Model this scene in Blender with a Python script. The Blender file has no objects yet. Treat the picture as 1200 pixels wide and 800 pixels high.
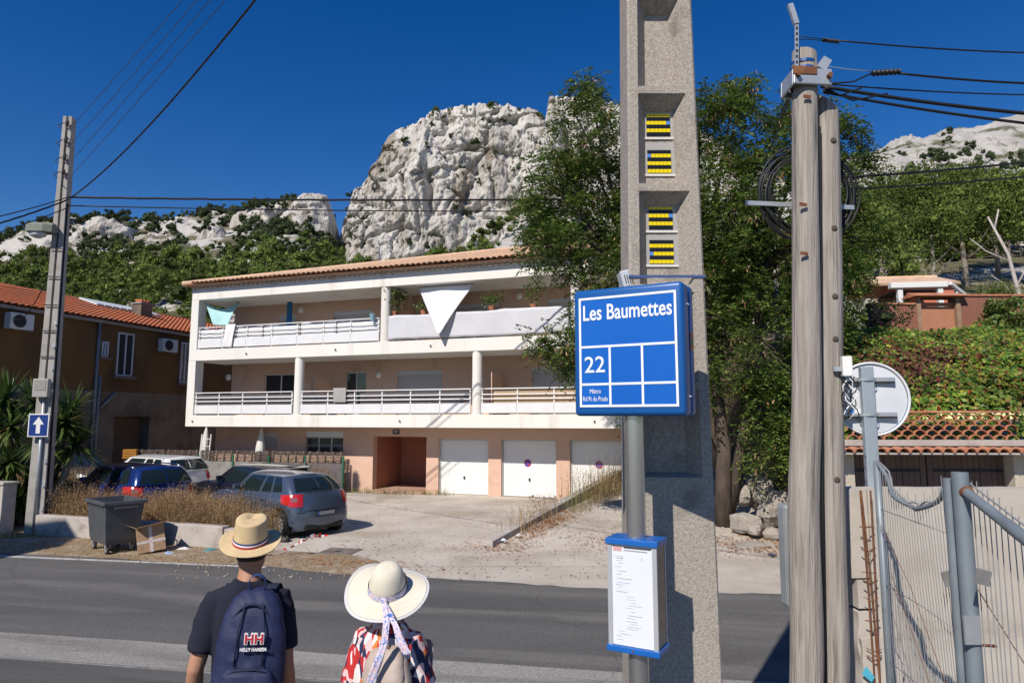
import bpy, bmesh, math, random
import numpy as np
from mathutils import Vector, Matrix

R = math.radians
SC = bpy.context.scene
COL = SC.collection
rnd = random.Random(7)
rng = np.random.default_rng(11)

# ------------------------------------------------------------------ camera
F_PX, CAM_H = 780.0, 2.7                      # focal length in pixels of a 1200 px wide frame, eye height
PITCH = math.atan(90 / F_PX)
cam = bpy.data.objects.new('camera', bpy.data.cameras.new('camera'))
COL.objects.link(cam)
cam.location = (0, 0, CAM_H)
cam.rotation_euler = (math.pi / 2 + PITCH, 0, 0)
cam.data.sensor_width = 36
cam.data.lens = 36 * F_PX / 1200
cam.data.clip_start = 0.05
cam.data.clip_end = 6000
SC.camera = cam

# ------------------------------------------------------------------ sky, sun, exposure
SUN_EL, SUN_AZ = 42.0, 30.0                   # light travels forward and to the right
world = bpy.data.worlds.new('World'); SC.world = world; world.use_nodes = True
wn = world.node_tree.nodes; wl = world.node_tree.links
sky = wn.new('ShaderNodeTexSky'); sky.sky_type = 'NISHITA'; sky.sun_disc = False
sky.sun_elevation = R(SUN_EL); sky.sun_rotation = R(180 + SUN_AZ)
sky.altitude = 300; sky.air_density = 1.0; sky.dust_density = 0.0; sky.ozone_density = 2.5
hs = wn.new('ShaderNodeHueSaturation'); hs.inputs['Saturation'].default_value = 1.42; hs.inputs['Hue'].default_value = 0.514
wn['Background'].inputs[1].default_value = 0.10
wl.new(sky.outputs[0], hs.inputs['Color']); wl.new(hs.outputs[0], wn['Background'].inputs[0])
sun = bpy.data.objects.new('sun', bpy.data.lights.new('sun', 'SUN'))
COL.objects.link(sun)
sun.data.energy = 5.0; sun.data.angle = R(0.53); sun.data.color = (1.0, 0.93, 0.83)
_d = Vector((math.sin(R(SUN_AZ)) * math.cos(R(SUN_EL)), math.cos(R(SUN_AZ)) * math.cos(R(SUN_EL)), -math.sin(R(SUN_EL))))
sun.rotation_euler = _d.to_track_quat('-Z', 'Y').to_euler()
SC.view_settings.view_transform = 'Standard'; SC.view_settings.look = 'None'
SC.view_settings.exposure = 0.0; SC.view_settings.gamma = 1.0; SC.view_settings.use_curve_mapping = False
SC.cycles.max_bounces = 6; SC.cycles.diffuse_bounces = 2; SC.cycles.transparent_max_bounces = 6
SC.cycles.use_denoising = True

# ------------------------------------------------------------------ surveying helpers
def ray(px, py):
    a = (px - 600) / F_PX; b = (400 - py) / F_PX
    return np.array([a, math.cos(PITCH) - b * math.sin(PITCH), math.sin(PITCH) + b * math.cos(PITCH)])
def at(px, py, Y):
    r = ray(px, py); r = r * (Y / r[1]); return Vector((r[0], r[1], CAM_H + r[2]))
def gp(px, py, z=0.0):
    r = ray(px, py); r = r * ((z - CAM_H) / r[2]); return Vector((r[0], r[1], z))
def sm(a, b, x):
    t = np.clip((x - a) / (b - a), 0, 1); return t * t * (3 - 2 * t)
def lerp(a, b, t): return a + (b - a) * t

# ------------------------------------------------------------------ noise
def _h(ix, iy, iz):
    n = (ix.astype(np.int64) * 374761393 + iy.astype(np.int64) * 668265263 + iz.astype(np.int64) * 2147483647) & 0x7fffffff
    n = ((n ^ (n >> 13)) * 1274126177) & 0x7fffffff
    n = (n ^ (n >> 16)) & 0xffff
    return n / 65535.0
def vnoise(x, y, z=0.0):
    x, y, z = np.broadcast_arrays(np.asarray(x, float), np.asarray(y, float), np.asarray(z, float))
    ix, iy, iz = np.floor(x), np.floor(y), np.floor(z)
    fx, fy, fz = x - ix, y - iy, z - iz
    fx = fx * fx * (3 - 2 * fx); fy = fy * fy * (3 - 2 * fy); fz = fz * fz * (3 - 2 * fz)
    def c(a, b, d): return _h(ix + a, iy + b, iz + d)
    a0 = lerp(lerp(c(0, 0, 0), c(1, 0, 0), fx), lerp(c(0, 1, 0), c(1, 1, 0), fx), fy)
    a1 = lerp(lerp(c(0, 0, 1), c(1, 0, 1), fx), lerp(c(0, 1, 1), c(1, 1, 1), fx), fy)
    return lerp(a0, a1, fz) * 2 - 1
def fbm(x, y, z=0.0, o=4):
    s = 0; a = 0.5; f = 1.0
    for i in range(o):
        s = s + a * vnoise(np.asarray(x) * f + 17.3 * i, np.asarray(y) * f - 9.1 * i, np.asarray(z) * f + 3.7 * i); a *= 0.5; f *= 2.03
    return s
def ridged(x, y, z=0.0, o=3):
    s = 0; a = 0.6; f = 1.0
    for i in range(o):
        s = s + a * (1 - 2 * np.abs(vnoise(np.asarray(x) * f + 31.7 * i, np.asarray(y) * f + 5.2 * i, z))); a *= 0.5; f *= 2.1
    return s

# ------------------------------------------------------------------ materials
def _set(b, k, v):
    if k in b.inputs: b.inputs[k].default_value = v
def rgba(c): return (c[0], c[1], c[2], 1.0)
def pm(name, c1, c2=None, scale=3.0, rough=0.8, bump=0.0, bscale=40.0, metal=0.0, spec=0.4, c3=None, s3=0.7, t3=(0.52, 0.62),
       stretch=(1, 1, 1), world_co=False, detail=6, bdist=0.02, sh=0.0):
    m = bpy.data.materials.new(name); m.use_nodes = True
    nt = m.node_tree; N = nt.nodes; L = nt.links; b = N['Principled BSDF']
    _set(b, 'Roughness', rough); _set(b, 'Metallic', metal); _set(b, 'Specular IOR Level', spec); _set(b, 'Base Color', rgba(c1))
    co = None
    if world_co:
        g = N.new('ShaderNodeNewGeometry'); co = g.outputs['Position']
    else:
        tc = N.new('ShaderNodeTexCoord'); co = tc.outputs['Object']
    if stretch != (1, 1, 1):
        mp = N.new('ShaderNodeMapping'); mp.inputs['Scale'].default_value = stretch; L.new(co, mp.inputs['Vector']); co = mp.outputs[0]
    col = None
    if c2 is not None:
        n = N.new('ShaderNodeTexNoise'); n.inputs['Scale'].default_value = scale; n.inputs['Detail'].default_value = detail
        L.new(co, n.inputs['Vector'])
        r = N.new('ShaderNodeValToRGB'); r.color_ramp.elements[0].position = 0.32; r.color_ramp.elements[1].position = 0.68
        r.color_ramp.elements[0].color = rgba(c1); r.color_ramp.elements[1].color = rgba(c2)
        L.new(n.outputs['Fac'], r.inputs[0]); col = r.outputs[0]
    if c3 is not None:
        n3 = N.new('ShaderNodeTexNoise'); n3.inputs['Scale'].default_value = s3; n3.inputs['Detail'].default_value = 8; n3.inputs['Roughness'].default_value = 0.65
        L.new(co, n3.inputs['Vector'])
        r3 = N.new('ShaderNodeMapRange'); r3.inputs['From Min'].default_value = t3[0]; r3.inputs['From Max'].default_value = t3[1]
        L.new(n3.outputs['Fac'], r3.inputs['Value'])
        mx = N.new('ShaderNodeMix'); mx.data_type = 'RGBA'
        L.new(r3.outputs[0], mx.inputs[0])
        if col is not None: L.new(col, mx.inputs[6])
        else: mx.inputs[6].default_value = rgba(c1)
        mx.inputs[7].default_value = rgba(c3); col = mx.outputs[2]
    if col is not None: L.new(col, b.inputs['Base Color'])
    if sh: _set(b, 'Sheen Weight', sh)
    if bump:
        nb = N.new('ShaderNodeTexNoise'); nb.inputs['Scale'].default_value = bscale; nb.inputs['Detail'].default_value = 5
        L.new(co, nb.inputs['Vector'])
        bp = N.new('ShaderNodeBump'); bp.inputs['Strength'].default_value = bump; bp.inputs['Distance'].default_value = bdist
        L.new(nb.outputs['Fac'], bp.inputs['Height']); L.new(bp.outputs[0], b.inputs['Normal'])
    return m
def leafmat(name, stops, trans=0.35, rough=0.55, spec=0.3, var=0.0, vscale=0.2):
    """leaf colours picked at random for each leaf"""
    m = bpy.data.materials.new(name); m.use_nodes = True
    nt = m.node_tree; N = nt.nodes; L = nt.links; b = N['Principled BSDF']
    g = N.new('ShaderNodeNewGeometry'); r = N.new('ShaderNodeValToRGB')
    e = r.color_ramp.elements
    e[0].position = stops[0][0]; e[0].color = rgba(stops[0][1])
    e[1].position = stops[-1][0]; e[1].color = rgba(stops[-1][1])
    for p, c in stops[1:-1]:
        k = e.new(p); k.color = rgba(c)
    L.new(g.outputs['Random Per Island'], r.inputs[0]); L.new(r.outputs[0], b.inputs['Base Color'])
    col = r.outputs[0]
    if var:   # whole plants differ in tone
        n = N.new('ShaderNodeTexNoise'); n.inputs['Scale'].default_value = vscale; n.inputs['Detail'].default_value = 2; L.new(g.outputs['Position'], n.inputs['Vector'])
        mr = N.new('ShaderNodeMapRange'); mr.inputs['From Min'].default_value = 0.35; mr.inputs['From Max'].default_value = 0.65; mr.inputs['To Min'].default_value = 1 - var; mr.inputs['To Max'].default_value = 1 + var; L.new(n.outputs['Fac'], mr.inputs['Value'])
        mu = N.new('ShaderNodeMix'); mu.data_type = 'RGBA'; mu.blend_type = 'MULTIPLY'; mu.inputs[0].default_value = 1; L.new(col, mu.inputs[6]); L.new(mr.outputs[0], mu.inputs[7]); col = mu.outputs[2]; L.new(col, b.inputs['Base Color'])
    _set(b, 'Roughness', rough); _set(b, 'Specular IOR Level', spec)
    if trans:
        t = N.new('ShaderNodeBsdfTranslucent'); L.new(col, t.inputs[0])
        mx = N.new('ShaderNodeMixShader'); mx.inputs[0].default_value = trans
        L.new(b.outputs[0], mx.inputs[1]); L.new(t.outputs[0], mx.inputs[2]); L.new(mx.outputs[0], N['Material Output'].inputs['Surface'])
    return m
def paint(name, c, rough=0.25, coat=0.6, metal=0.0, flake=None):
    m = pm(name, c, rough=rough, metal=metal, spec=0.5)
    b = m.node_tree.nodes['Principled BSDF']; _set(b, 'Coat Weight', coat); _set(b, 'Coat Roughness', 0.06)
    return m
def glassmat(name, c=(0.02, 0.025, 0.03), rough=0.04, a=0.0):
    m = pm(name, c, rough=rough, spec=0.6); return m

# ------------------------------------------------------------------ mesh building
class MB:
    def __init__(s): s.v = []; s.f = []
    def add(s, v, f):
        o = len(s.v); s.v.extend([tuple(p) for p in v]); s.f.extend([tuple(i + o for i in q) for q in f]); return s
    def box(s, x0, x1, y0, y1, z0, z1):
        return s.add([(x0, y0, z0), (x1, y0, z0), (x1, y1, z0), (x0, y1, z0), (x0, y0, z1), (x1, y0, z1), (x1, y1, z1), (x0, y1, z1)],
                     [(0, 3, 2, 1), (4, 5, 6, 7), (0, 1, 5, 4), (1, 2, 6, 5), (2, 3, 7, 6), (3, 0, 4, 7)])
    def cbox(s, c, size, M=None):
        x, y, z = size[0] / 2, size[1] / 2, size[2] / 2
        v = [Vector((a, b, d)) for d in (-z, z) for a, b in ((-x, -y), (x, -y), (x, y), (-x, y))]
        if M is not None: v = [M @ q for q in v]
        c = Vector(c)
        return s.add([q + c for q in v], [(0, 3, 2, 1), (4, 5, 6, 7), (0, 1, 5, 4), (1, 2, 6, 5), (2, 3, 7, 6), (3, 0, 4, 7)])
    def tube(s, pts, r, n=8, cap=True):
        pts = [Vector(p) for p in pts]; k = len(pts)
        rr = r if isinstance(r, (list, tuple)) else [r] * k
        t0 = (pts[1] - pts[0]).normalized()
        up = Vector((0, 0, 1)) if abs(t0.z) < 0.9 else Vector((1, 0, 0))
        a = t0.cross(up).normalized(); v = []; f = []
        for i, p in enumerate(pts):
            t = (pts[min(i + 1, k - 1)] - pts[max(i - 1, 0)]).normalized()
            a = (a - t * a.dot(t))
            a = a.normalized() if a.length > 1e-6 else t.orthogonal().normalized()
            b = t.cross(a)
            for j in range(n):
                w = 2 * math.pi * j / n
                v.append(p + (a * math.cos(w) + b * math.sin(w)) * rr[i])
        for i in range(k - 1):
            for j in range(n):
                j2 = (j + 1) % n
                f.append((i * n + j, i * n + j2, (i + 1) * n + j2, (i + 1) * n + j))
        if cap: f.append(tuple(range(n - 1, -1, -1))); f.append(tuple((k - 1) * n + j for j in range(n)))
        return s.add(v, f)
    def lathe(s, prof, n=24, c=(0, 0, 0), cap=True, sx=1.0, sy=1.0, M=None):
        v = []; f = []; k = len(prof); c = Vector(c)
        for r, z in prof:
            for j in range(n):
                w = 2 * math.pi * j / n; q = Vector((r * math.cos(w) * sx, r * math.sin(w) * sy, z))
                if M is not None: q = M @ q
                v.append(q + c)
        for i in range(k - 1):
            for j in range(n):
                j2 = (j + 1) % n; f.append((i * n + j, i * n + j2, (i + 1) * n + j2, (i + 1) * n + j))
        if cap: f.append(tuple(range(n - 1, -1, -1))); f.append(tuple((k - 1) * n + j for j in range(n)))
        return s.add(v, f)
    def rings(s, rings, cap=True, closed=True):
        n = len(rings[0]); v = [p for r_ in rings for p in r_]; f = []
        m = n if closed else n - 1
        for i in range(len(rings) - 1):
            for j in range(m):
                j2 = (j + 1) % n; f.append((i * n + j, i * n + j2, (i + 1) * n + j2, (i + 1) * n + j))
        if cap: f.append(tuple(range(n - 1, -1, -1))); f.append(tuple((len(rings) - 1) * n + j for j in range(n)))
        return s.add(v, f)
    def grid(s, P):
        """P: array rows x cols x 3"""
        r_, c_ = len(P), len(P[0]); v = [tuple(P[i][j]) for i in range(r_) for j in range(c_)]
        f = [(i * c_ + j, i * c_ + j + 1, (i + 1) * c_ + j + 1, (i + 1) * c_ + j) for i in range(r_ - 1) for j in range(c_ - 1)]
        return s.add(v, f)
    def prism(s, poly, d, M=None):
        """poly: 2-D outline in XZ extruded along +Y by d"""
        n = len(poly); v = [Vector((x, 0, z)) for x, z in poly] + [Vector((x, d, z)) for x, z in poly]
        if M is not None: v = [M @ q for q in v]
        f = [tuple(range(n)), tuple(range(2 * n - 1, n - 1, -1))] + [(i, i + n, (i + 1) % n + n, (i + 1) % n) for i in range(n)]
        return s.add(v, f)
    def build(s, name, mat, parent=None, smooth=False, bev=0.0, recalc=True, loc=None, rot=None, angle=None):
        me = bpy.data.meshes.new(name); me.from_pydata(s.v, [], s.f)
        if recalc:
            bm = bmesh.new(); bm.from_mesh(me); bmesh.ops.recalc_face_normals(bm, faces=bm.faces); bm.to_mesh(me); bm.free()
        return link(name, me, mat, parent, smooth, bev, loc, rot, angle)
def link(name, me, mat, parent=None, smooth=False, bev=0.0, loc=None, rot=None, angle=None):
    me.materials.clear()
    if mat is not None: me.materials.append(mat)
    o = bpy.data.objects.new(name, me); COL.objects.link(o)
    if parent is not None: o.parent = parent
    if loc is not None: o.location = loc
    if rot is not None: o.rotation_euler = rot
    if smooth:
        me.polygons.foreach_set('use_smooth', [True] * len(me.polygons))
        if angle:
            me.set_sharp_from_angle(angle=R(angle))
    if bev:
        b = o.modifiers.new('bevel', 'BEVEL'); b.width = bev; b.segments = 2; b.limit_method = 'ANGLE'; b.angle_limit = R(40)
    return o
def npmesh(name, V, Fc, mat, parent=None, smooth=False):
    """fast mesh from numpy verts (n,3) and equal-size faces (m,k)"""
    me = bpy.data.meshes.new(name); V = np.ascontiguousarray(V, dtype=np.float32); Fc = np.ascontiguousarray(Fc, dtype=np.int32)
    m, k = Fc.shape
    me.vertices.add(len(V)); me.vertices.foreach_set('co', V.ravel())
    me.loops.add(m * k); me.loops.foreach_set('vertex_index', Fc.ravel())
    me.polygons.add(m); me.polygons.foreach_set('loop_start', np.arange(0, m * k, k, dtype=np.int32))
    me.polygons.foreach_set('loop_total', np.full(m, k, dtype=np.int32))
    if smooth: me.polygons.foreach_set('use_smooth', np.ones(m, dtype=bool))
    me.update(calc_edges=True); me.validate()
    return link(name, me, mat, parent)
def gridfaces(r, c):
    i, j = np.meshgrid(np.arange(r - 1), np.arange(c - 1), indexing='ij')
    a = (i * c + j).ravel(); return np.stack([a, a + 1, a + c + 1, a + c], 1)
def tag(o, label=None, cat=None, group=None, kind=None):
    if label: o['label'] = label
    if cat: o['category'] = cat
    if group: o['group'] = group
    if kind: o['kind'] = kind
    return o
def empty(name, loc=(0, 0, 0), rz=0.0, label=None, cat=None, group=None):
    o = bpy.data.objects.new(name, None); COL.objects.link(o); o.location = loc; o.rotation_euler = (0, 0, rz)
    return tag(o, label, cat, group)
def dup(o, parent=None):
    c = o.copy(); COL.objects.link(c); c.parent = parent
    for ch in list(o.children): dup(ch, c)
    return c
def text_mesh(name, s, size, mat, parent, loc, rot, align='CENTER', sx=1.0, ext=0.0008, bold=0.0):
    cu = bpy.data.curves.new(name, 'FONT'); cu.body = s; cu.size = size; cu.align_x = align; cu.align_y = 'CENTER'
    cu.extrude = ext; cu.offset = bold; cu.resolution_u = 3
    t = bpy.data.objects.new(name, cu); COL.objects.link(t)
    dg = bpy.context.evaluated_depsgraph_get(); me = bpy.data.meshes.new_from_object(t.evaluated_get(dg))
    bpy.data.objects.remove(t); bpy.data.curves.remove(cu)
    me.transform(Matrix.Diagonal((sx, 1, 1, 1)))
    return link(name, me, mat, parent, loc=loc, rot=rot)
def frames(n, up_bias=0.0):
    """random orthonormal pairs for n leaves"""
    d = rng.normal(size=(n, 3)); d[:, 2] += up_bias; d /= np.linalg.norm(d, axis=1)[:, None]
    e = rng.normal(size=(n, 3)); s = np.cross(d, e); s /= np.linalg.norm(s, axis=1)[:, None]
    return d, s
def leaf_quads(P, length, width, d=None, s=None):
    """pointed diamond leaves at P (n,3)"""
    n = len(P)
    if d is None: d, s = frames(n)
    L = (np.asarray(length) * np.ones(n))[:, None]; W = (np.asarray(width) * np.ones(n))[:, None]
    V = np.stack([P, P + d * L * 0.5 + s * W * 0.5, P + d * L, P + d * L * 0.5 - s * W * 0.5], 1).reshape(-1, 3)
    return V, np.arange(n * 4).reshape(n, 4)
# ================================================================== SETTING: ground, road, pavements
ROAD_ANG = R(-10)
def road_pt(xl, yl, z=0.0):
    return Vector((xl * math.cos(ROAD_ANG) - yl * math.sin(ROAD_ANG), xl * math.sin(ROAD_ANG) + yl * math.cos(ROAD_ANG), z))

M_lot = pm('lot_gravel', (0.50, 0.44, 0.37), (0.64, 0.575, 0.50), scale=0.9, rough=0.95, bump=0.9, bscale=55, c3=(0.42, 0.35, 0.275), s3=0.35, t3=(0.5, 0.66), bdist=0.03)
M_earth = pm('dark_earth', (0.12, 0.10, 0.07), (0.2, 0.165, 0.12), scale=0.3, rough=1.0)
M_verge = pm('dry_verge', (0.30, 0.21, 0.125), (0.44, 0.33, 0.21), scale=9, rough=1.0, bump=1.0, bscale=50, c3=(0.5, 0.42, 0.33), s3=2.5, bdist=0.05)
def asphalt(name, c1, c2, c3, s3=0.5):
    m = pm(name, c1, c2, scale=0.8, rough=0.85, bump=0.6, bscale=220, c3=c3, s3=s3, t3=(0.5, 0.6), stretch=(0.13, 1.1, 1), bdist=0.01)
    nt = m.node_tree; N = nt.nodes; L = nt.links; b = N['Principled BSDF']
    src = b.inputs['Base Color'].links[0].from_socket
    tc = N.new('ShaderNodeTexCoord')
    v = N.new('ShaderNodeTexNoise'); v.inputs['Scale'].default_value = 60; v.inputs['Detail'].default_value = 5; v.inputs['Roughness'].default_value = 0.75; L.new(tc.outputs['Object'], v.inputs['Vector'])
    r = N.new('ShaderNodeMapRange'); r.inputs['From Min'].default_value = 0.3; r.inputs['From Max'].default_value = 0.75; r.inputs['To Min'].default_value = 0.4; r.inputs['To Max'].default_value = 1.85
    L.new(v.outputs['Fac'], r.inputs['Value'])
    mx = N.new('ShaderNodeMix'); mx.data_type = 'RGBA'; mx.blend_type = 'MULTIPLY'; mx.inputs[0].default_value = 1
    L.new(src, mx.inputs[6]); L.new(r.outputs[0], mx.inputs[7])
    # cracks
    ns = N.new('ShaderNodeTexNoise'); ns.inputs['Scale'].default_value = 1.3; ns.inputs['Detail'].default_value = 6; L.new(tc.outputs['Object'], ns.inputs['Vector'])
    ad = N.new('ShaderNodeVectorMath'); ad.operation = 'MULTIPLY_ADD'; ad.inputs[1].default_value = (0.6, 0.6, 0.6); L.new(ns.outputs['Color'], ad.inputs[0]); L.new(tc.outputs['Object'], ad.inputs[2])
    vo = N.new('ShaderNodeTexVoronoi'); vo.feature = 'DISTANCE_TO_EDGE'; vo.inputs['Scale'].default_value = 0.34; L.new(ad.outputs[0], vo.inputs['Vector'])
    cr = N.new('ShaderNodeMapRange'); cr.inputs['From Min'].default_value = 0.0; cr.inputs['From Max'].default_value = 0.006; cr.inputs['To Min'].default_value = 0.78; cr.inputs['To Max'].default_value = 1.0
    L.new(vo.outputs['Distance'], cr.inputs['Value'])
    m2 = N.new('ShaderNodeMix'); m2.data_type = 'RGBA'; m2.blend_type = 'MULTIPLY'; m2.inputs[0].default_value = 1
    L.new(mx.outputs[2], m2.inputs[6]); L.new(cr.outputs[0], m2.inputs[7]); L.new(m2.outputs[2], b.inputs['Base Color'])
    return m
M_road = asphalt('road_asphalt', (0.085, 0.082, 0.08), (0.125, 0.12, 0.115), (0.15, 0.143, 0.135), 0.9)
M_gutter = asphalt('gutter_concrete', (0.24, 0.228, 0.21), (0.31, 0.295, 0.27), (0.2, 0.19, 0.175), 1.2)
M_walk = asphalt('pavement_asphalt', (0.075, 0.073, 0.072), (0.1, 0.098, 0.095), (0.12, 0.115, 0.11))
M_line = pm('road_paint', (0.62, 0.61, 0.58), (0.3, 0.29, 0.28), scale=7, rough=0.8)

def sheet(name, pts_fn, nx, ny, mat, kind='structure'):
    P = np.array([[pts_fn(i / (nx - 1), j / (ny - 1)) for i in range(nx)] for j in range(ny)]).reshape(-1, 3)
    o = npmesh(name, P, gridfaces(ny, nx), mat, smooth=True); tag(o, kind=kind); return o

# the ground: flat round the road, gently uneven gravel in the lot
g = MB(); S = 3000
g.add([(-S, -S, -0.004), (S, -S, -0.004), (S, S, -0.004), (-S, S, -0.004)], [(0, 1, 2, 3)])
ground = g.build('ground', M_earth); tag(ground, 'open earth ground round the lot and the hills', None, None, 'structure')
def _lot(u, v):
    x = lerp(-34, 14, u); y = lerp(9.0, 31, v); return (x, y + 0.1763 * -x * 0.6, 0.0 + 0.012 * (1 + float(vnoise(x * 0.7, y * 0.7))) * float(sm(12.5, 14, y)))

lot = sheet('parking_lot', _lot, 120, 60, M_lot); tag(lot, 'pale gravel parking lot before the apartment block')
_ex = [-90, -12, -7, -4.6, 0, 4, 9, 90]; _ey = [11.85, 11.85, 11.7, 11.3, 11.02, 11.38, 11.5, 11.5]
def far_edge(x): return float(np.interp(x, _ex, _ey)) + 0.10 * float(vnoise(x * 0.9, 2.2)) + 0.05 * float(vnoise(x * 3.7, 7.1))
def _road(u, v):
    x = -60 + 120 * u
    y = lerp(7.45, far_edge(x), v); return (x, y, 0.004)
road = sheet('road', _road, 500, 4, M_road); road.rotation_euler = (0, 0, ROAD_ANG); tag(road, 'worn grey asphalt road crossing in front of the lot')
def _gut(u, v):
    x = -60 + 120 * u; return (x, lerp(6.72, 7.55, v) + (0.02 * float(vnoise(x * 1.5, 1 + v))), 0.009)
gutter = sheet('gutter_strip', _gut, 300, 2, M_gutter); gutter.rotation_euler = (0, 0, ROAD_ANG); tag(gutter, 'pale concrete gutter strip along the road')
def _walk(u, v):
    x = -60 + 120 * u; y = lerp(6.80, -6, v); z = 0.013 + 0.287 * float(sm(6.6, 4.4, y)); return (x, y, z)
walk = sheet('pavement', _walk, 60, 40, M_walk); walk.rotation_euler = (0, 0, ROAD_ANG); tag(walk, 'dark asphalt pavement on the near side of the road')
lm = MB(); lm.box(-60, -6.6, 11.50, 11.62, 0.0075, 0.0085)
ln = lm.build('painted_line', M_line); ln.rotation_euler = (0, 0, ROAD_ANG); tag(ln, 'worn white edge line on the far side of the road', None, None, 'structure')
lm = MB(); lm.box(-60, 60, 6.755, 6.785, 0.0135, 0.0145)
ln = lm.build('painted_line', pm('faded_paint', (0.30, 0.29, 0.27), (0.12, 0.115, 0.11), scale=3, rough=0.9)); ln.rotation_euler = (0, 0, ROAD_ANG); tag(ln, 'thin worn pale line beside the gutter strip', None, None, 'structure')

# dry verge in front of the low wall
def _verge(u, v):
    x = lerp(-30, -3.7, u); a = far_edge(x) - 0.05
    b = (12.9 + (-6 - x) * 0.168 if x < -5.2 else lerp(12.75, 11.35, min(1, (x + 5.2) / 1.5))) + (0.12 * float(vnoise(x * 2.1, 4.4)) if x > -6 else 0)
    y = lerp(a, max(b, a + 0.02), v); return (x, y, 0.008 + 0.035 * math.sin(math.pi * v) * (0.6 + 0.5 * float(vnoise(x * 2, v * 3))))
verge = sheet('verge', _verge, 160, 12, M_verge); verge.rotation_euler = (0, 0, ROAD_ANG); tag(verge, 'straw-brown dry verge between road and low wall')

# ramp rising to the right of the diagonal kerb wall
M_ramp = pm('ramp_dirt', (0.50, 0.44, 0.38), (0.62, 0.565, 0.50), scale=0.8, rough=0.95, bump=0.9, bscale=45, c3=(0.34, 0.255, 0.19), s3=0.6, t3=(0.5, 0.62), bdist=0.03)
RW0, RW1 = Vector((-0.62, 14.35, 0)), Vector((4.35, 24.2, 0))
def ramp_z(x, y):
    return 0.072 * np.maximum(0, y - 13.2) * sm(13.0, 15.5, y) + 0.02 * vnoise(x * 0.8, y * 0.8)
def ramp_left(y): return lerp(RW0.x, RW1.x, (y - RW0.y) / (RW1.y - RW0.y)) if y > RW0.y else RW0.x - (RW0.y - y) * 1.6
def _ramp(u, v):
    y = lerp(12.6, 46, v ** 1.5); x0 = ramp_left(y) + 0.1 if y < 24 else 4.45 + (y - 24) * 0.28
    x = lerp(x0, 14 + v * 12, u)
    z = float(ramp_z(x, y)) + 0.006
    if y < 14.3: z = 0.006 + (z - 0.006) * float(sm(12.6, 14.3, y)) * float(sm(x0, x0 + 1.2, x))
    return (x, y, z)
ramp = sheet('dirt_ramp', _ramp, 90, 90, M_lot); tag(ramp, 'pale dirt ramp climbing past the big tree')

# ================================================================== FAR HILLS AND CLIFFS
M_hill = pm('hill_soil', (0.075, 0.075, 0.035), (0.16, 0.14, 0.085), scale=0.12, rough=1.0, c3=(0.46, 0.435, 0.40), s3=0.085, t3=(0.47, 0.53), world_co=True, bump=0.8, bscale=0.6, bdist=1.0)
M_hill_r = pm('hill_limestone', (0.47, 0.445, 0.41), (0.33, 0.31, 0.285), scale=0.15, rough=1.0, c3=(0.10, 0.10, 0.05), s3=0.07, t3=(0.55, 0.62), world_co=True, bump=0.8, bscale=0.5, bdist=1.0)

def rockmat():
    m = pm('limestone', (0.60, 0.57, 0.53), (0.43, 0.405, 0.375), scale=0.14, rough=0.95, c3=(0.27, 0.235, 0.19), s3=0.16, t3=(0.5, 0.64), world_co=True, bump=0.8, bscale=1.6, bdist=0.8, stretch=(1, 0.5, 0.32))
    return m
M_rock = rockmat()

def zpx(px, py, Y):
    r = ray(px, py); return CAM_H + r[2] * Y / r[1]
# terrain: for a set of bearings, the height of the ground at a set of distances
_bear = [-260, -60, 60, 150, 250, 340, 376, 400, 560, 700, 830, 930, 1010, 1080, 1150, 1210, 1300, 1500]
_dist = [34, 48, 70, 100, 140, 180, 215, 260, 330]
_elev = {  # elevation of the ground (py) per bearing at those distances
 -260: [506, 488, 450, 400, 345, 305, 285, 300, 360],
 -60: [506, 488, 450, 400, 345, 305, 285, 300, 360],
 60: [506, 488, 450, 400, 340, 293, 268, 285, 340],
 150: [506, 488, 445, 395, 335, 292, 263, 285, 340],
 250: [506, 488, 445, 390, 330, 285, 252, 270, 330],
 340: [506, 488, 442, 385, 325, 280, 236, 250, 320],
 376: [506, 488, 441, 384, 326, 300, 262, 262, 320],
 400: [506, 488, 440, 384, 340, 326, 315, 300, 330],
 560: [506, 487, 438, 385, 335, 314, 305, 290, 330],
 700: [506, 486, 438, 380, 325, 290, 270, 240, 300],
 830: [496, 460, 400, 340, 300, 270, 240, 240, 300],
 930: [470, 430, 375, 320, 275, 245, 225, 230, 290],
 1010: [425, 385, 325, 270, 225, 200, 196, 225, 290],
 1080: [398, 358, 300, 255, 208, 178, 172, 205, 270],
 1150: [392, 350, 292, 245, 196, 162, 150, 180, 250],
 1210: [388, 345, 285, 238, 188, 150, 134, 165, 230],
 1300: [385, 340, 275, 225, 170, 128, 105, 130, 200],
 1500: [380, 330, 260, 200, 140, 90, 60, 80, 160]}
_ZT = np.array([[zpx(min(max(b, -260), 1500), e, d) for e, d in zip(_elev[b], _dist)] for b in _bear])
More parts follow.
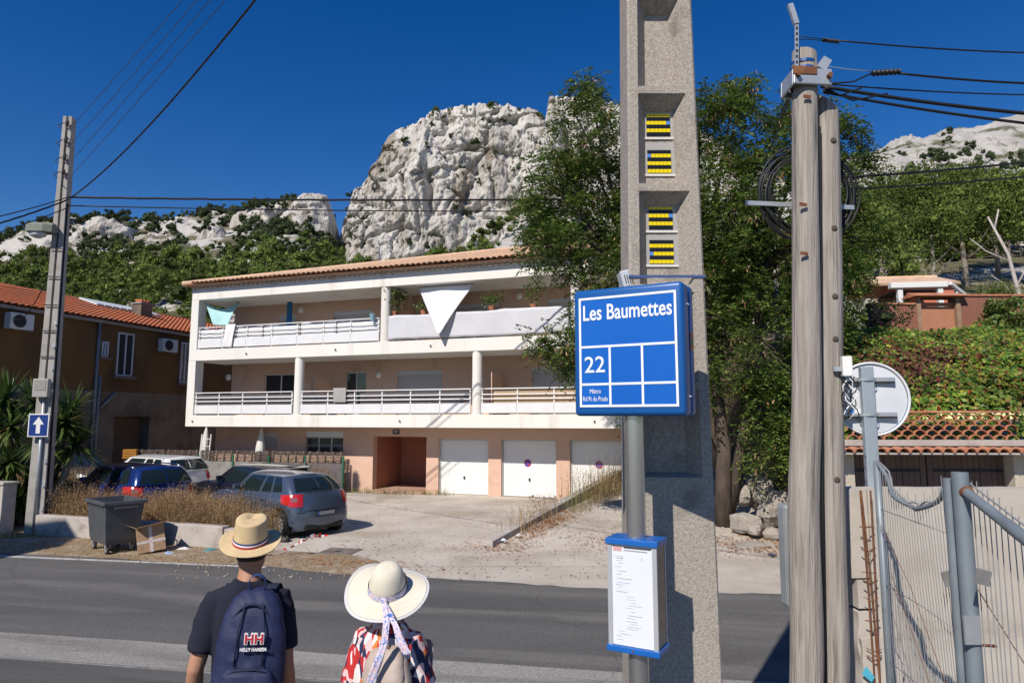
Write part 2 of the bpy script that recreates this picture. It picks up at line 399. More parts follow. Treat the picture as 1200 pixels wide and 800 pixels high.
def hill_z(X, Y):
    X = np.asarray(X, float); Y = np.asarray(Y, float)
    b = 600 + F_PX * X / Y * (1 / math.cos(PITCH)) * 0.985
    bi = np.clip(np.interp(b, _bear, np.arange(len(_bear))), 0, len(_bear) - 1.001)
    di = np.clip(np.interp(Y, _dist, np.arange(len(_dist))), 0, len(_dist) - 1.001)
    i, j = bi.astype(int), di.astype(int); fi, fj = bi - i, di - j
    fi = fi * fi * (3 - 2 * fi)
    z = (_ZT[i, j] * (1 - fi) + _ZT[i + 1, j] * fi) * (1 - fj) + (_ZT[i, j + 1] * (1 - fi) + _ZT[i + 1, j + 1] * fi) * fj
    z = z + fbm(X * 0.035, Y * 0.035) * np.clip((Y - 40) / 20, 0, 6)
    rk = sm(0.0, 0.35, fbm(X * 0.05 + 9, Y * 0.03)) * sm(90, 160, Y)
    z = z + rk * 3.2 * ridged(X * 0.16, Y * 0.16) + 0.35 * fbm(X * 0.4, Y * 0.4) * sm(60, 120, Y)
    return z * sm(34, 44, Y) + (1 - sm(34, 44, Y)) * np.where(X > 6, z, np.minimum(z, 0.0) - 0.4)
def hill_mesh(name, b0, b1, d0, d1, nb, nd, mat, label):
    bb = np.linspace(b0, b1, nb); dd = np.geomspace(d0, d1, nd)
    B, D = np.meshgrid(bb, dd)
    X = (B - 600) / F_PX * D * 1.0; Z = hill_z(X, D)
    o = npmesh(name, np.stack([X, D, Z], -1).reshape(-1, 3), gridfaces(nd, nb), mat, smooth=True); tag(o, label, kind='structure'); return o
hill_mesh('hillside', -320, 950, 36, 330, 420, 190, M_hill, 'wooded slope with white rocks behind the houses')
# right hill: soil below, bare limestone above
def hill_right():
    bb = np.linspace(860, 1560, 300); dd = np.geomspace(30, 330, 220)
    B, D = np.meshgrid(bb, dd); X = (B - 600) / F_PX * D; Z = hill_z(X, D) + 0.03
    ter = sm(120, 150, D) * (0.9 * ridged(X * 0.12 + Z * 0.05, Z * 0.22, D * 0.03) + 0.5 * ridged(X * 0.5, Z * 0.5, D * 0.3))
    P = np.stack([X, D, Z + ter], -1)
    k = int(np.searchsorted(dd, 112))
    o = npmesh('hillside', P[:k + 1].reshape(-1, 3), gridfaces(k + 1, 300), M_hill, smooth=True); tag(o, 'brown pine-covered foot of the slope behind the orange house', kind='structure')
    o = npmesh('rock_slope', P[k:].reshape(-1, 3), gridfaces(220 - k, 300), M_hill_r, smooth=True); tag(o, 'bare pale limestone slope rising on the right', kind='structure')
hill_right()

def cliff(name, label, top, bot, Y0, dx=0.42, amp=1.0, seed=0.0, notches=(), lean=0.22, round_=5.0, bulges=()):
    px0, px1 = top[0][0], top[-1][0]
    Yx = Y0 + 14                                   # mean distance of the outline
    X0, X1 = (px0 - 600) / F_PX * Yx, (px1 - 600) / F_PX * Yx
    nx = int((X1 - X0) / dx); X = np.linspace(X0, X1, nx); px = 600 + X / Yx * F_PX
    tpy = np.interp(px, [t[0] for t in top], [t[1] for t in top]); bpy_ = np.interp(px, [t[0] for t in bot], [t[1] for t in bot])
    h0 = (bpy_ - tpy) / F_PX * Y0
    zt = np.array([zpx(a, b, Y0 + lean * c + round_ + 1) for a, b, c in zip(px, tpy, h0)]); zb = np.array([zpx(a, b, Y0) for a, b in zip(px, bpy_)]) - 6
    zt = zt + 1.3 * fbm(X * 0.22, seed) + 0.8 * ridged(X * 0.5, seed + 4)
    h = np.maximum(zt - zb, 0.5); nz = max(30, int(h.max() / dx)); back = 14
    V = np.concatenate([np.linspace(0, 1, nz), np.linspace(1, 2, back + 1)[1:]])
    XX, VV = np.meshgrid(X, V); ZB, HH, ZT = zb[None, :], h[None, :], zt[None, :]
    v = np.minimum(VV, 1); Z = ZB + HH * v
    Yo = lean * HH * v
    rt = np.clip((v - 0.80) / 0.20, 0, 1); Yo = Yo + round_ * (1 - np.sqrt(np.maximum(0, 1 - rt ** 2 * 0.98)))
    edge = np.minimum(XX - X0, X1 - XX); Yo = Yo + 9 * np.exp(-np.maximum(0, HH - 1) / 14) + 6 * np.exp(-edge / 4)
    wx = XX + 2.0 * fbm(XX * 0.06, Z * 0.05, seed); wz = Z + 2.0 * fbm(XX * 0.05 + 40, Z * 0.05, seed)
    def blocks(x, z):                              # broken faces: each cell of a jittered lattice stands at its own depth and tilt
        ix, iz = np.floor(x), np.floor(z); best = np.full(x.shape, 1e9); val = np.zeros(x.shape)
        for a in (-1, 0, 1):
            for b in (-1, 0, 1):
                cx, cz = ix + a, iz + b; o = np.zeros_like(cx) + 3.0; jx = cx + 0.15 + 0.7 * _h(cx, cz, o); jz = cz + 0.15 + 0.7 * _h(cx, cz, o + 5); d = (x - jx) ** 2 + (z - jz) ** 2; k = d < best; best = np.where(k, d, best)
                val = np.where(k, _h(cx, cz, o + 9) - 0.5 + 0.55 * (x - jx) * (_h(cx, cz, o + 12) - 0.5) + 0.7 * (z - jz) * (_h(cx, cz, o + 15) - 0.3), val)
        return val
    rel = 6.5 * fbm(wx * 0.035, wz * 0.018, seed, 3) + 1.9 * ridged(wx * 0.085, wz * 0.032, seed, 2) + 3.0 * blocks(wx * 0.11 + 3 * seed + wz * 0.03, wz * 0.05) + 1.7 * blocks(wx * 0.30 + 5 + seed, wz * 0.13 - wx * 0.05) \
        + 0.9 * blocks(wx * 0.85 + seed, wz * 0.5) + 0.6 * ridged(wx * 0.5, wz * 0.2, seed + 7, 2) + 0.3 * fbm(wx * 1.6, wz * 1.2, seed, 2)
    st = np.abs(vnoise(wx * 0.12, wz * 0.16, seed + 11)); rel = rel - 1.5 * np.exp(-(st / 0.09) ** 2)
    Yo = Yo - amp * rel
    for (p0, q0, p1, q1, dep, wid) in notches:
        za, zc = zpx(p0, q0, Y0), zpx(p1, q1, Y0); xa, xc = (p0 - 600) / F_PX * Y0, (p1 - 600) / F_PX * Y0
        qx, qz = wx + 0.9 * fbm(XX * 0.3, Z * 0.3, seed + p0), wz + 0.9 * fbm(XX * 0.3 + 9, Z * 0.3, seed + p0); dx_, dz_ = xc - xa, zc - za
        t = np.clip(((qx - xa) * dx_ + (qz - za) * dz_) / (dx_ ** 2 + dz_ ** 2), 0, 1); ds = np.hypot(qx - xa - t * dx_, qz - za - t * dz_)
        Yo = Yo + dep * np.exp(-(ds / wid) ** 2) * np.sin(math.pi * np.clip(t, 0.08, 0.92))
    for (pc, qc, rx, rz, dep) in bulges:
        xc = (pc - 600) / F_PX * Y0; zc = zpx(pc, qc, Y0)
        Yo = Yo - dep * np.exp(-((XX - xc) / rx) ** 2 - ((Z - zc) / rz) ** 2)
    bk = np.maximum(VV - 1, 0); Yo = Yo + bk * (18 + 0.3 * HH); Z = Z - bk ** 2 * (HH * 0.85) + 0.6 * vnoise(XX * 0.3, bk * 6) * (bk > 0)
    # scale with distance so the outline keeps its bearing
    P = np.stack([XX, Y0 + Yo, Z], -1)
    o = npmesh(name, P.reshape(-1, 3), gridfaces(len(V), nx), M_rock, smooth=False); tag(o, label, kind='structure')
    return P, nz
CL = []
CL.append(cliff('cliff', 'great pale limestone dome above the apartment roof',
    [(372, 345), (384, 310), (400, 262), (412, 232), (428, 208), (440, 184), (448, 163), (456, 157), (470, 149), (488, 140), (505, 130), (522, 127), (545, 128), (575, 126), (600, 130), (622, 130), (634, 137), (645, 150), (660, 178), (680, 210)],
    [(372, 345), (420, 330), (480, 318), (560, 300), (600, 285), (640, 270), (680, 262)], 200, dx=0.33, amp=1.0, seed=3.0,
    notches=[(500, 262, 495, 185, 5.0, 1.0), (478, 270, 462, 176, 3.5, 0.8), (449, 250, 430, 205, 2.0, 0.7), (560, 225, 548, 160, 2.5, 1.6), (600, 235, 592, 150, 2.5, 1.0), (528, 230, 524, 165, 2.0, 0.7), (440, 205, 480, 172, 2.2, 0.6), (402, 268, 452, 232, 2.0, 0.5), (508, 168, 575, 148, 2.5, 0.7), (505, 205, 560, 238, 2.2, 0.6), (530, 150, 610, 176, 2.0, 0.7), (412, 290, 470, 262, 2.0, 0.5), (520, 250, 585, 222, 2.2, 0.6), (566, 165, 580, 240, 2.4, 0.7), (540, 180, 536, 270, 2.4, 0.6), (482, 232, 490, 300, 2.0, 0.6), (420, 300, 432, 240, 1.8, 0.5), (612, 150, 620, 220, 2.2, 0.8)],
    bulges=[(440, 250, 11, 22, 6), (482, 215, 5, 14, 5), (515, 210, 5, 18, 3.5)]))
CL.append(cliff('cliff', 'pale rock tower behind the big tree',
    [(600, 290), (618, 240), (632, 175), (642, 140), (646, 117), (656, 111), (672, 109), (690, 110), (708, 112), (728, 120), (760, 124), (800, 134), (840, 160), (880, 190), (930, 212), (985, 235)],
    [(600, 300), (640, 300), (700, 300), (800, 285), (985, 270)], 225, dx=0.42, amp=1.0, seed=9.0,
    notches=[(668, 180, 672, 112, 5, 1.4), (700, 200, 704, 115, 3, 1.2)], bulges=[(652, 165, 4, 22, 4), (640, 270, 5, 12, 4)]))
def outcrop(label, top, bot, Y0, seed, amp=0.5):
    amp = amp * 1.6
    CL.append(cliff('rock_outcrop', label, top, bot, Y0, dx=0.38, amp=amp, seed=seed, round_=3.0, lean=0.4))
outcrop('low white rock crest to the left of the limestone dome', [(252, 300), (258, 262), (266, 244), (280, 238), (300, 234), (318, 234), (336, 238), (350, 227), (362, 223), (374, 227), (382, 250), (386, 300)],
        [(252, 305), (300, 292), (350, 278), (386, 300)], 190, 21.0, 0.55)
outcrop('pair of rounded white boulder cliffs over the pine wood', [(178, 310), (186, 288), (200, 281), (214, 280), (226, 286), (234, 262), (248, 258), (258, 272), (266, 300), (270, 312)],
        [(178, 312), (220, 308), (270, 312)], 178, 33.0, 0.5)
outcrop('broken grey rocks on the crest by the concrete pole', [(14, 312), (24, 288), (36, 277), (50, 270), (62, 276), (76, 266), (90, 256), (104, 250), (118, 250), (132, 258), (140, 286), (148, 312)],
        [(14, 316), (80, 312), (148, 314)], 185, 44.0, 0.55)
outcrop('small broken rocks on the low left crest', [(-60, 320), (-40, 295), (-20, 290), (0, 286), (12, 290), (22, 300), (28, 316)], [(-60, 322), (28, 318)], 182, 55.0, 0.5)
outcrop('scattered white ledges between the boulder cliffs and the crest rocks', [(140, 305), (150, 284), (160, 272), (172, 266), (184, 272), (196, 276), (204, 290), (210, 305)], [(140, 306), (210, 306)], 188, 61.0, 0.5)
# grey scree fan at the foot of the dome
M_scree = pm('scree', (0.46, 0.44, 0.41), (0.36, 0.345, 0.32), scale=0.4, rough=1.0, bump=0.6, bscale=2.0, bdist=0.3, world_co=True)
def _scree(u, v):
    a = at(lerp(566, 634, u), lerp(302, 306, u), 165); b = at(lerp(608, 634, u), lerp(262, 264, u), 192)
    p = a.lerp(b, v); return (p.x, p.y, p.z + 1.2 * math.sin(math.pi * u))
o = sheet('scree_slope', _scree, 24, 24, M_scree); tag(o, 'grey scree fan at the foot of the limestone dome')
# ================================================================== RIGHT BANK: terraced slope above the garage across the road
M_bank = pm('bank_soil', (0.10, 0.07, 0.045), (0.17, 0.125, 0.085), scale=1.5, rough=1.0, bump=0.8, bscale=12, bdist=0.1)
GY = 12.6                                        # front line of the garage wall
def bank_z(X, Y):
    X = np.asarray(X, float); Y = np.asarray(Y, float)
    prof = np.interp(Y, [GY + 0.5, 14.2, 16.0, 17.6, 19.0, 24, 28, 34, 40], [2.75, 3.3, 4.3, 4.8, 4.95, 5.4, 5.9, 6.2, 8.4])
    z = prof + 0.18 * fbm(X * 0.7, Y * 0.7)
    edge = sm(5.3, 7.0, X - np.clip((Y - 13) * 0.16, 0, 4))      # falls away to the ramp on the left
    base = ramp_z(X, Y) - 0.3
    return base + (z - base) * edge
def _bank():
    xs = np.concatenate([np.linspace(4.9, 12, 70), np.linspace(12.2, 46, 60)]); ys = np.concatenate([np.linspace(GY + 0.45, 20, 70), np.linspace(20.3, 37, 40)])
    X, Y = np.meshgrid(xs, ys); o = npmesh('bank', np.stack([X, Y, bank_z(X, Y)], -1).reshape(-1, 3), gridfaces(len(ys), len(xs)), M_bank, smooth=True)
    tag(o, 'steep earth bank above the garage', kind='structure')
_bank()
# ================================================================== APARTMENT BUILDING
BA = R(-19); BN = Vector((-math.sin(BA), math.cos(BA), 0)); BE = Vector((math.cos(BA), math.sin(BA), 0))
BP0 = Vector((-0.50, 23.51, 0)) - BN * 1.2
M_white = pm('white_render', (0.74, 0.715, 0.665), (0.80, 0.775, 0.725), scale=0.5, rough=0.9, bump=0.15, bscale=60, c3=(0.60, 0.565, 0.51), s3=1.4, t3=(0.55, 0.75), stretch=(1, 1, 0.16))
M_salmon = pm('salmon_render', (0.60, 0.395, 0.295), (0.66, 0.445, 0.34), scale=0.7, rough=0.92, bump=0.2, bscale=70, c3=(0.50, 0.325, 0.245), s3=0.8, t3=(0.58, 0.7))
M_porch = pm('terracotta_paint', (0.40, 0.16, 0.095), (0.46, 0.19, 0.115), scale=0.8, rough=0.9)
M_rail = pm('white_metal', (0.80, 0.79, 0.77), rough=0.4)
M_panel = pm('white_panel', (0.74, 0.745, 0.75), (0.69, 0.695, 0.70), scale=2, rough=0.5)
M_shut = pm('shutter_grey', (0.50, 0.48, 0.48), (0.46, 0.44, 0.44), scale=2, rough=0.55)
M_gdoor = pm('garage_white', (0.84, 0.83, 0.81), (0.78, 0.77, 0.75), scale=1.2, rough=0.5)
M_dark = pm('dark_void', (0.02, 0.02, 0.022), rough=0.7)
M_glass = glassmat('window_glass', (0.03, 0.035, 0.04))
M_frame = pm('window_frame', (0.55, 0.55, 0.56), rough=0.5)
M_tile = pm('roof_tile', (0.56, 0.36, 0.23), (0.66, 0.46, 0.31), scale=3.5, rough=0.9, c3=(0.46, 0.32, 0.24), s3=1.6, t3=(0.52, 0.66))
M_tile_dk = pm('eave_tile', (0.36, 0.17, 0.10), (0.50, 0.29, 0.17), scale=5, rough=0.9)
apt = empty('apartment_building', BP0, BA, 'long white and salmon apartment block with balconies and a tiled roof', 'building')
U0, U1 = -12.73, 5.25                 # left and right end along the front
Z1a, Z1b, Z2a, Z2b, Z3a, Z3b = 2.38, 2.82, 4.97, 5.42, 7.42, 7.86
WG, WB = 1.2, 1.95                    # ground-floor wall plane, upper wall plane
DEEP = 9.5
m = MB()
# ground floor wall in pieces around its openings
gd = [(-2.27, -0.35), (0.13, 2.11), (2.58, 4.52)]
def gw(u0, u1, z0, z1): m.box(u0, u1, WG, WG + 0.3, z0, z1)
gw(-12.3, -9.95, 0, Z1a); gw(-9.95, -9.25, 0, 1.55); gw(-9.95, -9.25, 2.12, Z1a)     # small window left
gw(-9.25, -7.95, 0, Z1a); gw(-7.95, -6.25, 0, 1.35); gw(-7.95, -6.25, 2.2, Z1a); gw(-6.25, -4.95, 0, Z1a)
gw(-4.95, -2.75, 2.03, Z1a); gw(-2.75, gd[0][0], 0, Z1a)
for k, (a, b) in enumerate(gd):
    gw(a, b, 1.97, Z1a); gw(b, gd[k + 1][0] if k < 2 else U1 - 0.05, 0, Z1a)
m.box(-12.3, -12.0, WG + 0.3, DEEP, 0, Z1a); m.box(U1 - 0.35, U1 - 0.05, WG + 0.3, DEEP, 0, Z1a); m.box(-12.3, U1 - 0.05, DEEP, DEEP + 0.3, 0, Z3a)
m.build('ground_floor_wall', M_salmon, apt)
m = MB()    # porch recess
m.box(-5.25, -4.95, WG + 0.302, 3.4, 0, 2.03); m.box(-2.75, -2.45, WG + 0.302, 3.4, 0, 2.03); m.box(-5.25, -2.45, 3.4, 3.6, 0, 2.3); m.box(-4.95, -2.75, WG + 0.302, 3.4, 2.03, 2.1)
m.build('porch', M_porch, apt)
m = MB(); m.box(-4.94, -2.76, WG - 0.25, 3.4, -0.02, 0.09); m.build('porch_step', pm('step_tile', (0.45, 0.27, 0.2), (0.5, 0.32, 0.25), scale=4), apt, bev=0.01)
m = MB(); m.box(-3.42, -2.86, 3.22, 3.398, 0.72, 1.72); mb_ = m.build('letter_boxes', pm('dark_bronze', (0.05, 0.03, 0.025), rough=0.5), apt)
for i in range(4):
    for j in range(2):
        m = MB(); m.box(-3.40 + j * 0.27, -3.15 + j * 0.27, 3.205, 3.219, 0.75 + i * 0.24, 0.96 + i * 0.24); m.build('letter_box_door', pm('bronze_door', (0.075, 0.045, 0.035), rough=0.45), mb_)
# upper storeys
m = MB()
def uw(u0, u1, z0, z1): m.box(u0, u1, WB, WB + 0.3, z0, z1)
def wall_with(z0, z1, ops):
    u = -12.3
    for (a, b, zt) in ops:
        uw(u, a, z0, z1); uw(a, b, zt, z1); u = b
    uw(u, U1, z0, z1)
ops_lo = [(-10.62, -9.05, 4.52), (-6.72, -5.78, 4.52), (-4.42, -2.50, 4.52), (1.02, 2.75, 4.52)]
ops_hi = [(-10.05, -9.15, 6.98), (-7.38, -5.55, 6.98), (-2.55, -0.25, 6.98), (1.62, 3.4, 6.98)]
wall_with(Z1b, Z2a, ops_lo); wall_with(Z2b, Z3a, ops_hi)
m.box(-12.3, -12.0, WB + 0.3, DEEP, Z1a, Z3a); m.box(U1 - 0.3, U1, WB + 0.3, DEEP, Z1a, Z3a)
m.build('upper_wall', M_salmon, apt)
# slabs and the white frame
def slab(name, za, zb_):
    m = MB(); m.box(U0, U1, 0, WB, za, zb_); o = m.build(name, M_white, apt, bev=0.015); return o
slab('balcony_slab', Z1a, Z1b); slab('balcony_slab', Z2a, Z2b); slab('roof_band', Z3a, Z3b)
for za, zb_ in ((Z1b, Z2a), (Z2b, Z3a)):
    m = MB(); m.box(U0, U0 + 0.36, 0.003, 0.42, za, zb_); m.build('end_pier', M_white, apt)
    m = MB(); m.box(U1 - 0.3, U1 - 0.002, 0.003, WB, za, zb_); m.build('end_wall', M_white, apt)
for u, za, zb_ in ((-7.58, Z1b, Z2a), (-0.37, Z1b, Z2a), (-3.96, Z2b, Z3a), (3.1, Z2b, Z3a)):
    m = MB(); m.lathe([(0.175, za), (0.175, zb_)], 20, (u, 0.19, 0)); m.build('column', M_white, apt, smooth=True, angle=40)
# partitions between flats
for u, za, zb_, hgt in ((-7.4, Z1b, Z2a, 1.45), (-0.1, Z1b, Z2a, 1.5), (-3.8, Z2b, Z3a, 1.9)):
    m = MB(); m.box(u - 0.05, u + 0.05, 0.75, WB - 0.003, za, za + hgt); m.build('balcony_partition', M_salmon, apt)
# window fillings
def shutter(u0, u1, z0, z1, w=None, name='roller_shutter', mat=None):
    w = WB if w is None else w; mat = mat or M_shut
    n = max(6, int((z1 - z0) / 0.09)); m = MB(); h = (z1 - z0) / n
    for i in range(n):
        za = z0 + i * h; m.box(u0, u1, w + 0.10, w + 0.13, za + 0.008, za + h); m.box(u0, u1, w + 0.115, w + 0.135, za, za + 0.008)
    o = m.build(name, mat, apt)
    f = MB(); f.box(u0, u1, w + 0.03, w + 0.14, z1 - 0.16, z1 - 0.003) ; f.build('shutter_box', M_frame, o)
def glazing(u0, u1, z0, z1, n, w=None):
    w = WB if w is None else w
    f = MB(); t = 0.05
    for i in range(n + 1):
        uu = lerp(u0, u1, i / n); f.box(max(u0, uu - t / 2), min(u1, uu + t / 2), w + 0.08, w + 0.14, z0, z1)
    f.box(u0 + t, u1 - t, w + 0.085, w + 0.135, z1 - t, z1); f.box(u0 + t, u1 - t, w + 0.085, w + 0.135, z0, z0 + t)
    o = f.build('window', M_frame, apt)
    for i in range(n):
        g_ = MB(); g_.box(lerp(u0, u1, i / n) + t / 2, lerp(u0, u1, (i + 1) / n) - t / 2, w + 0.105, w + 0.115, z0 + t, z1 - t); g_.build('pane', M_glass, o)
    return o
glazing(*ops_lo[0][:2], Z1b + 0.01, 4.52, 2); glazing(*ops_lo[1][:2], Z1b + 0.01, 4.52, 2)
shutter(*ops_lo[2][:2], Z1b + 0.01, 4.52); shutter(*ops_lo[3][:2], Z1b + 0.01, 4.52)
for a, b, t in ops_hi: shutter(a, b, Z2b + 0.01, t)
glazing(-7.95, -6.25, 1.35, 2.0, 3, WG); m = MB(); m.box(-7.95, -6.25, WG + 0.04, WG + 0.2, 2.0, 2.198); m.build('shutter_box', M_panel, apt)
shutter(-9.95, -9.25, 1.55, 2.12, WG)
# round wall lamps
for px, py in ((353, 363), (609, 347), (268, 442), (444, 439), (455, 440)):
    r_ = ray(px, py); P = BP0 + BN * (WB - 0.002)
    t = (P - Vector((0, 0, CAM_H))).dot(BN) / Vector(r_).dot(BN); Q = Vector((0, 0, CAM_H)) + Vector(r_) * t - BP0
    if px == 455: continue
    Ml = Matrix.Rotation(math.pi / 2, 3, 'X'); m = MB()
    m.lathe([(0.13, 0), (0.13, 0.03), (0.10, 0.075), (0.05, 0.1), (0.005, 0.108)], 16, (Q.dot(BE), WB - 0.001, Q.z), M=Ml); m.build('wall_lamp', pm('opal', (0.75, 0.74, 0.7), rough=0.35), apt, smooth=True)
# railings
def railing(u0, u1, zs, panels=True, w=0.06):
    n = max(1, round((u1 - u0) / 1.14)); m = MB()
    for z in (0.53, 0.68, 0.87): m.tube([(u0, w, zs + z), (u1, w, zs + z)], 0.021, 6)
    o = m.build('railing', M_rail, apt)
    for i in range(n + 1):
        uu = lerp(u0 + 0.03, u1 - 0.03, i / n); p = MB(); p.box(uu - 0.02, uu + 0.02, w + 0.022, w + 0.055, zs, zs + 0.87); p.build('post', M_rail, o)
    for i in range(n):
        a, b = lerp(u0, u1, i / n) + 0.005, lerp(u0, u1, (i + 1) / n) - 0.005
        p = MB(); p.box(a, b, w - 0.012, w + 0.018, zs + 0.06, zs + 0.39); p.build('infill_panel', M_panel, o)
    return o
rl = [railing(-12.36, -7.77, Z1b), railing(-7.39, -0.56, Z1b), railing(-0.18, 4.9, Z1b)]
ru = [railing(-12.36, -4.15, Z2b), railing(-3.77, 2.9, Z2b)]
M_reed = pm('reed_screen', (0.40, 0.28, 0.18), (0.52, 0.39, 0.26), scale=30, rough=1, stretch=(1, 1, 0.03), bump=0.6, bscale=40)
m = MB(); m.box(0.25, 4.85, 0.125, 0.14, Z1b + 0.03, Z1b + 0.84); m.build('reed_screen', M_reed, rl[2])
M_mesh = pm('dark_screen', (0.11, 0.10, 0.11), (0.16, 0.145, 0.15), scale=6, rough=0.9)
for a, b in ((-12.3, -7.8), (-7.35, -5.1), (-4.9, -0.6)):
    m = MB(); m.box(a, b, 0.125, 0.135, Z1b + 0.03, Z1b + 0.80); m.build('privacy_screen', M_mesh, rl[0 if a < -9 else 1])
# canvas on the upper railings: slightly rippled sheets
M_canvas = pm('white_canvas', (0.80, 0.79, 0.785), (0.74, 0.735, 0.735), scale=1.5, rough=0.9)
def canvas(name, u0, u1, z0, z1, w, mat, amp=0.02, nu=60, nz=10, parent=None, seed=0.0):
    P = np.array([[(lerp(u0, u1, i / nu), w + amp * float(fbm(i * 0.35, j * 0.2, seed)) - 0.008 * (j % 2), lerp(z0, z1, j / nz) + 0.03 * float(vnoise(i * 0.3, j, seed)) * (1 if j in (0, nz) else 0.3)) for i in range(nu + 1)] for j in range(nz + 1)])
    q = MB().grid(P); o = q.build(name, mat, parent, smooth=True, recalc=False)
    s = o.modifiers.new('thick', 'SOLIDIFY'); s.thickness = 0.006
    return o
canvas('canvas_screen', -3.75, 2.88, Z2b + 0.06, Z2b + 0.93, 0.015, pm('grey_white_canvas', (0.62, 0.62, 0.65), (0.56, 0.56, 0.59), scale=1.5, rough=0.9), 0.02, parent=ru[1])
for i, (a, b) in enumerate(((-12.3, -11.0), (-10.95, -9.3), (-9.25, -7.6), (-7.55, -6.0), (-5.95, -4.2))):
    canvas('balcony_sheet', a, b, Z2b + 0.08, Z2b + 0.82 + 0.03 * (i % 2), 0.135, M_canvas, 0.02, 18, 8, ru[0], float(i * 5))
# small drain stubs in the slab fronts
for u, z in ((-12.35, 2.6), (-9.9, 5.19), (-5.9, 5.21), (-3.2, 2.62), (-2.05, 5.22), (3.7, 2.62)):
    m = MB(); m.tube([(u, 0.05, z), (u, -0.06, z - 0.015)], 0.028, 8); m.build('drain_spout', pm('spout', (0.12, 0.10, 0.09), rough=0.7), apt)
# garage doors with vertical ribs
M_lock = pm('black_plastic', (0.02, 0.02, 0.02), rough=0.4)
M_npr = pm('sign_red', (0.55, 0.03, 0.05), rough=0.4); M_npb = pm('sign_blue', (0.03, 0.09, 0.42), rough=0.4)
for k, (a, b) in enumerate(gd):
    m = MB(); n = 19; pitch = (b - a - 0.08) / n
    m.box(a + 0.04, b - 0.04, WG + 0.16, WG + 0.18, 0.03, 1.93)
    for i in range(n): m.box(a + 0.04 + i * pitch + 0.012, a + 0.04 + (i + 1) * pitch - 0.012, WG + 0.148, WG + 0.1595, 0.05, 1.9)
    d = m.build('garage_door', M_gdoor, apt)
    f = MB(); f.box(a, a + 0.04, WG + 0.1, WG + 0.2, 0, 1.97); f.box(b - 0.04, b, WG + 0.1, WG + 0.2, 0, 1.97); f.box(a + 0.04, b - 0.04, WG + 0.1, WG + 0.2, 1.93, 1.97); f.build('frame', M_frame, d)
    h_ = MB(); h_.box((a + b) / 2 - 0.025, (a + b) / 2 + 0.025, WG + 0.11, WG + 0.147, 0.56, 0.66); h_.build('handle', M_lock, d)
    if k:
        Ml = Matrix.Rotation(math.pi / 2, 3, 'X'); c = ((a + b) / 2 - 0.07 * (k == 1), 0, 1.17)
        s1 = MB().lathe([(0.13, 0.0), (0.13, 0.006)], 28, (c[0], WG + 0.146, c[2]), M=Ml).build('no_parking_disc', M_npr, d)
        MB().lathe([(0.1, 0.0), (0.1, 0.004)], 28, (c[0], WG + 0.139, c[2]), M=Ml).build('disc_face', M_npb, s1)
        MB().cbox((c[0], WG + 0.1335, c[2]), (0.21, 0.003, 0.03), Matrix.Rotation(R(45), 3, 'Y')).build('disc_bar', M_npr, s1)
# number plaque
m = MB(); m.box(-4.13, -3.86, WG - 0.015, WG - 0.001, 2.12, 2.29); pq = m.build('number_plaque', pm('plaque_blue', (0.012, 0.018, 0.06), rough=0.35), apt)
text_mesh('number', '307', 0.13, M_rail, pq, (-3.995, WG - 0.0165, 2.205), (math.pi / 2, 0, 0))
# roof: four slopes, canal tiles on the front and the ends
ZE = Z3b + 0.17
cL, cR = Vector((U0 - 0.22, -0.3, ZE)), Vector((U1 + 0.25, -0.3, ZE)); bL, bR = Vector((U0 - 0.22, DEEP + 0.5, ZE)), Vector((U1 + 0.25, DEEP + 0.5, ZE))
rL, rR = Vector((-0.9, 4.6, 9.62)), Vector((0.9, 4.6, 9.62))
m = MB(); m.add([cL, cR, bR, bL, rL, rR], [(0, 1, 5, 4), (1, 2, 5), (2, 3, 4, 5), (3, 0, 4), (0, 3, 2, 1)])
for q in range(len(m.v)): m.v[q] = (m.v[q][0], m.v[q][1], m.v[q][2] - 0.05)
m.build('roof_deck', M_tile_dk, apt)
def tile_slope(A, B, T0, T1, pitch=0.215):
    """rows of half-round tiles from the eave A-B up to the ridge T0-T1"""
    n = int((B - A).length / pitch); e = (B - A).normalized(); m = MB()
    nrm = e.cross((T0 + T1) / 2 - (A + B) / 2).normalized()
    if nrm.z < 0: nrm = -nrm
    upv = nrm.cross(e).normalized()
    if upv.z < 0: upv = -upv
    Hh = (T0 - A).dot(upv); a0, a1 = (T0 - A).dot(e), (T1 - A).dot(e); Lw = (B - A).dot(e)
    for i in range(n):
        s_ = (i + 0.5) * (B - A).length / n
        hmax = Hh * min(1, s_ / max(a0, 1e-3), (Lw - s_) / max(Lw - a1, 1e-3))
        if hmax < 0.15: continue
        k = max(1, int(hmax / 0.42)); r_ = []
        for q in range(k):
            for t_, off in ((hmax * q / k, 0.0), (hmax * (q + 1) / k, -0.022)):
                c = A + e * s_ + upv * t_
                r_.append([c + e * (pitch * 0.5 * math.cos(math.pi * w / 6)) + nrm * (0.075 * math.sin(math.pi * w / 6) + off + 0.02 + 0.006 * math.sin(i * 7.3 + q)) for w in range(7)])
        m.rings(r_, cap=False, closed=False)
    return m
o = tile_slope(cL, cR, rL, rR).build('roof_tiling', M_tile, apt, smooth=True, recalc=False, angle=50); o['kind'] = 'stuff'
o = tile_slope(cR, bR, rR, rR).build('roof_tiling', M_tile, apt, smooth=True, recalc=False, angle=50); o['kind'] = 'stuff'
o = tile_slope(bL, cL, rL, rL).build('roof_tiling', M_tile, apt, smooth=True, recalc=False, angle=50); o['kind'] = 'stuff'
def ridge_cap(a, b):
    m = MB(); m.tube([a + Vector((0, 0, 0.02)), b + Vector((0, 0, 0.02))], 0.11, 10); m.build('ridge_cap', M_tile, apt, smooth=True, angle=50)
ridge_cap(cL, rL); ridge_cap(rL, rR); ridge_cap(rR, cR)
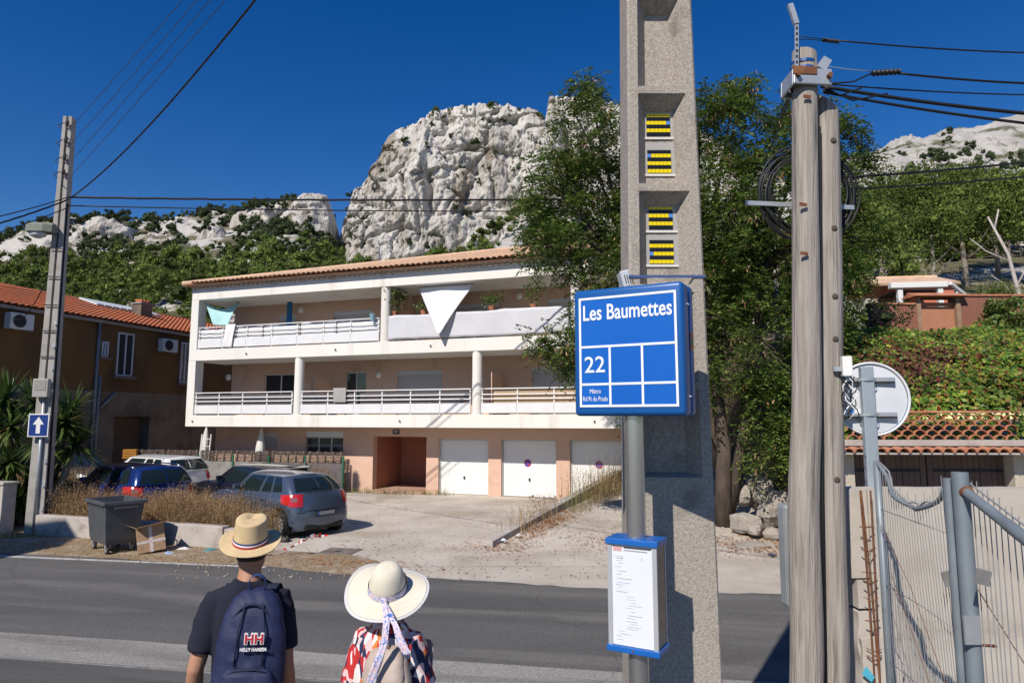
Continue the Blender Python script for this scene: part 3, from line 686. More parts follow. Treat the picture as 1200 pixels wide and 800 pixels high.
# genoise under the eave: two corbelled rows of tile ends
m = MB(); n = int((U1 - U0) / 0.215)
for row in range(2):
    zc = Z3b + 0.003 + row * 0.092; yo = -0.10 - row * 0.10
    for i in range(n):
        u = U0 + (i + 0.5 + 0.5 * row) * (U1 - U0) / n
        for_r = [[(u + rr * math.cos(math.pi * w / 6), y_, zc + rr * 0.8 * math.sin(math.pi * w / 6)) for w in range(7)] for y_, rr in ((yo, 0.105), (yo, 0.085), (0.2, 0.085))]
        m.rings(for_r, cap=False, closed=False)
    MB().box(U0 - 0.02, U1 + 0.02, yo + 0.05, 0.22, zc + 0.001, zc + 0.083).build('eave_mortar', M_white, apt)
o = m.build('eave_tiles', M_tile_dk, apt, recalc=False); o['kind'] = 'stuff'
# cloths hung on the balconies: things of their own, in the frame of the building
def on_front(px, py, w):
    r_ = Vector(ray(px, py)); t = (BP0 + BN * w - Vector((0, 0, CAM_H))).dot(BN) / r_.dot(BN); return Vector((0, 0, CAM_H)) + r_ * t
def cloth(name, A, B, C, D, mat, label, cat, sag=0.0, ripple=0.03, n=16, belly=0.08):
    """A top-left, B top-right, C bottom-right, D bottom-left (world)"""
    P = []
    for j in range(n + 1):
        v = j / n; row = []
        for i in range(n + 1):
            u = i / n; p = (A.lerp(B, u)).lerp(D.lerp(C, u), v)
            p = p + Vector((0, 0, -sag * math.sin(math.pi * u) * (1 - v))) - BN * (belly * math.sin(math.pi * v) * (0.4 + 0.6 * math.sin(math.pi * u))) + BN * ripple * math.sin(u * 9 + v * 3) * math.sin(math.pi * min(1, v + 0.1))
            row.append(p)
        P.append(row)
    o = MB().grid(P).build(name, mat, None, smooth=True, recalc=False); s = o.modifiers.new('thick', 'SOLIDIFY'); s.thickness = 0.004
    tag(o, label, cat); return o
M_turq = pm('turquoise_cloth', (0.42, 0.66, 0.66), (0.36, 0.60, 0.61), scale=2, rough=0.9)
cloth('sun_cloth', on_front(240.5, 354, 0.3), on_front(282, 352, 0.9), on_front(267, 381, 0.2), on_front(250, 381, 0.12), M_turq, 'pale turquoise cloth hung across the upper balcony corner', 'cloth', sag=0.32)
M_sail = pm('white_sailcloth', (0.82, 0.80, 0.82), (0.78, 0.765, 0.79), scale=1, rough=0.9)
cloth('shade_sail', on_front(490, 335, 0.45), on_front(556, 332, 0.45), on_front(514.5, 392, -0.40), on_front(513, 392, -0.40), M_sail, 'white triangular shade sail hanging down over the canvas railing', 'shade sail', sag=-0.02, belly=0.12)
cloth('towel', on_front(265, 380, 0.0), on_front(276, 379.5, 0.0), on_front(271, 407, -0.02), on_front(260, 407, -0.02), M_canvas, 'white towel drying over the upper balcony rail beside the turquoise cloth', 'towel', ripple=0.012, belly=0.02)
M_rug = pm('grey_rug', (0.33, 0.32, 0.30), (0.42, 0.41, 0.39), scale=20, rough=1.0, bump=0.6, bscale=80)
cloth('rug', on_front(390.5, 454.5, 0.02), on_front(405.5, 454.5, 0.02), on_front(405.5, 471.5, 0.0), on_front(390.5, 471.5, 0.0), M_rug, 'grey rug hung over the lower balcony railing', 'rug', ripple=0.008, belly=0.02)
# ================================================================== VEGETATION
M_pine = leafmat('pine_needles', [(0.0, (0.035, 0.055, 0.014)), (0.35, (0.085, 0.125, 0.026)), (0.7, (0.135, 0.175, 0.036)), (1.0, (0.20, 0.235, 0.06))], 0.25, 0.7, 0.15, 0.45, 0.22)
M_pine_dk = leafmat('shrub_leaves', [(0.0, (0.018, 0.03, 0.012)), (0.5, (0.04, 0.06, 0.022)), (1.0, (0.08, 0.10, 0.04))], 0.2, 0.7, 0.15, 0.35, 0.25)
M_bark = pm('pine_bark', (0.20, 0.165, 0.14), (0.30, 0.26, 0.23), scale=4, rough=1.0, bump=0.8, bscale=15, stretch=(1, 1, 0.3))

def crown_cards(h, w, nblob, ncard, size, flat=0.8, shade_core=0.74):
    """rounded clumps of needle sprays filling a crown of height h and half width w, base at z=0"""
    C = []; 
    for i in range(nblob):
        t = rng.uniform(0.22, 0.95); rad = w * (1.05 - 0.75 * t ** 1.6) * rng.uniform(0.25, 0.95); a = rng.uniform(0, 2 * math.pi)
        c = np.array([rad * math.cos(a), rad * math.sin(a), h * t]); r = w * rng.uniform(0.28, 0.48) * (1.1 - 0.45 * t)
        d = rng.normal(size=(ncard, 3)); d /= np.linalg.norm(d, axis=1)[:, None]; d[:, 2] = d[:, 2] * 0.9 + 0.12
        p = c + d * r * rng.uniform(0.7, 1.08, (ncard, 1)) * np.array([1, 1, flat])
        nn = d + rng.normal(size=(ncard, 3)) * 0.45; dd = np.cross(nn, rng.normal(size=(ncard, 3))); dd[:, 2] += 0.3; dd += d * 0.45; dd /= np.linalg.norm(dd, axis=1)[:, None]
        s = np.cross(dd, nn); s /= np.linalg.norm(s, axis=1)[:, None]
        L = size * rng.uniform(0.6, 1.3, (ncard, 1)); W = L * rng.uniform(0.35, 0.6, (ncard, 1))
        C.append(np.stack([p - dd * L * 0.4, p + s * W * 0.5, p + dd * L * 0.6, p - s * W * 0.5], 1))
        la, lo = np.linspace(-1.2, 1.5, 4), np.linspace(0, 2 * math.pi, 7); S_ = np.array([[(math.cos(a_) * math.cos(b_), math.cos(a_) * math.sin(b_), math.sin(a_) * flat) for b_ in lo] for a_ in la]) * r * shade_core + c   # solid core added inside each clump to block light and shape its shading
        C.append(np.stack([S_[:-1, :-1], S_[:-1, 1:], S_[1:, 1:], S_[1:, :-1]], 2).reshape(-1, 4, 3))
    return np.concatenate(C)
TPL = [crown_cards(1.0, 0.46 + 0.08 * (i % 3), 11, 52, 0.062, 0.8, 0.62) for i in range(8)]
TPL_S = [crown_cards(1.0, 0.8, 8, 24, 0.13, 0.9) for i in range(5)]
def scatter(name, pts, hts, tpls, mat, label, wid=1.0):
    out = []
    for (x, y, z), h in zip(pts, hts):
        t = tpls[rng.integers(len(tpls))]; a = rng.uniform(0, 2 * math.pi); ca, sa = math.cos(a), math.sin(a); w = h * wid * rng.uniform(0.85, 1.2)
        q = np.empty_like(t); q[..., 0] = (t[..., 0] * ca - t[..., 1] * sa) * w + x; q[..., 1] = (t[..., 0] * sa + t[..., 1] * ca) * w + y; q[..., 2] = t[..., 2] * h + z - 0.12 * h
        out.append(q.reshape(-1, 3))
    V = np.concatenate(out); o = npmesh(name, V, np.arange(len(V)).reshape(-1, 4), mat); tag(o, label, None, None, 'stuff'); return o
# pine wood on the left slope (one far-off mass)
def sample(b0, b1, d0, d1, n, keep):
    B = rng.uniform(b0, b1, n); D = np.sqrt(rng.uniform(d0 ** 2, d1 ** 2, n)); X = (B - 600) / F_PX * D; Z = hill_z(X, D)
    k = keep(B, D, X, Z); return np.stack([X, D, Z], 1)[k]
def elev_py(P):   # picture height of points, to know how far up the slope they stand
    d = P - np.array([0, 0, CAM_H]); f = d[:, 1] * math.cos(PITCH) + d[:, 2] * math.sin(PITCH); u = -d[:, 1] * math.sin(PITCH) + d[:, 2] * math.cos(PITCH)
    return 600 + F_PX * d[:, 0] / f, 400 - F_PX * u / f
pts = sample(-200, 720, 95, 182, 2600, lambda B, D, X, Z: np.ones(len(B), bool))
bx, by = elev_py(pts)
lim = np.interp(bx, [-200, 0, 60, 150, 200, 260, 330, 390, 410, 470, 560, 640, 720], [305, 300, 298, 296, 300, 300, 286, 276, 322, 320, 300, 285, 270])
pts = pts[(by > lim + 16) & (by < 430)][:680]
scatter('pine_wood', pts, rng.uniform(3.6, 8.2, len(pts)), TPL, M_pine, 'dense green pine wood covering the lower left slope', 0.95)
pts = sample(-200, 400, 148, 235, 560, lambda B, D, X, Z: fbm(X * 0.05, D * 0.05) > -0.05)
scatter('hill_scrub', pts, rng.uniform(1.6, 4.2, len(pts)), TPL_S, M_pine_dk, 'dark scrub scattered over the rocky left crest', 1.0)
# right slope: pines, then scattered scrub on the bare limestone
pts = sample(840, 1420, 62, 118, 350, lambda B, D, X, Z: np.ones(len(B), bool)); bx, by = elev_py(pts); pts = pts[by > np.interp(bx, [840, 1000, 1060, 1130, 1200, 1400], [262, 250, 254, 248, 240, 225])]
scatter('pine_wood', pts, rng.uniform(3.5, 7.0, len(pts)), TPL, M_pine, 'green pine wood on the slope behind the orange house', 0.9)
pts = sample(830, 1420, 115, 260, 300, lambda B, D, X, Z: fbm(X * 0.04 + 5, D * 0.04) > 0.02)
scatter('hill_scrub', pts, rng.uniform(1.5, 4.0, len(pts)), TPL_S, M_pine_dk, 'dark scrub scattered over the bare right-hand limestone slope', 1.0)

def tufts():
    P, nz = CL[0]; Q = P[4:nz - 2].reshape(-1, 3); i = rng.choice(len(Q), 1500); q = Q[i]; k = fbm(q[:, 0] * 0.12, q[:, 2] * 0.12, 4.0) > 0.05; q = q[k][:340]; scatter('cliff_scrub', [(a, b - 0.15, c) for a, b, c in q], rng.uniform(0.35, 1.25, len(q)), TPL_S, M_pine_dk, 'small dark tufts rooted in the cracks of the limestone dome', 1.1)
# single shrubs one can tell apart on the rocks
def surf_at(px, py):
    best = None
    for P, nz in CL:
        Q = P[:nz].reshape(-1, 3); x, y = elev_py(Q); d = (x - px) ** 2 + (y - py) ** 2; i = int(np.argmin(d))
        if best is None or d[i] < best[0] - 4 or (d[i] < best[0] + 4 and Q[i, 1] < best[1][1]): best = (d[i], Q[i])
    return best[1]
def card_tree(name, pos, h, w, label, cat, group, mat=M_pine, trunk=0.0, nblob=14, ncard=40, size=0.13):
    root = empty(name, pos, rng.uniform(0, 6.28), label, cat, group)
    if trunk > 0:
        m = MB(); lean = rng.uniform(-0.3, 0.3)
        m.tube([(0, 0, -0.5), (lean * 0.3, 0, trunk * 0.5), (lean, 0.1, trunk), (lean * 1.1, 0.15, trunk + h * 0.55)], [h * 0.035, h * 0.03, h * 0.024, h * 0.008], 7)
        for k in range(4):
            a = rng.uniform(0, 6.28); zz = trunk * rng.uniform(0.55, 1.0); m.tube([(lean * 0.8, 0.05, zz), (lean + math.cos(a) * w * 0.3, math.sin(a) * w * 0.3, zz + h * 0.15), (lean + math.cos(a) * w * 0.6, math.sin(a) * w * 0.6, zz + h * 0.35)], [h * 0.014, h * 0.01, h * 0.004], 5)
        m.build('trunk', M_bark, root, smooth=True, recalc=False)
    c = crown_cards(h, w, nblob, ncard, size * h, shade_core=0.74 if size > 0.1 else 0.28); c[..., 2] += trunk - 0.1 * h
    npmesh('crown', c.reshape(-1, 3), np.arange(c.shape[0] * 4).reshape(-1, 4), mat, root); return root
tufts()
tops = [(578, 131, 4.6, 'round pine standing on the very top of the limestone dome'), (511, 134, 3.0, 'small dark pine on the shoulder of the limestone dome'), (528, 131, 2.2, 'tiny shrub beside the small pine on the dome shoulder'), (632, 140, 3.0, 'dark shrub at the gap between dome and rock tower')]
for px, py, h, lb in tops:
    q = surf_at(px, py); card_tree('cliff_pine', (q[0], q[1] + 0.6, q[2] - 0.4), h, h * 0.62, lb, 'shrub', 'shrubs on the limestone cliff', M_pine, 0.15 * h, 10, 40, 0.14)
for px, py, h in ((506, 150, 2.6), (476, 169, 3.0), (557, 172, 4.0), (529, 162, 2.2), (544, 196, 2.4), (560, 215, 2.6), (590, 142, 2.2), (566, 140, 1.8), (607, 200, 2.2), (470, 205, 1.6), (500, 172, 2.0), (533, 245, 2.2), (548, 252, 2.8), (478, 285, 2.4), (500, 290, 2.2), (432, 262, 1.6), (520, 185, 1.4), (575, 205, 1.8), (447, 200, 1.3), (580, 180, 1.6)):
    q = surf_at(px, py); card_tree('cliff_shrub', (q[0], q[1] - 0.2, q[2] - 0.5), h, h * 0.8, 'dark green shrub clinging to the face of the limestone dome', 'shrub', 'shrubs on the limestone face', M_pine_dk, 0, 7, 32, 0.17)
for px, py, h in ((262, 258, 3.0), (288, 244, 4.0), (315, 247, 5.0), (300, 246, 4.2), (345, 236, 2.6), (330, 244, 3.2), (398, 232, 3.2), (176, 270, 4.0), (186, 268, 3.4), (204, 268, 4.6), (125, 256, 4.0), (98, 262, 3.6), (143, 262, 5.0), (22, 288, 3.0), (225, 263, 4.0), (240, 262, 3.4)):
    q = surf_at(px, py); card_tree('crest_pine', (q[0], q[1] + 0.5, q[2] - 0.5), h, h * 0.75, 'dark round pine among the white rocks of the left crest', 'shrub', 'pines among the crest rocks', M_pine_dk, 0.1 * h, 9, 40, 0.13)
# pines below the dome
for px, py, Y, h in ((520, 305, 150, 9), (545, 303, 145, 8), (566, 300, 150, 7), (500, 308, 150, 6), (640, 285, 150, 8), (655, 275, 155, 8), (590, 262, 178, 5), (575, 268, 176, 5), (605, 250, 182, 5), (618, 243, 184, 5), (560, 276, 174, 5)):
    p = at(px, py, Y); card_tree('pine_tree', (p.x, p.y, p.z - h * 0.5), h, h * 0.6, 'green pine at the foot of the limestone dome above the apartment roof', 'tree', 'pines at the foot of the dome', M_pine, 0.2, 13, 44, 0.11)
# pines behind the orange house, trunks in view
rp = [(1010, 300, 44, 8.5, 3.0), (1075, 255, 50, 8.5, 4.4), (1105, 262, 48, 7.5, 3.2), (1142, 252, 52, 8.0, 4.0), (1180, 262, 55, 7.5, 3.6), (1040, 262, 58, 8.0, 4.2), (1215, 270, 50, 8.0, 3.0), (1120, 228, 66, 8, 3.0), (1165, 225, 68, 8, 3.0), (1060, 228, 66, 8, 3.0), (1195, 228, 62, 7, 3.0), (990, 250, 60, 9, 3)]
rl_ = ['pine left of the white pergola, half hidden by the big leafy tree', 'tall pine with pale trunk rising straight behind the pergola roof', 'pine with forked crown behind the orange gable', 'tall pine above the right side of the tiled gate', 'pine beside the bare dead tree', 'pine higher up the slope behind the pergola pine', 'pine to the right of the bare dead tree', 'pine far up the slope above the tiled gate', 'pine far up the slope between gate and dead tree', 'pine far up the slope above the pergola', 'pine far up the slope above the dead tree', 'pine far up the slope behind the right edge of the leafy tree']
for (px, py, Y, h, tk), lb_ in zip(rp, rl_):
    X = (px - 600) / F_PX * Y; z = float(hill_z(X, Y)) if Y > 40 else float(bank_z(X, Y))
    card_tree('pine_tree', (X, Y, z - 0.3), h * 0.85, h * 0.50, lb_, 'tree', 'pines behind the orange house', M_pine, tk, 28, 280, 0.034)
def bush_at(px, py, Y, h, w, label, mat=M_pine, nb=16, nc=340, size=0.032):
    X = (px - 600) / F_PX * Y; z = float(bank_z(X, Y)); card_tree('bush', (X, Y, z - 0.1), h, w, label, 'bush', None, mat, 0, nb, nc, size)
bush_at(1010, 0, 22.5, 3.4, 2.1, 'tall feathery green bush left of the white pergola'); bush_at(1062, 0, 22.8, 1.25, 1.2, 'low green bush directly in front of the white pergola')
bush_at(1182, 0, 25, 2.6, 2.2, 'bright green bush above the brick wall to the right of the gate'); bush_at(1135, 0, 27, 1.2, 1.0, 'small green bush beside the orange house wall'); bush_at(985, 0, 19, 3.6, 1.6, 'dark green bush at the left end of the brick wall', M_pine_dk)
# dead white branch tree
def bare_tree():
    X = (1208 - 600) / F_PX * 34; z = float(bank_z(X, 34)); root = empty('dead_tree', (X, 34, z), 0, 'bare whitish dead tree leaning over the slope', 'tree')
    m = MB(); m.tube([(0, 0, 0), (-0.15, 0, 2.5), (-0.6, 0, 5.0), (-1.5, 0, 7.0)], [0.13, 0.11, 0.08, 0.04], 8)
    for a in (((-0.3, 0, 3.3), (0.5, 0, 4.6), (0.8, 0.1, 5.8)), ((-0.5, 0, 4.6), (-1.6, 0.2, 5.2), (-2.4, 0.2, 5.9)), ((-1.2, 0, 6.3), (-0.9, 0, 7.4)), ((-0.2, 0, 2.6), (-1.1, 0.1, 3.6), (-1.5, 0.1, 3.9))):
        m.tube(a, [0.05, 0.035, 0.015][:len(a)], 6)
    m.build('trunk', pm('bleached_wood', (0.42, 0.36, 0.33), (0.5, 0.45, 0.41), scale=5, rough=0.9), root, smooth=True, recalc=False)
bare_tree()

# ------------------------------------------------------------------ the big leafy tree
M_leaf = leafmat('locust_leaf', [(0.0, (0.045, 0.085, 0.016)), (0.4, (0.095, 0.155, 0.03)), (0.75, (0.145, 0.205, 0.04)), (0.95, (0.20, 0.26, 0.06)), (1.0, (0.30, 0.24, 0.06))], 0.35, 0.5, 0.35, 0.25, 0.9)
M_pod = leafmat('seed_pod', [(0.0, (0.28, 0.12, 0.06)), (0.6, (0.50, 0.29, 0.16)), (1.0, (0.62, 0.42, 0.27))], 0.2, 0.7, 0.2)
M_tbark = pm('dark_bark', (0.06, 0.045, 0.035), (0.13, 0.10, 0.08), scale=6, rough=1.0, bump=0.9, bscale=22, stretch=(1, 1, 0.3))
def big_tree():
    base = Vector((4.98, 16.0, float(ramp_z(4.98, 16.0)) - 0.1)); root = empty('leafy_tree', base, 0, 'big dark leafy tree with brown pods growing beside the dirt ramp', 'tree')
    lobes = [(690, 165, 16.0, 48, 62), (655, 225, 15.6, 50, 55), (640, 290, 15.4, 42, 40), (690, 250, 16.2, 60, 70), (700, 345, 15.6, 55, 60), (672, 400, 15.0, 40, 24), (640, 405, 14.8, 26, 12), (690, 430, 15.2, 34, 24),
             (770, 180, 16.5, 60, 80), (770, 300, 16.2, 80, 110), (775, 430, 16.2, 70, 80), (860, 150, 16.2, 42, 60), (870, 230, 15.8, 60, 70), (905, 300, 15.8, 80, 80), (960, 225, 15.8, 42, 55), (975, 165, 16.0, 34, 34), (965, 330, 15.6, 50, 70),
             (895, 400, 15.6, 80, 75), (960, 420, 15.6, 40, 60), (900, 478, 15.4, 52, 46), (918, 540, 15.0, 36, 32), (860, 110, 16.3, 22, 30), (690, 105, 16.2, 24, 22), (838, 330, 16.4, 60, 100), (1000, 200, 15.8, 26, 24), (620, 250, 15.2, 22, 26), (940, 130, 16.2, 30, 30), (820, 135, 16.4, 34, 34), (915, 175, 16.0, 40, 36), (990, 270, 15.7, 32, 44), (940, 480, 15.2, 40, 40), (855, 260, 15.4, 50, 60)]
    cl = []; lc = []
    vol = np.array([l[3] * l[4] for l in lobes], float); cnt = (vol / vol.sum() * 1260).astype(int) + 6
    for (px, py, Y, rx, ry), n in zip(lobes, cnt):
        c = at(px, py, Y) - base; sx, sz = rx * Y / F_PX, ry * Y / F_PX; lc.append((c, sx, sz))
        d = rng.normal(size=(n, 3)); d /= np.linalg.norm(d, axis=1)[:, None]; r = rng.uniform(0.25, 1.05, (n, 1)) ** 0.55
        cl.append(np.array(c) + d * r * np.array([sx, min(sx, sz) * 0.85 + 0.25, sz]))
    C = np.concatenate(cl)
    # wood: stems, limbs to each lobe, twigs to the clusters
    m = MB(); st = [(Vector((0, 0, 0)), Vector((0.05, 0, 2.0)), Vector((-0.15, 0.1, 4.2)), Vector((-0.3, 0.2, 6.8))), (Vector((0.1, 0, 0.3)), Vector((0.5, -0.1, 2.2)), Vector((0.9, -0.1, 4.2)), Vector((1.1, 0, 6.6))), (Vector((0, 0.1, 1.4)), Vector((-0.7, 0, 3.0)), Vector((-1.5, -0.2, 4.8)), Vector((-2.2, -0.2, 6.6)))]
    for k, s in enumerate(st): m.tube(s, [[0.24, 0.17, 0.12, 0.05], [0.15, 0.12, 0.09, 0.04], [0.12, 0.10, 0.07, 0.03]][k], 9)
    spts = [s[i].lerp(s[i + 1], t) for s in st for i in range(3) for t in (0.0, 0.33, 0.66)]
    for c, sx, sz in lc:
        c = Vector(c); low = [p for p in spts if p.z < c.z + 0.3] or spts; a = min(low, key=lambda p: (p - c).length + 0.4 * abs(p.z - c.z + 1))
        mid = a.lerp(c, 0.5) + Vector((rng.uniform(-.15, .15), rng.uniform(-.15, .15), -0.1 + rng.uniform(0, .35)))
        m.tube([a, mid, c], [0.06, 0.04, 0.018], 6)
    m.build('trunk', M_tbark, root, smooth=True, recalc=False)
    tw = MB(); k = 0
    for (c, sx, sz), n in zip(lc, cnt):
        for i in range(0, n, 2):
            p = Vector(C[k + i]); a = Vector(c).lerp(p, rng.uniform(0.0, 0.4)); tw.tube([a, a.lerp(p, 0.55) + Vector((0, 0, 0.08)), p], [0.014, 0.010, 0.005], 4, cap=False)
        k += n
    o = tw.build('twigs', M_tbark, root, recalc=False); o['kind'] = 'stuff'
    # compound leaves: sprays of leaflets arching out of each cluster
    ns = 12; nl = 10; N = len(C)
    d = rng.normal(size=(N, ns, 3)); d[..., 2] = d[..., 2] * 0.6 + 0.05; d /= np.linalg.norm(d, axis=2)[..., None]
    L = rng.uniform(0.22, 0.42, (N, ns, 1)); start = C[:, None, :] + rng.normal(size=(N, ns, 3)) * 0.12
    side = np.cross(d, np.array([0, 0, 1.0])); side /= np.linalg.norm(side, axis=2)[..., None] + 1e-9
    t = np.linspace(0.15, 1.0, nl)[None, None, :, None]
    pos = start[:, :, None, :] + d[:, :, None, :] * L[:, :, None, :] * t - np.array([0, 0, 1.0]) * (0.16 * t ** 2)
    sg = np.where(np.arange(nl) % 2 == 0, 1.0, -1.0)[None, None, :, None]
    ld = side[:, :, None, :] * sg * 0.9 + d[:, :, None, :] * 0.55 + np.array([0, 0, -0.25]) + rng.normal(size=pos.shape) * 0.18
    ld /= np.linalg.norm(ld, axis=-1)[..., None]; ls = np.cross(ld, np.array([0, 0, 1.0]) + rng.normal(size=pos.shape) * 0.45); ls /= np.linalg.norm(ls, axis=-1)[..., None]
    pos, ld, ls = pos.reshape(-1, 3), ld.reshape(-1, 3), ls.reshape(-1, 3); n = len(pos)
    V, Fc = leaf_quads(pos, rng.uniform(0.08, 0.14, n), rng.uniform(0.036, 0.052, n), ld, ls)
    npmesh('crown', V, Fc, M_leaf, root)
    # hanging pods
    pc = C[rng.choice(N, 680)]; P = (pc[:, None, :] + rng.normal(size=(680, 6, 3)) * 0.09).reshape(-1, 3); n = len(P)
    d = rng.normal(size=(n, 3)) * 0.28 + np.array([0, 0, -1.0]); d /= np.linalg.norm(d, axis=1)[:, None]; s = np.cross(d, rng.normal(size=(n, 3))); s /= np.linalg.norm(s, axis=1)[:, None]
    V, Fc = leaf_quads(P, rng.uniform(0.09, 0.17, n), rng.uniform(0.022, 0.036, n), d, s); o = npmesh('seed_pods', V, Fc, M_pod, root); o['kind'] = 'stuff'
big_tree()
bush_at(1186, 0, 18.3, 1.25, 1.0, 'leafy green bush growing in front of the right end of the brick wall', M_leaf, 12, 240, 0.09)

# ------------------------------------------------------------------ creeper on the bank
M_ivy = leafmat('creeper_leaf', [(0.0, (0.045, 0.10, 0.014)), (0.45, (0.12, 0.21, 0.024)), (0.72, (0.22, 0.30, 0.036)), (0.86, (0.36, 0.33, 0.055)), (0.93, (0.22, 0.11, 0.035)), (0.985, (0.26, 0.05, 0.03)), (1.0, (0.45, 0.02, 0.03))], 0.3, 0.5, 0.35, 0.4, 1.1)
M_ivy_r = leafmat('withered_creeper_leaf', [(0.0, (0.06, 0.02, 0.02)), (0.5, (0.13, 0.05, 0.035)), (0.85, (0.2, 0.09, 0.05)), (1.0, (0.12, 0.17, 0.03))], 0.2, 0.7, 0.2)
def creeper():
    n = 56000; X = rng.uniform(5.9, 16, n); Y = GY + 0.4 + rng.uniform(0, 1, n) ** 1.2 * 5.6; Z = bank_z(X, Y)
    k = X - (Y - 13) * 0.16 > 6.0 + 0.5 * fbm(Y, 3.3); X, Y, Z = X[k], Y[k], Z[k]; n = len(X)
    P = np.stack([X, Y, Z + np.abs(fbm(X * 0.9, Y * 0.9)) * (0.95 - 0.6 * sm(15.5, 17.5, Y)) + rng.uniform(-0.05, 0.18, n)], 1)
    nrm = np.array([-0.1, -0.72, 0.72]) + rng.normal(size=(n, 3)) * 0.42; nrm /= np.linalg.norm(nrm, axis=1)[:, None]
    d = np.cross(nrm, rng.normal(size=(n, 3))); d[:, 2] -= 0.5; d -= nrm * (d * nrm).sum(1)[:, None]; d /= np.linalg.norm(d, axis=1)[:, None]; s = np.cross(nrm, d)
    bx, by = elev_py(P); w = np.exp(-((bx - 1050) / 75) ** 2 - ((by - 425) / 33) ** 2) + 0.6 * fbm(X * 1.3, Z * 1.3) + rng.normal(size=n) * 0.30
    red = w > 0.72
    for sel, mat, nm, lb in ((~red, M_ivy, 'creeper', 'green and yellow creeper covering the bank above the garage'), (red, M_ivy_r, 'withered_creeper', 'withered reddish creeper patch in the middle of the bank')):
        if nm == 'creeper':   # trails hanging over the edge beside the tile screen
            ex = np.stack([np.where(rng.uniform(size=2600) < 0.6, rng.uniform(9.35, 13, 2600), rng.uniform(6.2, 9.4, 2600)), GY + rng.uniform(-0.12, 0.45, 2600), rng.uniform(2.2, 3.1, 2600)], 1); ex[:, 1] = np.where(ex[:, 0] < 9.35, GY + 0.36, ex[:, 1]); P = np.concatenate([P, ex]); sel = np.concatenate([sel, np.ones(2600, bool)]); nrm2 = np.array([-0.1, -0.9, 0.4]) + rng.normal(size=(2600, 3)) * 0.4; d2 = np.cross(nrm2, rng.normal(size=(2600, 3))); d2 /= np.linalg.norm(d2, axis=1)[:, None]; s2 = np.cross(nrm2, d2); s2 /= np.linalg.norm(s2, axis=1)[:, None]; d = np.concatenate([d, d2]); s = np.concatenate([s, s2]); red = np.concatenate([red, np.zeros(2600, bool)])
        else: sel = red
        q = P[sel]; V, Fc = leaf_quads(q, rng.uniform(0.07, 0.135, len(q)), rng.uniform(0.045, 0.09, len(q)), d[sel], s[sel]); o = npmesh(nm, V, Fc, mat); tag(o, lb, None, None, 'stuff')
creeper()
# ================================================================== LEFT: old ochre building
def on_plane(px, py, P0, n):
    r_ = Vector(ray(px, py)); t = (Vector(P0) - Vector((0, 0, CAM_H))).dot(n) / r_.dot(n); return Vector((0, 0, CAM_H)) + r_ * t
OD = Vector((0.294, 0.956, 0)).normalized(); OA = math.atan2(OD.y, OD.x); ON = Vector((OD.y, -OD.x, 0)); OP = Vector((-16.0, 33.0, 0)) - OD * 17
def oloc(px, py):
    q = on_plane(px, py, OP, ON) - OP; return q.dot(OD), q.z
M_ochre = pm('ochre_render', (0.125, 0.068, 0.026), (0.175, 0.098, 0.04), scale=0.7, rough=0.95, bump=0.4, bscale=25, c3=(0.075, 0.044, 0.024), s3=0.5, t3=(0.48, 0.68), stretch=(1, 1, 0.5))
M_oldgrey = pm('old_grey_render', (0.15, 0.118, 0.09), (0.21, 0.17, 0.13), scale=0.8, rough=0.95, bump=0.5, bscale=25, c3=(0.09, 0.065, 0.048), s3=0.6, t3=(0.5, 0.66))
M_redtile = pm('red_tile', (0.42, 0.115, 0.045), (0.54, 0.18, 0.075), scale=6, rough=0.9, c3=(0.32, 0.14, 0.08), s3=1.2, t3=(0.5, 0.66))
M_zinc = pm('zinc', (0.30, 0.30, 0.31), (0.22, 0.22, 0.23), scale=3, rough=0.6, metal=0.2)
M_whitewood = pm('white_joinery', (0.55, 0.56, 0.58), rough=0.5)
old = empty('ochre_house', OP, OA, 'long old ochre house with red tiled roof standing in shade', 'building')
OL, OE = 30.0, 6.84
dx0, dz0 = oloc(134, 488); dx1, _ = oloc(175, 490)
m = MB(); SPL = 3.85
m.box(0, OL, 0, 8, SPL, OE); m.build('upper_wall', M_ochre, old)
m = MB(); m.box(0, dx0, -0.02, 8, 0, SPL); m.box(dx1, OL, -0.02, 8, 0, SPL); m.box(dx0, dx1, -0.02, 8, dz0, SPL); m.box(dx0, dx1, 0.5, 8, 0, dz0); m.build('lower_wall', M_oldgrey, old)
m = MB(); m.box(dx0 + 0.02, dx1 - 0.02, 0.44, 0.49, 0, dz0 - 0.02); d = m.build('door', pm('dark_timber', (0.07, 0.05, 0.04), (0.12, 0.075, 0.05), scale=5, rough=0.8), old)
def owin(px0, px1, pyt, pyb, name='window'):
    u0, zt = oloc(px0, pyt); u1, _ = oloc(px1, pyt); _, zb_ = oloc((px0 + px1) / 2, pyb); zt = oloc((px0 + px1) / 2, pyt)[1]
    f = MB(); t = 0.07; um = (u0 + u1) / 2
    for a, b in ((u0, u0 + t), (um - t / 2, um + t / 2), (u1 - t, u1)): f.box(a, b, -0.05, -0.005, zb_, zt)
    f.box(u0, u1, -0.048, -0.006, zt, zt + t); f.box(u0, u1, -0.048, -0.006, zb_ - t, zb_)
    o = f.build(name, M_whitewood, old)
    for a, b in ((u0 + t, um - t / 2), (um + t / 2, u1 - t)): MB().box(a, b, -0.02, -0.006, zb_, zt).build('pane', M_glass, o)
    s = MB(); s.box(u0 - 0.15, u1 + 0.15, -0.16, -0.003, zb_ - 0.2, zb_ - 0.075); s.build('sill', M_oldgrey, o)
owin(138, 157, 392, 439); owin(212, 222, 403, 447); owin(119, 127, 402, 416)
m = MB(); m.tube([(0, -0.16, OE - 0.05), (OL, -0.16, OE - 0.05)], 0.09, 8); m.build('gutter', M_zinc, old, smooth=True)
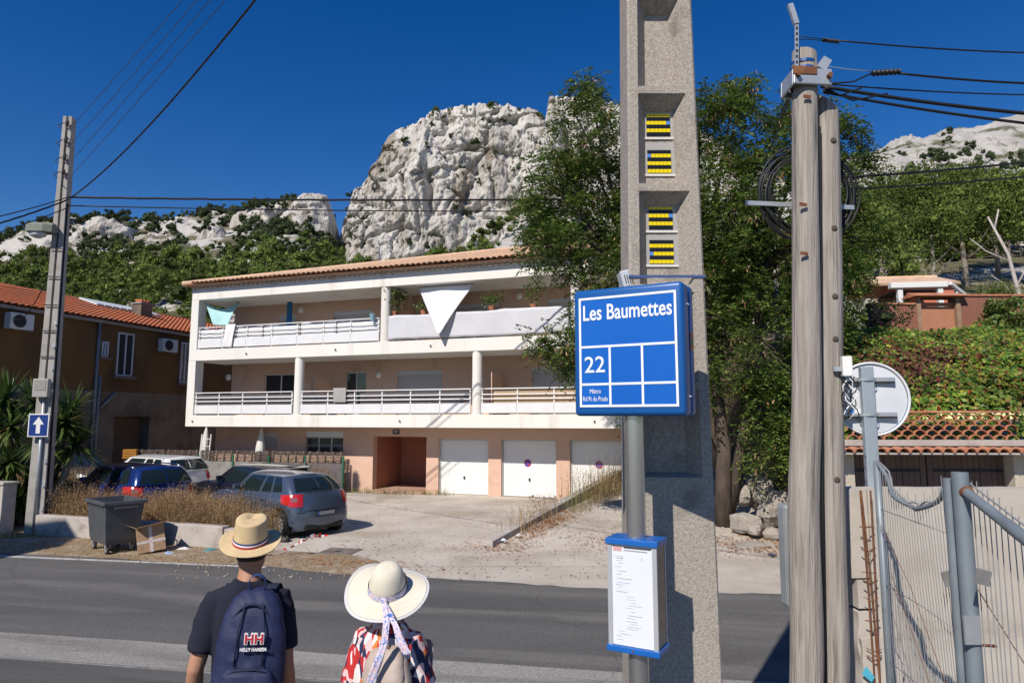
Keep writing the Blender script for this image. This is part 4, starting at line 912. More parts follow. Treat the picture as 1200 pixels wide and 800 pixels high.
for a, b, c_ in ((115, 380, 108), (115, 440, 111)):
    u, z = oloc(a, b); m = MB(); m.tube([(u, -0.1, z if b > 400 else OE - 0.1), (u, -0.1, 0)], 0.06, 8); m.build('downpipe', M_zinc, old, smooth=True)
    if b > 400: break
for (a, b), (c_, d_) in (((97, 458), (107, 463)), ((116, 478), (133, 460))):
    u, z = oloc(a, b); u2, z2 = oloc(c_, d_); MB().tube([(u, -0.08, z), (u2, -0.08, z2)], 0.05, 6).build('drain_pipe', M_zinc, old, smooth=True)
# roof of mechanical tiles: stepped rows
RZ = 1.55; RY = 4.6
m = MB(); nr = 22
for i in range(nr):
    y0, y1 = lerp(-0.3, RY, i / nr), lerp(-0.3, RY, (i + 1) / nr) + 0.04; z0, z1 = OE + 0.08 + RZ * i / nr, OE + 0.04 + RZ * (i + 1) / nr
    nseg = 120; rows = []
    for y_, z_ in ((y0, z0), (y1, z1)):
        rows.append([(lerp(-0.3, OL + 0.3, k / (nseg * 2)), y_, z_ + (0.045 if k % 2 else 0.0)) for k in range(nseg * 2 + 1)])
    rows.insert(0, [(a, b, c - 0.05) for a, b, c in rows[0]])
    m.grid(rows)
o = m.build('roof_tiling', M_redtile, old, recalc=False); o['kind'] = 'stuff'
m = MB(); m.add([(-0.3, -0.3, OE), (OL + .3, -0.3, OE), (OL + .3, RY, OE + RZ), (-.3, RY, OE + RZ), (-.3, 2 * RY, OE), (OL + .3, 2 * RY, OE)], [(0, 1, 2, 3), (3, 2, 5, 4), (0, 3, 4), (1, 5, 2), (0, 4, 5, 1)]); m.build('roof', M_redtile, old)
MB().tube([(-.3, RY, OE + RZ + 0.03), (OL + .3, RY, OE + RZ + 0.03)], 0.12, 8).build('ridge_cap', M_redtile, old, smooth=True)
# chimney and skylight strip, placed where the photograph has them
def on_roof(px, py):
    a = OP + Vector((0, 0, OE)); n = (OD.cross((-ON) * RY + Vector((0, 0, RZ)))).normalized(); q = on_plane(px, py, a, n) - OP; return q.dot(OD), q.dot(-ON), q.z
u, y_, z_ = on_roof(166, 372); m = MB(); m.box(u - 0.35, u + 0.35, y_ - 0.3, y_ + 0.3, z_ - 0.4, z_ + 0.65); ch = m.build('chimney', M_oldgrey, old); MB().box(u - 0.4, u + 0.4, y_ - 0.35, y_ + 0.35, z_ + 0.651, z_ + 0.72).build('chimney_cap', M_zinc, ch)
for k in range(3): MB().box(u - 0.25 + k * 0.2, u - 0.15 + k * 0.2, y_ - 0.2, y_ + 0.2, z_ + 0.721, z_ + 0.9).build('chimney_pot', M_redtile, ch)
u0 = on_roof(72, 345)[0]; u1 = on_roof(146, 358)[0]; n = 9
for k in range(n):
    a, b = lerp(u0, u1, k / n), lerp(u0, u1, (k + 1) / n) - 0.06; P = []
    for yy in (RY - 1.3, RY - 0.12): P.append([(a, yy, OE + RZ * (yy + 0.3) / (RY + 0.3) + 0.2), (b, yy, OE + RZ * (yy + 0.3) / (RY + 0.3) + 0.2)])
    o = MB().grid(P).build('skylight_panel', pm('skylight_white', (0.62, 0.65, 0.66), rough=0.35), old, recalc=False); o.modifiers.new('t', 'SOLIDIFY').thickness = 0.08
# air-conditioning units on the wall
M_ac = pm('ac_white', (0.62, 0.62, 0.60), rough=0.5)
for px, py, lb in ((18, 377, 'white air conditioner on the ochre wall near the pole'), (193, 405, 'white air conditioner on the ochre wall by the right-hand window')):
    u, z = oloc(px, py); p = OP + OD * u + Vector((0, 0, z - 0.3)); r = empty('air_conditioner', p, OA, lb, 'air conditioner', 'air conditioners on the ochre wall')
    MB().box(-0.45, 0.45, -0.36, -0.04, 0, 0.6).build('casing', M_ac, r, bev=0.02)
    MB().lathe([(0.24, 0), (0.24, 0.02), (0.2, 0.022), (0.02, 0.022)], 20, (-0.1, -0.362, 0.3), M=Matrix.Rotation(math.pi / 2, 3, 'X')).build('fan_grille', M_dark, r)
    for x in (-0.3, 0.3): MB().box(x - 0.02, x + 0.02, -0.38, 0.0, -0.05, -0.003).build('bracket', M_zinc, r)

# ================================================================== low wall, boundary wall, pole
M_conc = pm('old_concrete', (0.40, 0.355, 0.32), (0.50, 0.455, 0.415), scale=2.0, rough=0.95, bump=0.5, bscale=50, c3=(0.29, 0.25, 0.215), s3=2.2, t3=(0.52, 0.68))
LW0, LW1 = Vector((-11.1, 15.85, 0)), Vector((-5.15, 13.92, 0)); la = math.atan2(LW1.y - LW0.y, LW1.x - LW0.x); LWL = (LW1 - LW0).length
lw = empty('low_wall', LW0, la, 'low grey concrete wall between verge and dry grass', 'wall')
cuts = [0, 2.05, 4.0, 5.35, 5.8, LWL]
for i in range(5):
    h = [0.47, 0.46, 0.46, 0.42, 0.3][i]; m = MB(); m.box(cuts[i] + 0.012, cuts[i + 1] - 0.012, 0.01 * (i % 2), 0.22 + 0.01 * (i % 2), -0.05, h); m.build('wall_block', M_conc, lw, bev=0.018)
bw = empty('boundary_wall', (-14.2, 16.5, 0), R(-14), 'pale rendered boundary wall with meter box beside the concrete pole', 'wall')
M_pale = pm('pale_render', (0.47, 0.42, 0.385), (0.55, 0.50, 0.46), scale=1.2, rough=0.95, bump=0.3, bscale=60, c3=(0.36, 0.31, 0.27), s3=1.5, t3=(0.55, 0.7))
MB().box(-6, 2.3, 0, 0.35, 0, 1.14).build('wall_body', M_pale, bw, bev=0.015); MB().box(-6, 2.33, -0.03, 0.38, 1.141, 1.20).build('coping', M_conc, bw, bev=0.01)
mb2 = MB().box(0.55, 0.98, -0.04, -0.003, 0.30, 0.92).build('meter_box', pm('meter_grey', (0.16, 0.16, 0.16), (0.3, 0.3, 0.3), scale=9, rough=0.5), bw); MB().box(0.5, 1.05, -0.05, -0.004, 0.03, 0.28).build('meter_door', M_panel, bw)

M_pconc = pm('pole_concrete', (0.33, 0.31, 0.285), (0.42, 0.395, 0.365), scale=3, rough=0.95, bump=0.4, bscale=90, c3=(0.31, 0.29, 0.265), s3=2.5, t3=(0.54, 0.68))
PB = Vector((-11.2, 16.1, 0)); pole = empty('concrete_pole', PB, R(8), 'tall tapered concrete utility pole with lamp and one-way sign', 'utility pole')
PH = 10.25
def taper_box(m, w0, d0, w1, d1, z0, z1, c0=(0, 0), c1=(0, 0)):
    r_ = []
    for w, d, z, c in ((w0, d0, z0, c0), (w1, d1, z1, c1)): r_.append([(c[0] - w / 2, c[1] - d / 2, z), (c[0] + w / 2, c[1] - d / 2, z), (c[0] + w / 2, c[1] + d / 2, z), (c[0] - w / 2, c[1] + d / 2, z)])
    m.rings(r_); return m
m = MB(); taper_box(m, 0.17, 0.34, 0.075, 0.22, -0.1, PH, (-0.11, 0), (-0.065, 0)); taper_box(m, 0.17, 0.34, 0.075, 0.22, -0.1, PH, (0.11, 0), (0.065, 0)); taper_box(m, 0.1, 0.16, 0.07, 0.1, -0.1, PH, (0, 0.08), (0, 0.05))
m.build('shaft', M_pconc, pole)
M_galv = pm('galvanised', (0.42, 0.44, 0.46), (0.52, 0.54, 0.56), scale=6, rough=0.45, metal=0.55)
M_black = pm('black_cable', (0.014, 0.014, 0.015), rough=0.5)
def ploc(z, dx=0.0): return (dx, -0.2, z)
MB().tube([(0.03, -0.2, 0), (0.03, -0.2, 3.2)], 0.04, 8).build('conduit', M_galv, pole, smooth=True); MB().tube([(0.22, -0.1, 0), (0.13, -0.06, 8.0)], 0.022, 6).build('cable_riser', M_black, pole, smooth=True)
zb_ = at(50, 455, 16)[2]; MB().box(-0.17, 0.17, -0.36, -0.2, zb_ - 0.22, zb_ + 0.22).build('junction_box', pm('box_grey', (0.36, 0.35, 0.33), rough=0.6), pole, bev=0.02); MB().box(-0.12, 0.12, -0.368, -0.361, zb_ - 0.05, zb_ + 0.19).build('junction_box_lid', pm('lid_grey', (0.30, 0.29, 0.27), rough=0.6), pole)
zs = at(50, 498, 16)[2]; sg = MB().box(-0.225, 0.225, -0.30, -0.285, zs - 0.27, zs + 0.27).build('sign_plate', M_rail, pole, bev=0.004); MB().box(-0.2, 0.2, -0.3035, -0.3005, zs - 0.245, zs + 0.245).build('sign_face', pm('traffic_blue', (0.014, 0.045, 0.22), rough=0.35), sg)
MB().prism([(-0.045, zs - 0.19), (0.045, zs - 0.19), (0.045, zs + 0.02), (0.12, zs + 0.02), (0, zs + 0.2), (-0.12, zs + 0.02), (-0.045, zs + 0.02)], 0.003, Matrix.Translation((0, -0.307, 0))).build('arrow', M_rail, sg)
zl = at(63, 272, 16)[2]; m = MB()   # street lamp head
m.rings([[(-0.62 + a * 0.0, 0, 0)] * 1 for a in ()] or [[(-0.12, -0.3 + 0.05 * k, zl) for k in range(2)]], cap=False) if False else None
m.rings([[(x0 + 0.0, y0 - 0.25, z0 + zl) for (y0, z0) in ((-s, -0.07), (s, -0.07), (s, 0.10), (s * 0.6, 0.16), (-s * 0.6, 0.16), (-s, 0.10))] for x0, s in ((-0.62, 0.10), (-0.5, 0.17), (-0.2, 0.19), (-0.02, 0.12))])
lh = m.build('street_lamp', pm('lamp_green', (0.17, 0.19, 0.15), (0.22, 0.23, 0.19), scale=6, rough=0.6), pole); MB().lathe([(0.06, -0.2), (0.13, -0.15), (0.155, -0.075)], 16, (-0.38, -0.25, zl), sx=1.35).build('lamp_bowl', pm('lamp_bowl', (0.62, 0.63, 0.62), rough=0.3), lh, smooth=True)
MB().tube([(-0.05, -0.2, zl), (0.0, -0.05, zl)], 0.03, 6).build('lamp_arm', M_galv, lh)
for k, py in enumerate((146, 166, 186, 203)):
    z = at(83, py, 16)[2]; m = MB(); m.lathe([(0.02, -0.06), (0.05, -0.05), (0.03, -0.02), (0.055, 0.0), (0.03, 0.03), (0.045, 0.05), (0.02, 0.07)], 10, (0.05, -0.2, z)); m.tube([(0.05, 0, z - 0.05), (0.05, -0.2, z - 0.06)], 0.012, 6); m.build('insulator', pm('insulator', (0.05, 0.045, 0.04), rough=0.3), pole, smooth=True)
    t = [(-0.02 - 0.1 * math.sin(math.pi * q / 6), -0.2 - 0.02 * q, z - 0.2 * q / 6) for q in range(7)]; MB().tube(t, 0.012, 5).build('jumper_wire', M_black, pole, smooth=True)
for k, py in enumerate((292, 325, 358, 388, 418)):
    z = at(70, py, 16)[2]; w = 0.36 - 0.01 * z; MB().box(-w / 2, w / 2, -0.19, -0.178, z - 0.012, z + 0.012).build('strap', M_dark, pole)
for k in range(9):
    z = lerp(0.6, 5.0, k / 8); MB().box(0.14 - z * 0.006, 0.2 - z * 0.006, -0.2, -0.14, z - 0.05, z + 0.05).build('step_bracket', M_galv, pole)

# ------------------------------------------------------------------ yucca clump
M_yuc = leafmat('yucca_leaf', [(0.0, (0.03, 0.065, 0.018)), (0.6, (0.075, 0.125, 0.03)), (0.92, (0.14, 0.19, 0.05)), (1.0, (0.25, 0.19, 0.08))], 0.25, 0.4, 0.5)
def yucca():
    root = empty('yucca', (-12.5, 17.5, 0), 0, 'spiky green yucca clump behind the concrete pole', 'plant'); m = MB()
    heads = [(-1.0, 0.2, 2.4), (0.0, 0.0, 3.1), (-0.6, -0.2, 3.2), (0.75, 0.3, 2.95), (0.5, -0.3, 2.2), (1.1, 0.1, 2.0), (-0.2, -0.45, 1.6), (-1.2, -0.2, 3.1), (0.4, 0.2, 1.2), (-0.9, -0.3, 1.2), (-1.7, 0, 2.4), (0.9, -0.1, 2.6), (-0.3, -0.3, 2.5), (0.1, -0.4, 0.7)]
    for hx, hy, hz in heads: m.tube([(hx * 0.3, hy * 0.4, 0), (hx * 0.7, hy, hz * 0.5), (hx, hy, hz)], [0.11, 0.09, 0.07], 7)
    m.build('trunk', M_bark, root, smooth=True, recalc=False); V = []; Fc = []; k = 0
    for hx, hy, hz in heads:
        n = 150
        for i in range(n):
            a = rng.uniform(0, 2 * math.pi); el = math.asin(rng.uniform(-0.75, 0.98)); L = rng.uniform(0.6, 1.0); w = rng.uniform(0.028, 0.042)
            d = np.array([math.cos(a) * math.cos(el), math.sin(a) * math.cos(el), math.sin(el)]); s = np.array([-math.sin(a), math.cos(a), 0]) * w; b = np.array([hx, hy, hz])
            dr = np.array([0, 0, -0.22 * L * L * (1 - abs(math.sin(el)))])
            V += [b - s * .8, b + s * .8, b + d * L * .55 + s + dr * .3, b + d * L * .55 - s + dr * .3, b + d * L + dr]; Fc.append((k, k + 1, k + 2, k + 3)); Fc.append((k + 3, k + 2, k + 4, k + 4)); k += 5
    me = bpy.data.meshes.new('crown'); me.from_pydata([tuple(v) for v in V], [], [f if f[2] != f[3] else f[:3] for f in Fc]); link('crown', me, M_yuc, root)
yucca()

# ------------------------------------------------------------------ waste container
def waste_bin():
    P = gp(124, 650) + Vector((-0.12, 0.42, 0)); r = empty('waste_container', (P.x, P.y, 0), R(-42), 'dark grey four-wheeled open waste container beside the low wall', 'waste container')
    M_bin = pm('bin_plastic', (0.062, 0.068, 0.076), (0.085, 0.09, 0.098), scale=4, rough=0.5, bump=0.1, bscale=60, c3=(0.12, 0.115, 0.11), s3=3, t3=(0.6, 0.75)); M_rub = pm('rubber', (0.02, 0.02, 0.02), rough=0.8)
    W, D, z0, z1 = 1.18, 0.74, 0.2, 1.05
    def ring(w, d, z): return [(-w / 2, -d / 2, z), (w / 2, -d / 2, z), (w / 2, d / 2, z), (-w / 2, d / 2, z)]
    MB().rings([ring(W * .8, D * .74, z0 + .06), ring(W * .78, D * .72, z0), ring(W * .80, D * .74, z0), ring(W * .84, D * .8, z0 + .1), ring(W * .98, D * .98, z1), ring(W * .95, D * .94, z1), ring(W * .80, D * .75, z0 + .1)], cap=False).add(ring(W * .80, D * .75, z0 + .1), [(0, 1, 2, 3)]).add(ring(W * .8, D * .74, z0 + .03), [(0, 1, 2, 3)]).build('tub', M_bin, r, bev=0.015)
    m = MB(); m.box(-W / 2 - .03, W / 2 + .03, -D / 2 - .03, -D / 2 + .02, z1 - .07, z1 - .002); m.box(-W / 2 - .03, W / 2 + .03, D / 2 - .02, D / 2 + .03, z1 - .07, z1 - .002); m.box(-W / 2 - .03, -W / 2 + .02, -D / 2 + .021, D / 2 - .021, z1 - .07, z1 - .002); m.box(W / 2 - .02, W / 2 + .03, -D / 2 + .021, D / 2 - .021, z1 - .07, z1 - .002)
    m.build('rim', M_bin, r, bev=0.008)
    for i in range(5):
        x = lerp(-W * .38, W * .38, i / 4); m = MB(); m.add([(x - .012, -D / 2 - .028, z1 - .12), (x + .012, -D / 2 - .028, z1 - .12), (x + .012, -D / 2 - .002, z1 - .12), (x - .012, -D / 2 - .002, z1 - .12), (x - .012, -D / 2 - .028, z1 - .071), (x + .012, -D / 2 - .028, z1 - .071), (x + .012, -D / 2 - .002, z1 - .071), (x - .012, -D / 2 - .002, z1 - .071)], [(0, 3, 2, 1), (4, 5, 6, 7), (0, 1, 5, 4), (1, 2, 6, 5), (2, 3, 7, 6), (3, 0, 4, 7)]); m.build('rib', M_bin, r)
    for s in (-1, 1): MB().tube([(s * (W / 2 + .0), -0.2, z1 - .12), (s * (W / 2 + .08), -0.2, z1 - .12), (s * (W / 2 + .08), 0.2, z1 - .12), (s * (W / 2), 0.2, z1 - .12)], 0.014, 6).build('handle', M_bin, r)
    MB().box(-0.06, 0.08, -D / 2 - .006 + .05, -D / 2 + .05, 0.88, 0.895).build('sticker', M_rail, r)
    for sx in (-1, 1):
        for sy in (-1, 1):
            c = Vector((sx * W * .33, sy * D * .30, 0.1)); wh = MB().lathe([(0.02, -0.025), (0.085, -0.025), (0.1, -0.012), (0.1, 0.012), (0.085, 0.025), (0.02, 0.025)], 16, c, M=Matrix.Rotation(math.pi / 2, 3, 'X')).build('wheel', M_rub, r, smooth=True, angle=40)
            MB().lathe([(0.05, -0.03), (0.05, 0.03)], 12, c, M=Matrix.Rotation(math.pi / 2, 3, 'X')).build('hub', M_galv, wh); MB().box(c.x - .03, c.x + .03, c.y - .045, c.y + .045, 0.13, 0.215).build('caster_fork', M_galv, wh)
waste_bin()
def carton():
    P = gp(177, 648); r = empty('cardboard_box', (P.x, P.y + 0.05, 0.02), R(28), 'brown taped cardboard box leaning against the low wall', 'box'); M_card = pm('cardboard', (0.33, 0.21, 0.12), (0.40, 0.265, 0.155), scale=3, rough=0.9, c3=(0.27, 0.17, 0.1), s3=4); Mx = Matrix.Rotation(R(-8), 4, 'Y') @ Matrix.Rotation(R(-6), 4, 'X')
    o = MB().box(-0.25, 0.25, -0.2, 0.2, 0.02, 0.52).build('carton_body', M_card, r, bev=0.008); o.matrix_local = Mx
    t = pm('packing_tape', (0.50, 0.42, 0.40), (0.6, 0.52, 0.5), scale=10, rough=0.35)
    for b in ((-0.03, 0.03, -0.2022, 0.2022, 0.018, 0.5225), (-0.2522, 0.2522, -0.2025, 0.2025, 0.2, 0.25)): MB().box(*b).build('tape', t, r).matrix_local = Mx
    f = MB(); f.add([(-0.25, -0.2, 0.52), (0.25, -0.2, 0.52), (0.26, -0.34, 0.56), (-0.25, -0.36, 0.53)], [(0, 1, 2, 3)]); f.add([(-0.25, -0.2, 0.523), (-0.25, 0.2, 0.523), (-0.4, 0.2, 0.6), (-0.4, -0.18, 0.62)], [(0, 1, 2, 3)]); o = f.build('flap', M_card, r, recalc=False); o.modifiers.new('t', 'SOLIDIFY').thickness = 0.006; o.matrix_local = Mx
carton()

# ------------------------------------------------------------------ garden fence with wattle top, closed parasols
def fence():
    A, B = Vector((-6.25, 25.15, 0)), Vector((-15.3, 27.2, 0)); L = (B - A).length; a = math.atan2(B.y - A.y, B.x - A.x); r = empty('garden_fence', A, a, 'grey woven garden fence with green posts in front of the ground floor', 'fence')
    Mw = pm('wattle', (0.10, 0.075, 0.06), (0.17, 0.135, 0.11), scale=6, rough=1.0, c3=(0.06, 0.043, 0.034), s3=7, stretch=(0.3, 1, 3)); Mg = pm('post_green', (0.02, 0.13, 0.08), rough=0.5); Ms = pm('grey_screen', (0.19, 0.185, 0.175), (0.29, 0.28, 0.265), scale=4, rough=0.95, bump=0.6, bscale=30)
    npan = 6
    for k in range(npan):
        x0, x1 = L * k / npan + 0.03, L * (k + 1) / npan - 0.03; m = MB()
        for j in range(8):
            zz = 1.06 + j * 0.052; pts = [(lerp(x0, x1, q / 12), 0.02 * math.sin(q * 1.6 + j * math.pi) - 0.01, zz + 0.006 * math.sin(q * 2.7 + j * 5)) for q in range(13)]; m.tube(pts, 0.02, 5)
        for q in range(5): m.box(lerp(x0, x1, (q + .3) / 4.6) - .02, lerp(x0, x1, (q + .3) / 4.6) + .02, -0.03, 0.03, 1.02, 1.47)
        m.build('wattle_panel', Mw, r, smooth=True, recalc=False); MB().box(x0, x1, 0.03, 0.04, 0.02, 1.04).build('screen_panel', Ms if k > 1 else M_mesh, r)
    for k in range(npan + 1): MB().box(L * k / npan - .03, L * k / npan + .03, 0.05, 0.11, 0, 1.3).build('post', Mg, r)
fence()
M_par = pm('parasol_cloth', (0.70, 0.69, 0.66), (0.58, 0.57, 0.55), scale=5, rough=0.9)
for px, Y, lb in ((309, 26.2, 'closed white parasol standing behind the fence beneath the balcony'), (245, 28.2, 'closed pale parasol near the left corner of the apartment block')):
    X = (px - 600) / F_PX * Y; r = empty('parasol', (X, Y, 0), rng.uniform(0, 3), lb, 'parasol', 'closed parasols behind the fence'); MB().tube([(0, 0, 0), (0, 0, 2.36)], 0.022, 8).build('pole', M_galv, r, smooth=True); MB().lathe([(0.2, 0), (0.2, 0.05), (0.03, 0.07)], 16).build('base', M_dark, r)
    rg = []
    for z, rr in ((0.95, 0.15), (1.2, 0.17), (1.6, 0.14), (2.0, 0.085), (2.22, 0.05), (2.34, 0.015)): rg.append([(rr * (1 + 0.35 * (q % 2)) * math.cos(q * math.pi / 8), rr * (1 + 0.35 * (q % 2)) * math.sin(q * math.pi / 8), z) for q in range(16)])
    MB().rings(rg).build('canopy', M_par, r, smooth=True, recalc=False)
def ladder_rack():
    X = (237 - 600) / F_PX * 27.6; r = empty('drying_rack', (X, 27.6, 0), 0.2, 'white folding rack leaning near the apartment corner behind the fence', 'rack')
    for x in (0, 0.35): MB().tube([(x, 0, 0), (x + 0.05, 0.25, 2.05)], 0.025, 6).build('side_rail', M_rail, r)
    for k in range(6): MB().tube([(0.0 + k * 0.008, 0.04 * k + .03, 0.35 + 0.3 * k), (0.36 + k * 0.008, 0.04 * k + .03, 0.35 + 0.3 * k)], 0.018, 6).build('rung', M_rail, r)
ladder_rack()
def yellow_crate():
    p = at(153, 530, 26.9); r = empty('crate', (p.x, p.y, 0), 0.3, 'small orange slatted crate on a stand at the left end of the fence', 'crate'); Mo = pm('crate_orange', (0.5, 0.22, 0.03), (0.42, 0.18, 0.03), scale=4, rough=0.7)
    MB().box(-0.2, 0.2, -0.15, 0.15, 0, 1.12).build('stand', M_dark, r)
    for k in range(4): MB().box(-0.24, 0.24, -0.18, 0.18, 1.125 + k * 0.09, 1.2 + k * 0.09).build('slat', Mo, r)
yellow_crate()

# house out of the frame on the left: its shade falls across the pole, the yucca and the first car
def shade_house():
    r = empty('house', (-15.6, 4.6, 0), R(-10), 'pale rendered house beside the pavement, only its shade in view', 'house')
    MB().box(-10, 0, -2.5, 3.0, 0, 8.4).build('wall', M_pale, r); MB().add([(-10.4, -2.9, 8.4), (0.4, -2.9, 8.4), (0.4, 3.4, 8.4), (-10.4, 3.4, 8.4), (-10.4, 0.2, 10.2), (0.4, 0.2, 10.2)], [(0, 1, 5, 4), (2, 3, 4, 5), (1, 2, 5), (3, 0, 4), (0, 3, 2, 1)]).build('roof', M_redtile, r)
    for x in (-8, -5.5, -3): 
        for z in (1.0, 4.0): MB().box(x, x + 1.0, 3.001, 3.05, z, z + 1.5).build('window', M_glass, r)
    MB().box(-1.8, -0.8, 3.001, 3.06, 0, 2.1).build('door', M_dark, r)
shade_house()
# ================================================================== CARS
M_rubber = pm('tyre_rubber', (0.018, 0.018, 0.018), rough=0.85); M_carglass = glassmat('car_glass', (0.012, 0.02, 0.022), 0.03); M_trim = pm('black_trim', (0.015, 0.015, 0.016), rough=0.5)
M_rim = pm('wheel_silver', (0.55, 0.55, 0.56), rough=0.35, metal=0.5); M_tail = paint('tail_red', (0.50, 0.015, 0.01), 0.15, 0.8); M_lamp = paint('lamp_clear', (0.65, 0.66, 0.68), 0.1, 0.8); M_chrome = pm('chrome', (0.7, 0.7, 0.72), rough=0.15, metal=1.0)
M_revlamp = paint('lamp_smoked', (0.25, 0.10, 0.10), 0.15, 0.8); M_plate = pm('plate_white', (0.6, 0.6, 0.58), rough=0.4)
NR, NC, NS, NF = 8, 7, 44, 8          # points on half the rear, a corner, a side, half the front
def half_ring(w, xr, xf, cr, cf, bow_r, bow_f, rx):
    """outline of one level, rear centre to front centre, y >= 0"""
    P = []
    for i in range(NR): y = (w - cr) * i / NR; P.append((xr + bow_r * (y / w) ** 2, y))
    x0 = xr + bow_r * ((w - cr) / w) ** 2; x1 = x0 + cr * 1.25
    for i in range(NC): a = math.pi / 2 * i / NC; P.append((x1 - (x1 - x0) * math.cos(a), w - cr + cr * math.sin(a)))
    f0 = xf - bow_f * ((w - cf) / w) ** 2; f1 = f0 - cf * 1.25
    for i in range(NS): P.append((lerp(x1, f1, i / NS), w))
    for i in range(NC): a = math.pi / 2 * i / NC; P.append((f1 + (f0 - f1) * math.sin(a), w - cf + cf * math.cos(a)))
    for i in range(NF + 1): y = (w - cf) * (1 - i / NF); P.append((xf - bow_f * (y / w) ** 2, y))
    return P
def make_car(name, pos, heading, label, body, L=4.0, W=1.70, H=1.46, wb=2.58, belt_f=0.90, belt_r=1.0, cowl=0.95, ws_top=0.30, roof_r=-1.45, glass_r=-1.80, tail=True, rails=False, group='cars parked on the gravel lot', wr=0.30, pillars=(0.16, 0.5, 0.86), bin_pillar=(0.28,), spoiler=False, plate=True, front_over=0.80):
    r = empty(name, pos, heading, label, 'car', group)
    xr, xf = -L / 2, L / 2; wxr = xf - front_over - wb; wxf = xf - front_over; w = W / 2; zb = 0.20
    def belt(x):
        if x < cowl: return lerp(belt_r, belt_f, np.clip((x - xr) / (cowl - xr), 0, 1))
        t = (x - cowl) / (xf - cowl); return belt_f - 0.06 * t - 0.16 * t ** 3
    def arch(x):
        for c in (wxr, wxf):
            if abs(x - c) < wr + 0.065: return wr + math.sqrt((wr + 0.065) ** 2 - (x - c) ** 2)
        return 0.0
    lev = [(0.0, 0.93, -0.05, 0.05), (0.14, 0.975, 0.0, 0.0), (0.32, 0.992, 0.0, 0.0), (0.5, 1.0, 0.02, 0.03), (0.66, 1.0, 0.04, 0.07), (0.80, 0.99, 0.06, 0.12), (0.92, 0.975, 0.09, 0.18), (1.0, 0.95, 0.12, 0.24)]
    rings = []
    for k, (fr, ws, ir, if_) in enumerate(lev):
        hr = half_ring(w * ws, xr + abs(ir), xf - if_, 0.28, 0.42, 0.12, 0.22, None); row = []
        for i, (x, y) in enumerate(hr):
            bz = belt(x); z = zb + (0.03 if i < NR or i > len(hr) - NF else 0) + fr * (bz - zb); a = arch(x)
            if NR + 1 < i < len(hr) - NF - 2 and a > 0:
                za = max(zb, a); top = 0.62 * bz + 0.2
                if z < top: z = za + (z - zb) / (top - zb) * (top - za) if top > za else z
            row.append((x, y, z))
        rings.append(row)
    # hood and shelf: from the belt line in to the foot of the windows
    g0 = half_ring(w * 0.90, glass_r, cowl, 0.16, 0.30, 0.10, 0.22, None); gt = half_ring(w * 0.70, roof_r, ws_top, 0.14, 0.18, 0.10, 0.10, None); B = rings[-1]
    def roofz(x): t = (x - roof_r) / (ws_top - roof_r); return H - 0.065 - 0.05 * (1 - t) ** 2 * (1 if tail else 0.6) - 0.02 * t ** 2
    for t in (0.12, 0.4, 0.7, 1.0):
        row = []
        for (x, y, z), (gx, gy) in zip(B, g0):
            xx, yy = lerp(x, gx, t), lerp(y, gy, t); zg = belt(gx) + 0.02; zz = lerp(z, zg, t)
            if xx > cowl - 0.05: zz += 0.05 * math.sin(math.pi * min(1, t)) + 0.03 * t
            else: zz += 0.012 * math.sin(math.pi * t)
            row.append((xx, yy, zz))
        rings.append(row)
    gi = len(rings) - 1
    for t in (0.08, 0.35, 0.65, 0.93, 1.0):
        row = []
        for (gx, gy, gz), (tx, ty) in zip(rings[gi], gt): b = 0.03 * math.sin(math.pi * t); row.append((lerp(gx, tx, t) + (-b if gx < -0.5 else 0), lerp(gy, ty, t) + b * 0.7, lerp(gz, roofz(tx), t)))
        rings.append(row)
    ti = len(rings) - 1
    for t in (0.12, 0.3, 0.55, 0.8, 1.0):
        cx = (roof_r + ws_top) / 2; rings.append([(lerp(x, cx + (x - cx) * 0.96, t), y * (1 - t), z + 0.065 * (1 - (1 - t) ** 2.2)) for x, y, z in rings[ti]])
    n = len(rings[0])
    full = [row + [(x, -y, z) for x, y, z in row[-2:0:-1]] for row in rings]
    MB().rings(full, cap=False).build('body', body, r, smooth=True, angle=38)
    # windows: panes lying just proud of the shell
    lo, hi = gi + 1, ti - 1
    def pane(nm, c0, c1, side, mat=M_carglass, l0=lo, l1=hi, off=0.005, par=None, shrink=0):
        rows = []
        for k in range(l0, l1 + 1):
            row = []
            for i in range(c0, c1 + 1):
                x, y, z = rings[k][i]; x2, y2, z2 = rings[k][min(i + 1, n - 1)]; x1, y1, z1 = rings[k][max(i - 1, 0)]; tx, ty = x2 - x1, y2 - y1; l = math.hypot(tx, ty) or 1; nx, ny = -ty / l, tx / l
                row.append((x + nx * off, (y + ny * off) * side, z + off * 0.5))
            rows.append(row)
        return MB().grid(rows).build(nm, mat, par or r, smooth=True, recalc=True)
    S0 = NR + NC
    def ci(f): return S0 + int(round(f * NS))
    edges = [ci(pillars[0] - 0.10)] + [ci(p) for p in pillars[1:]]
    for s in (1, -1):
        pane('side_window', ci(bin_pillar[0]) + 1, ci(pillars[1]) - 1, s); pane('quarter_window', ci(pillars[0] - 0.10), ci(bin_pillar[0]) - 1, s); pane('side_window', ci(pillars[1]) + 1, ci(pillars[2] + 0.10), s)
        pane('windscreen', S0 + NS + NC - 1, n - 1, s)
        pane('rear_window', 0, NR + 1, s)
        tl = pane('tail_light', NR, NR + NC + 1, s, M_tail, 4, 7, 0.008); pane('reverse_lamp', NR + 2, NR + 4, s, M_revlamp, 5, 6, 0.011, tl); pane('headlight', S0 + NS + 1, S0 + NS + NC + 2, s, M_lamp, 4, 6, 0.008)
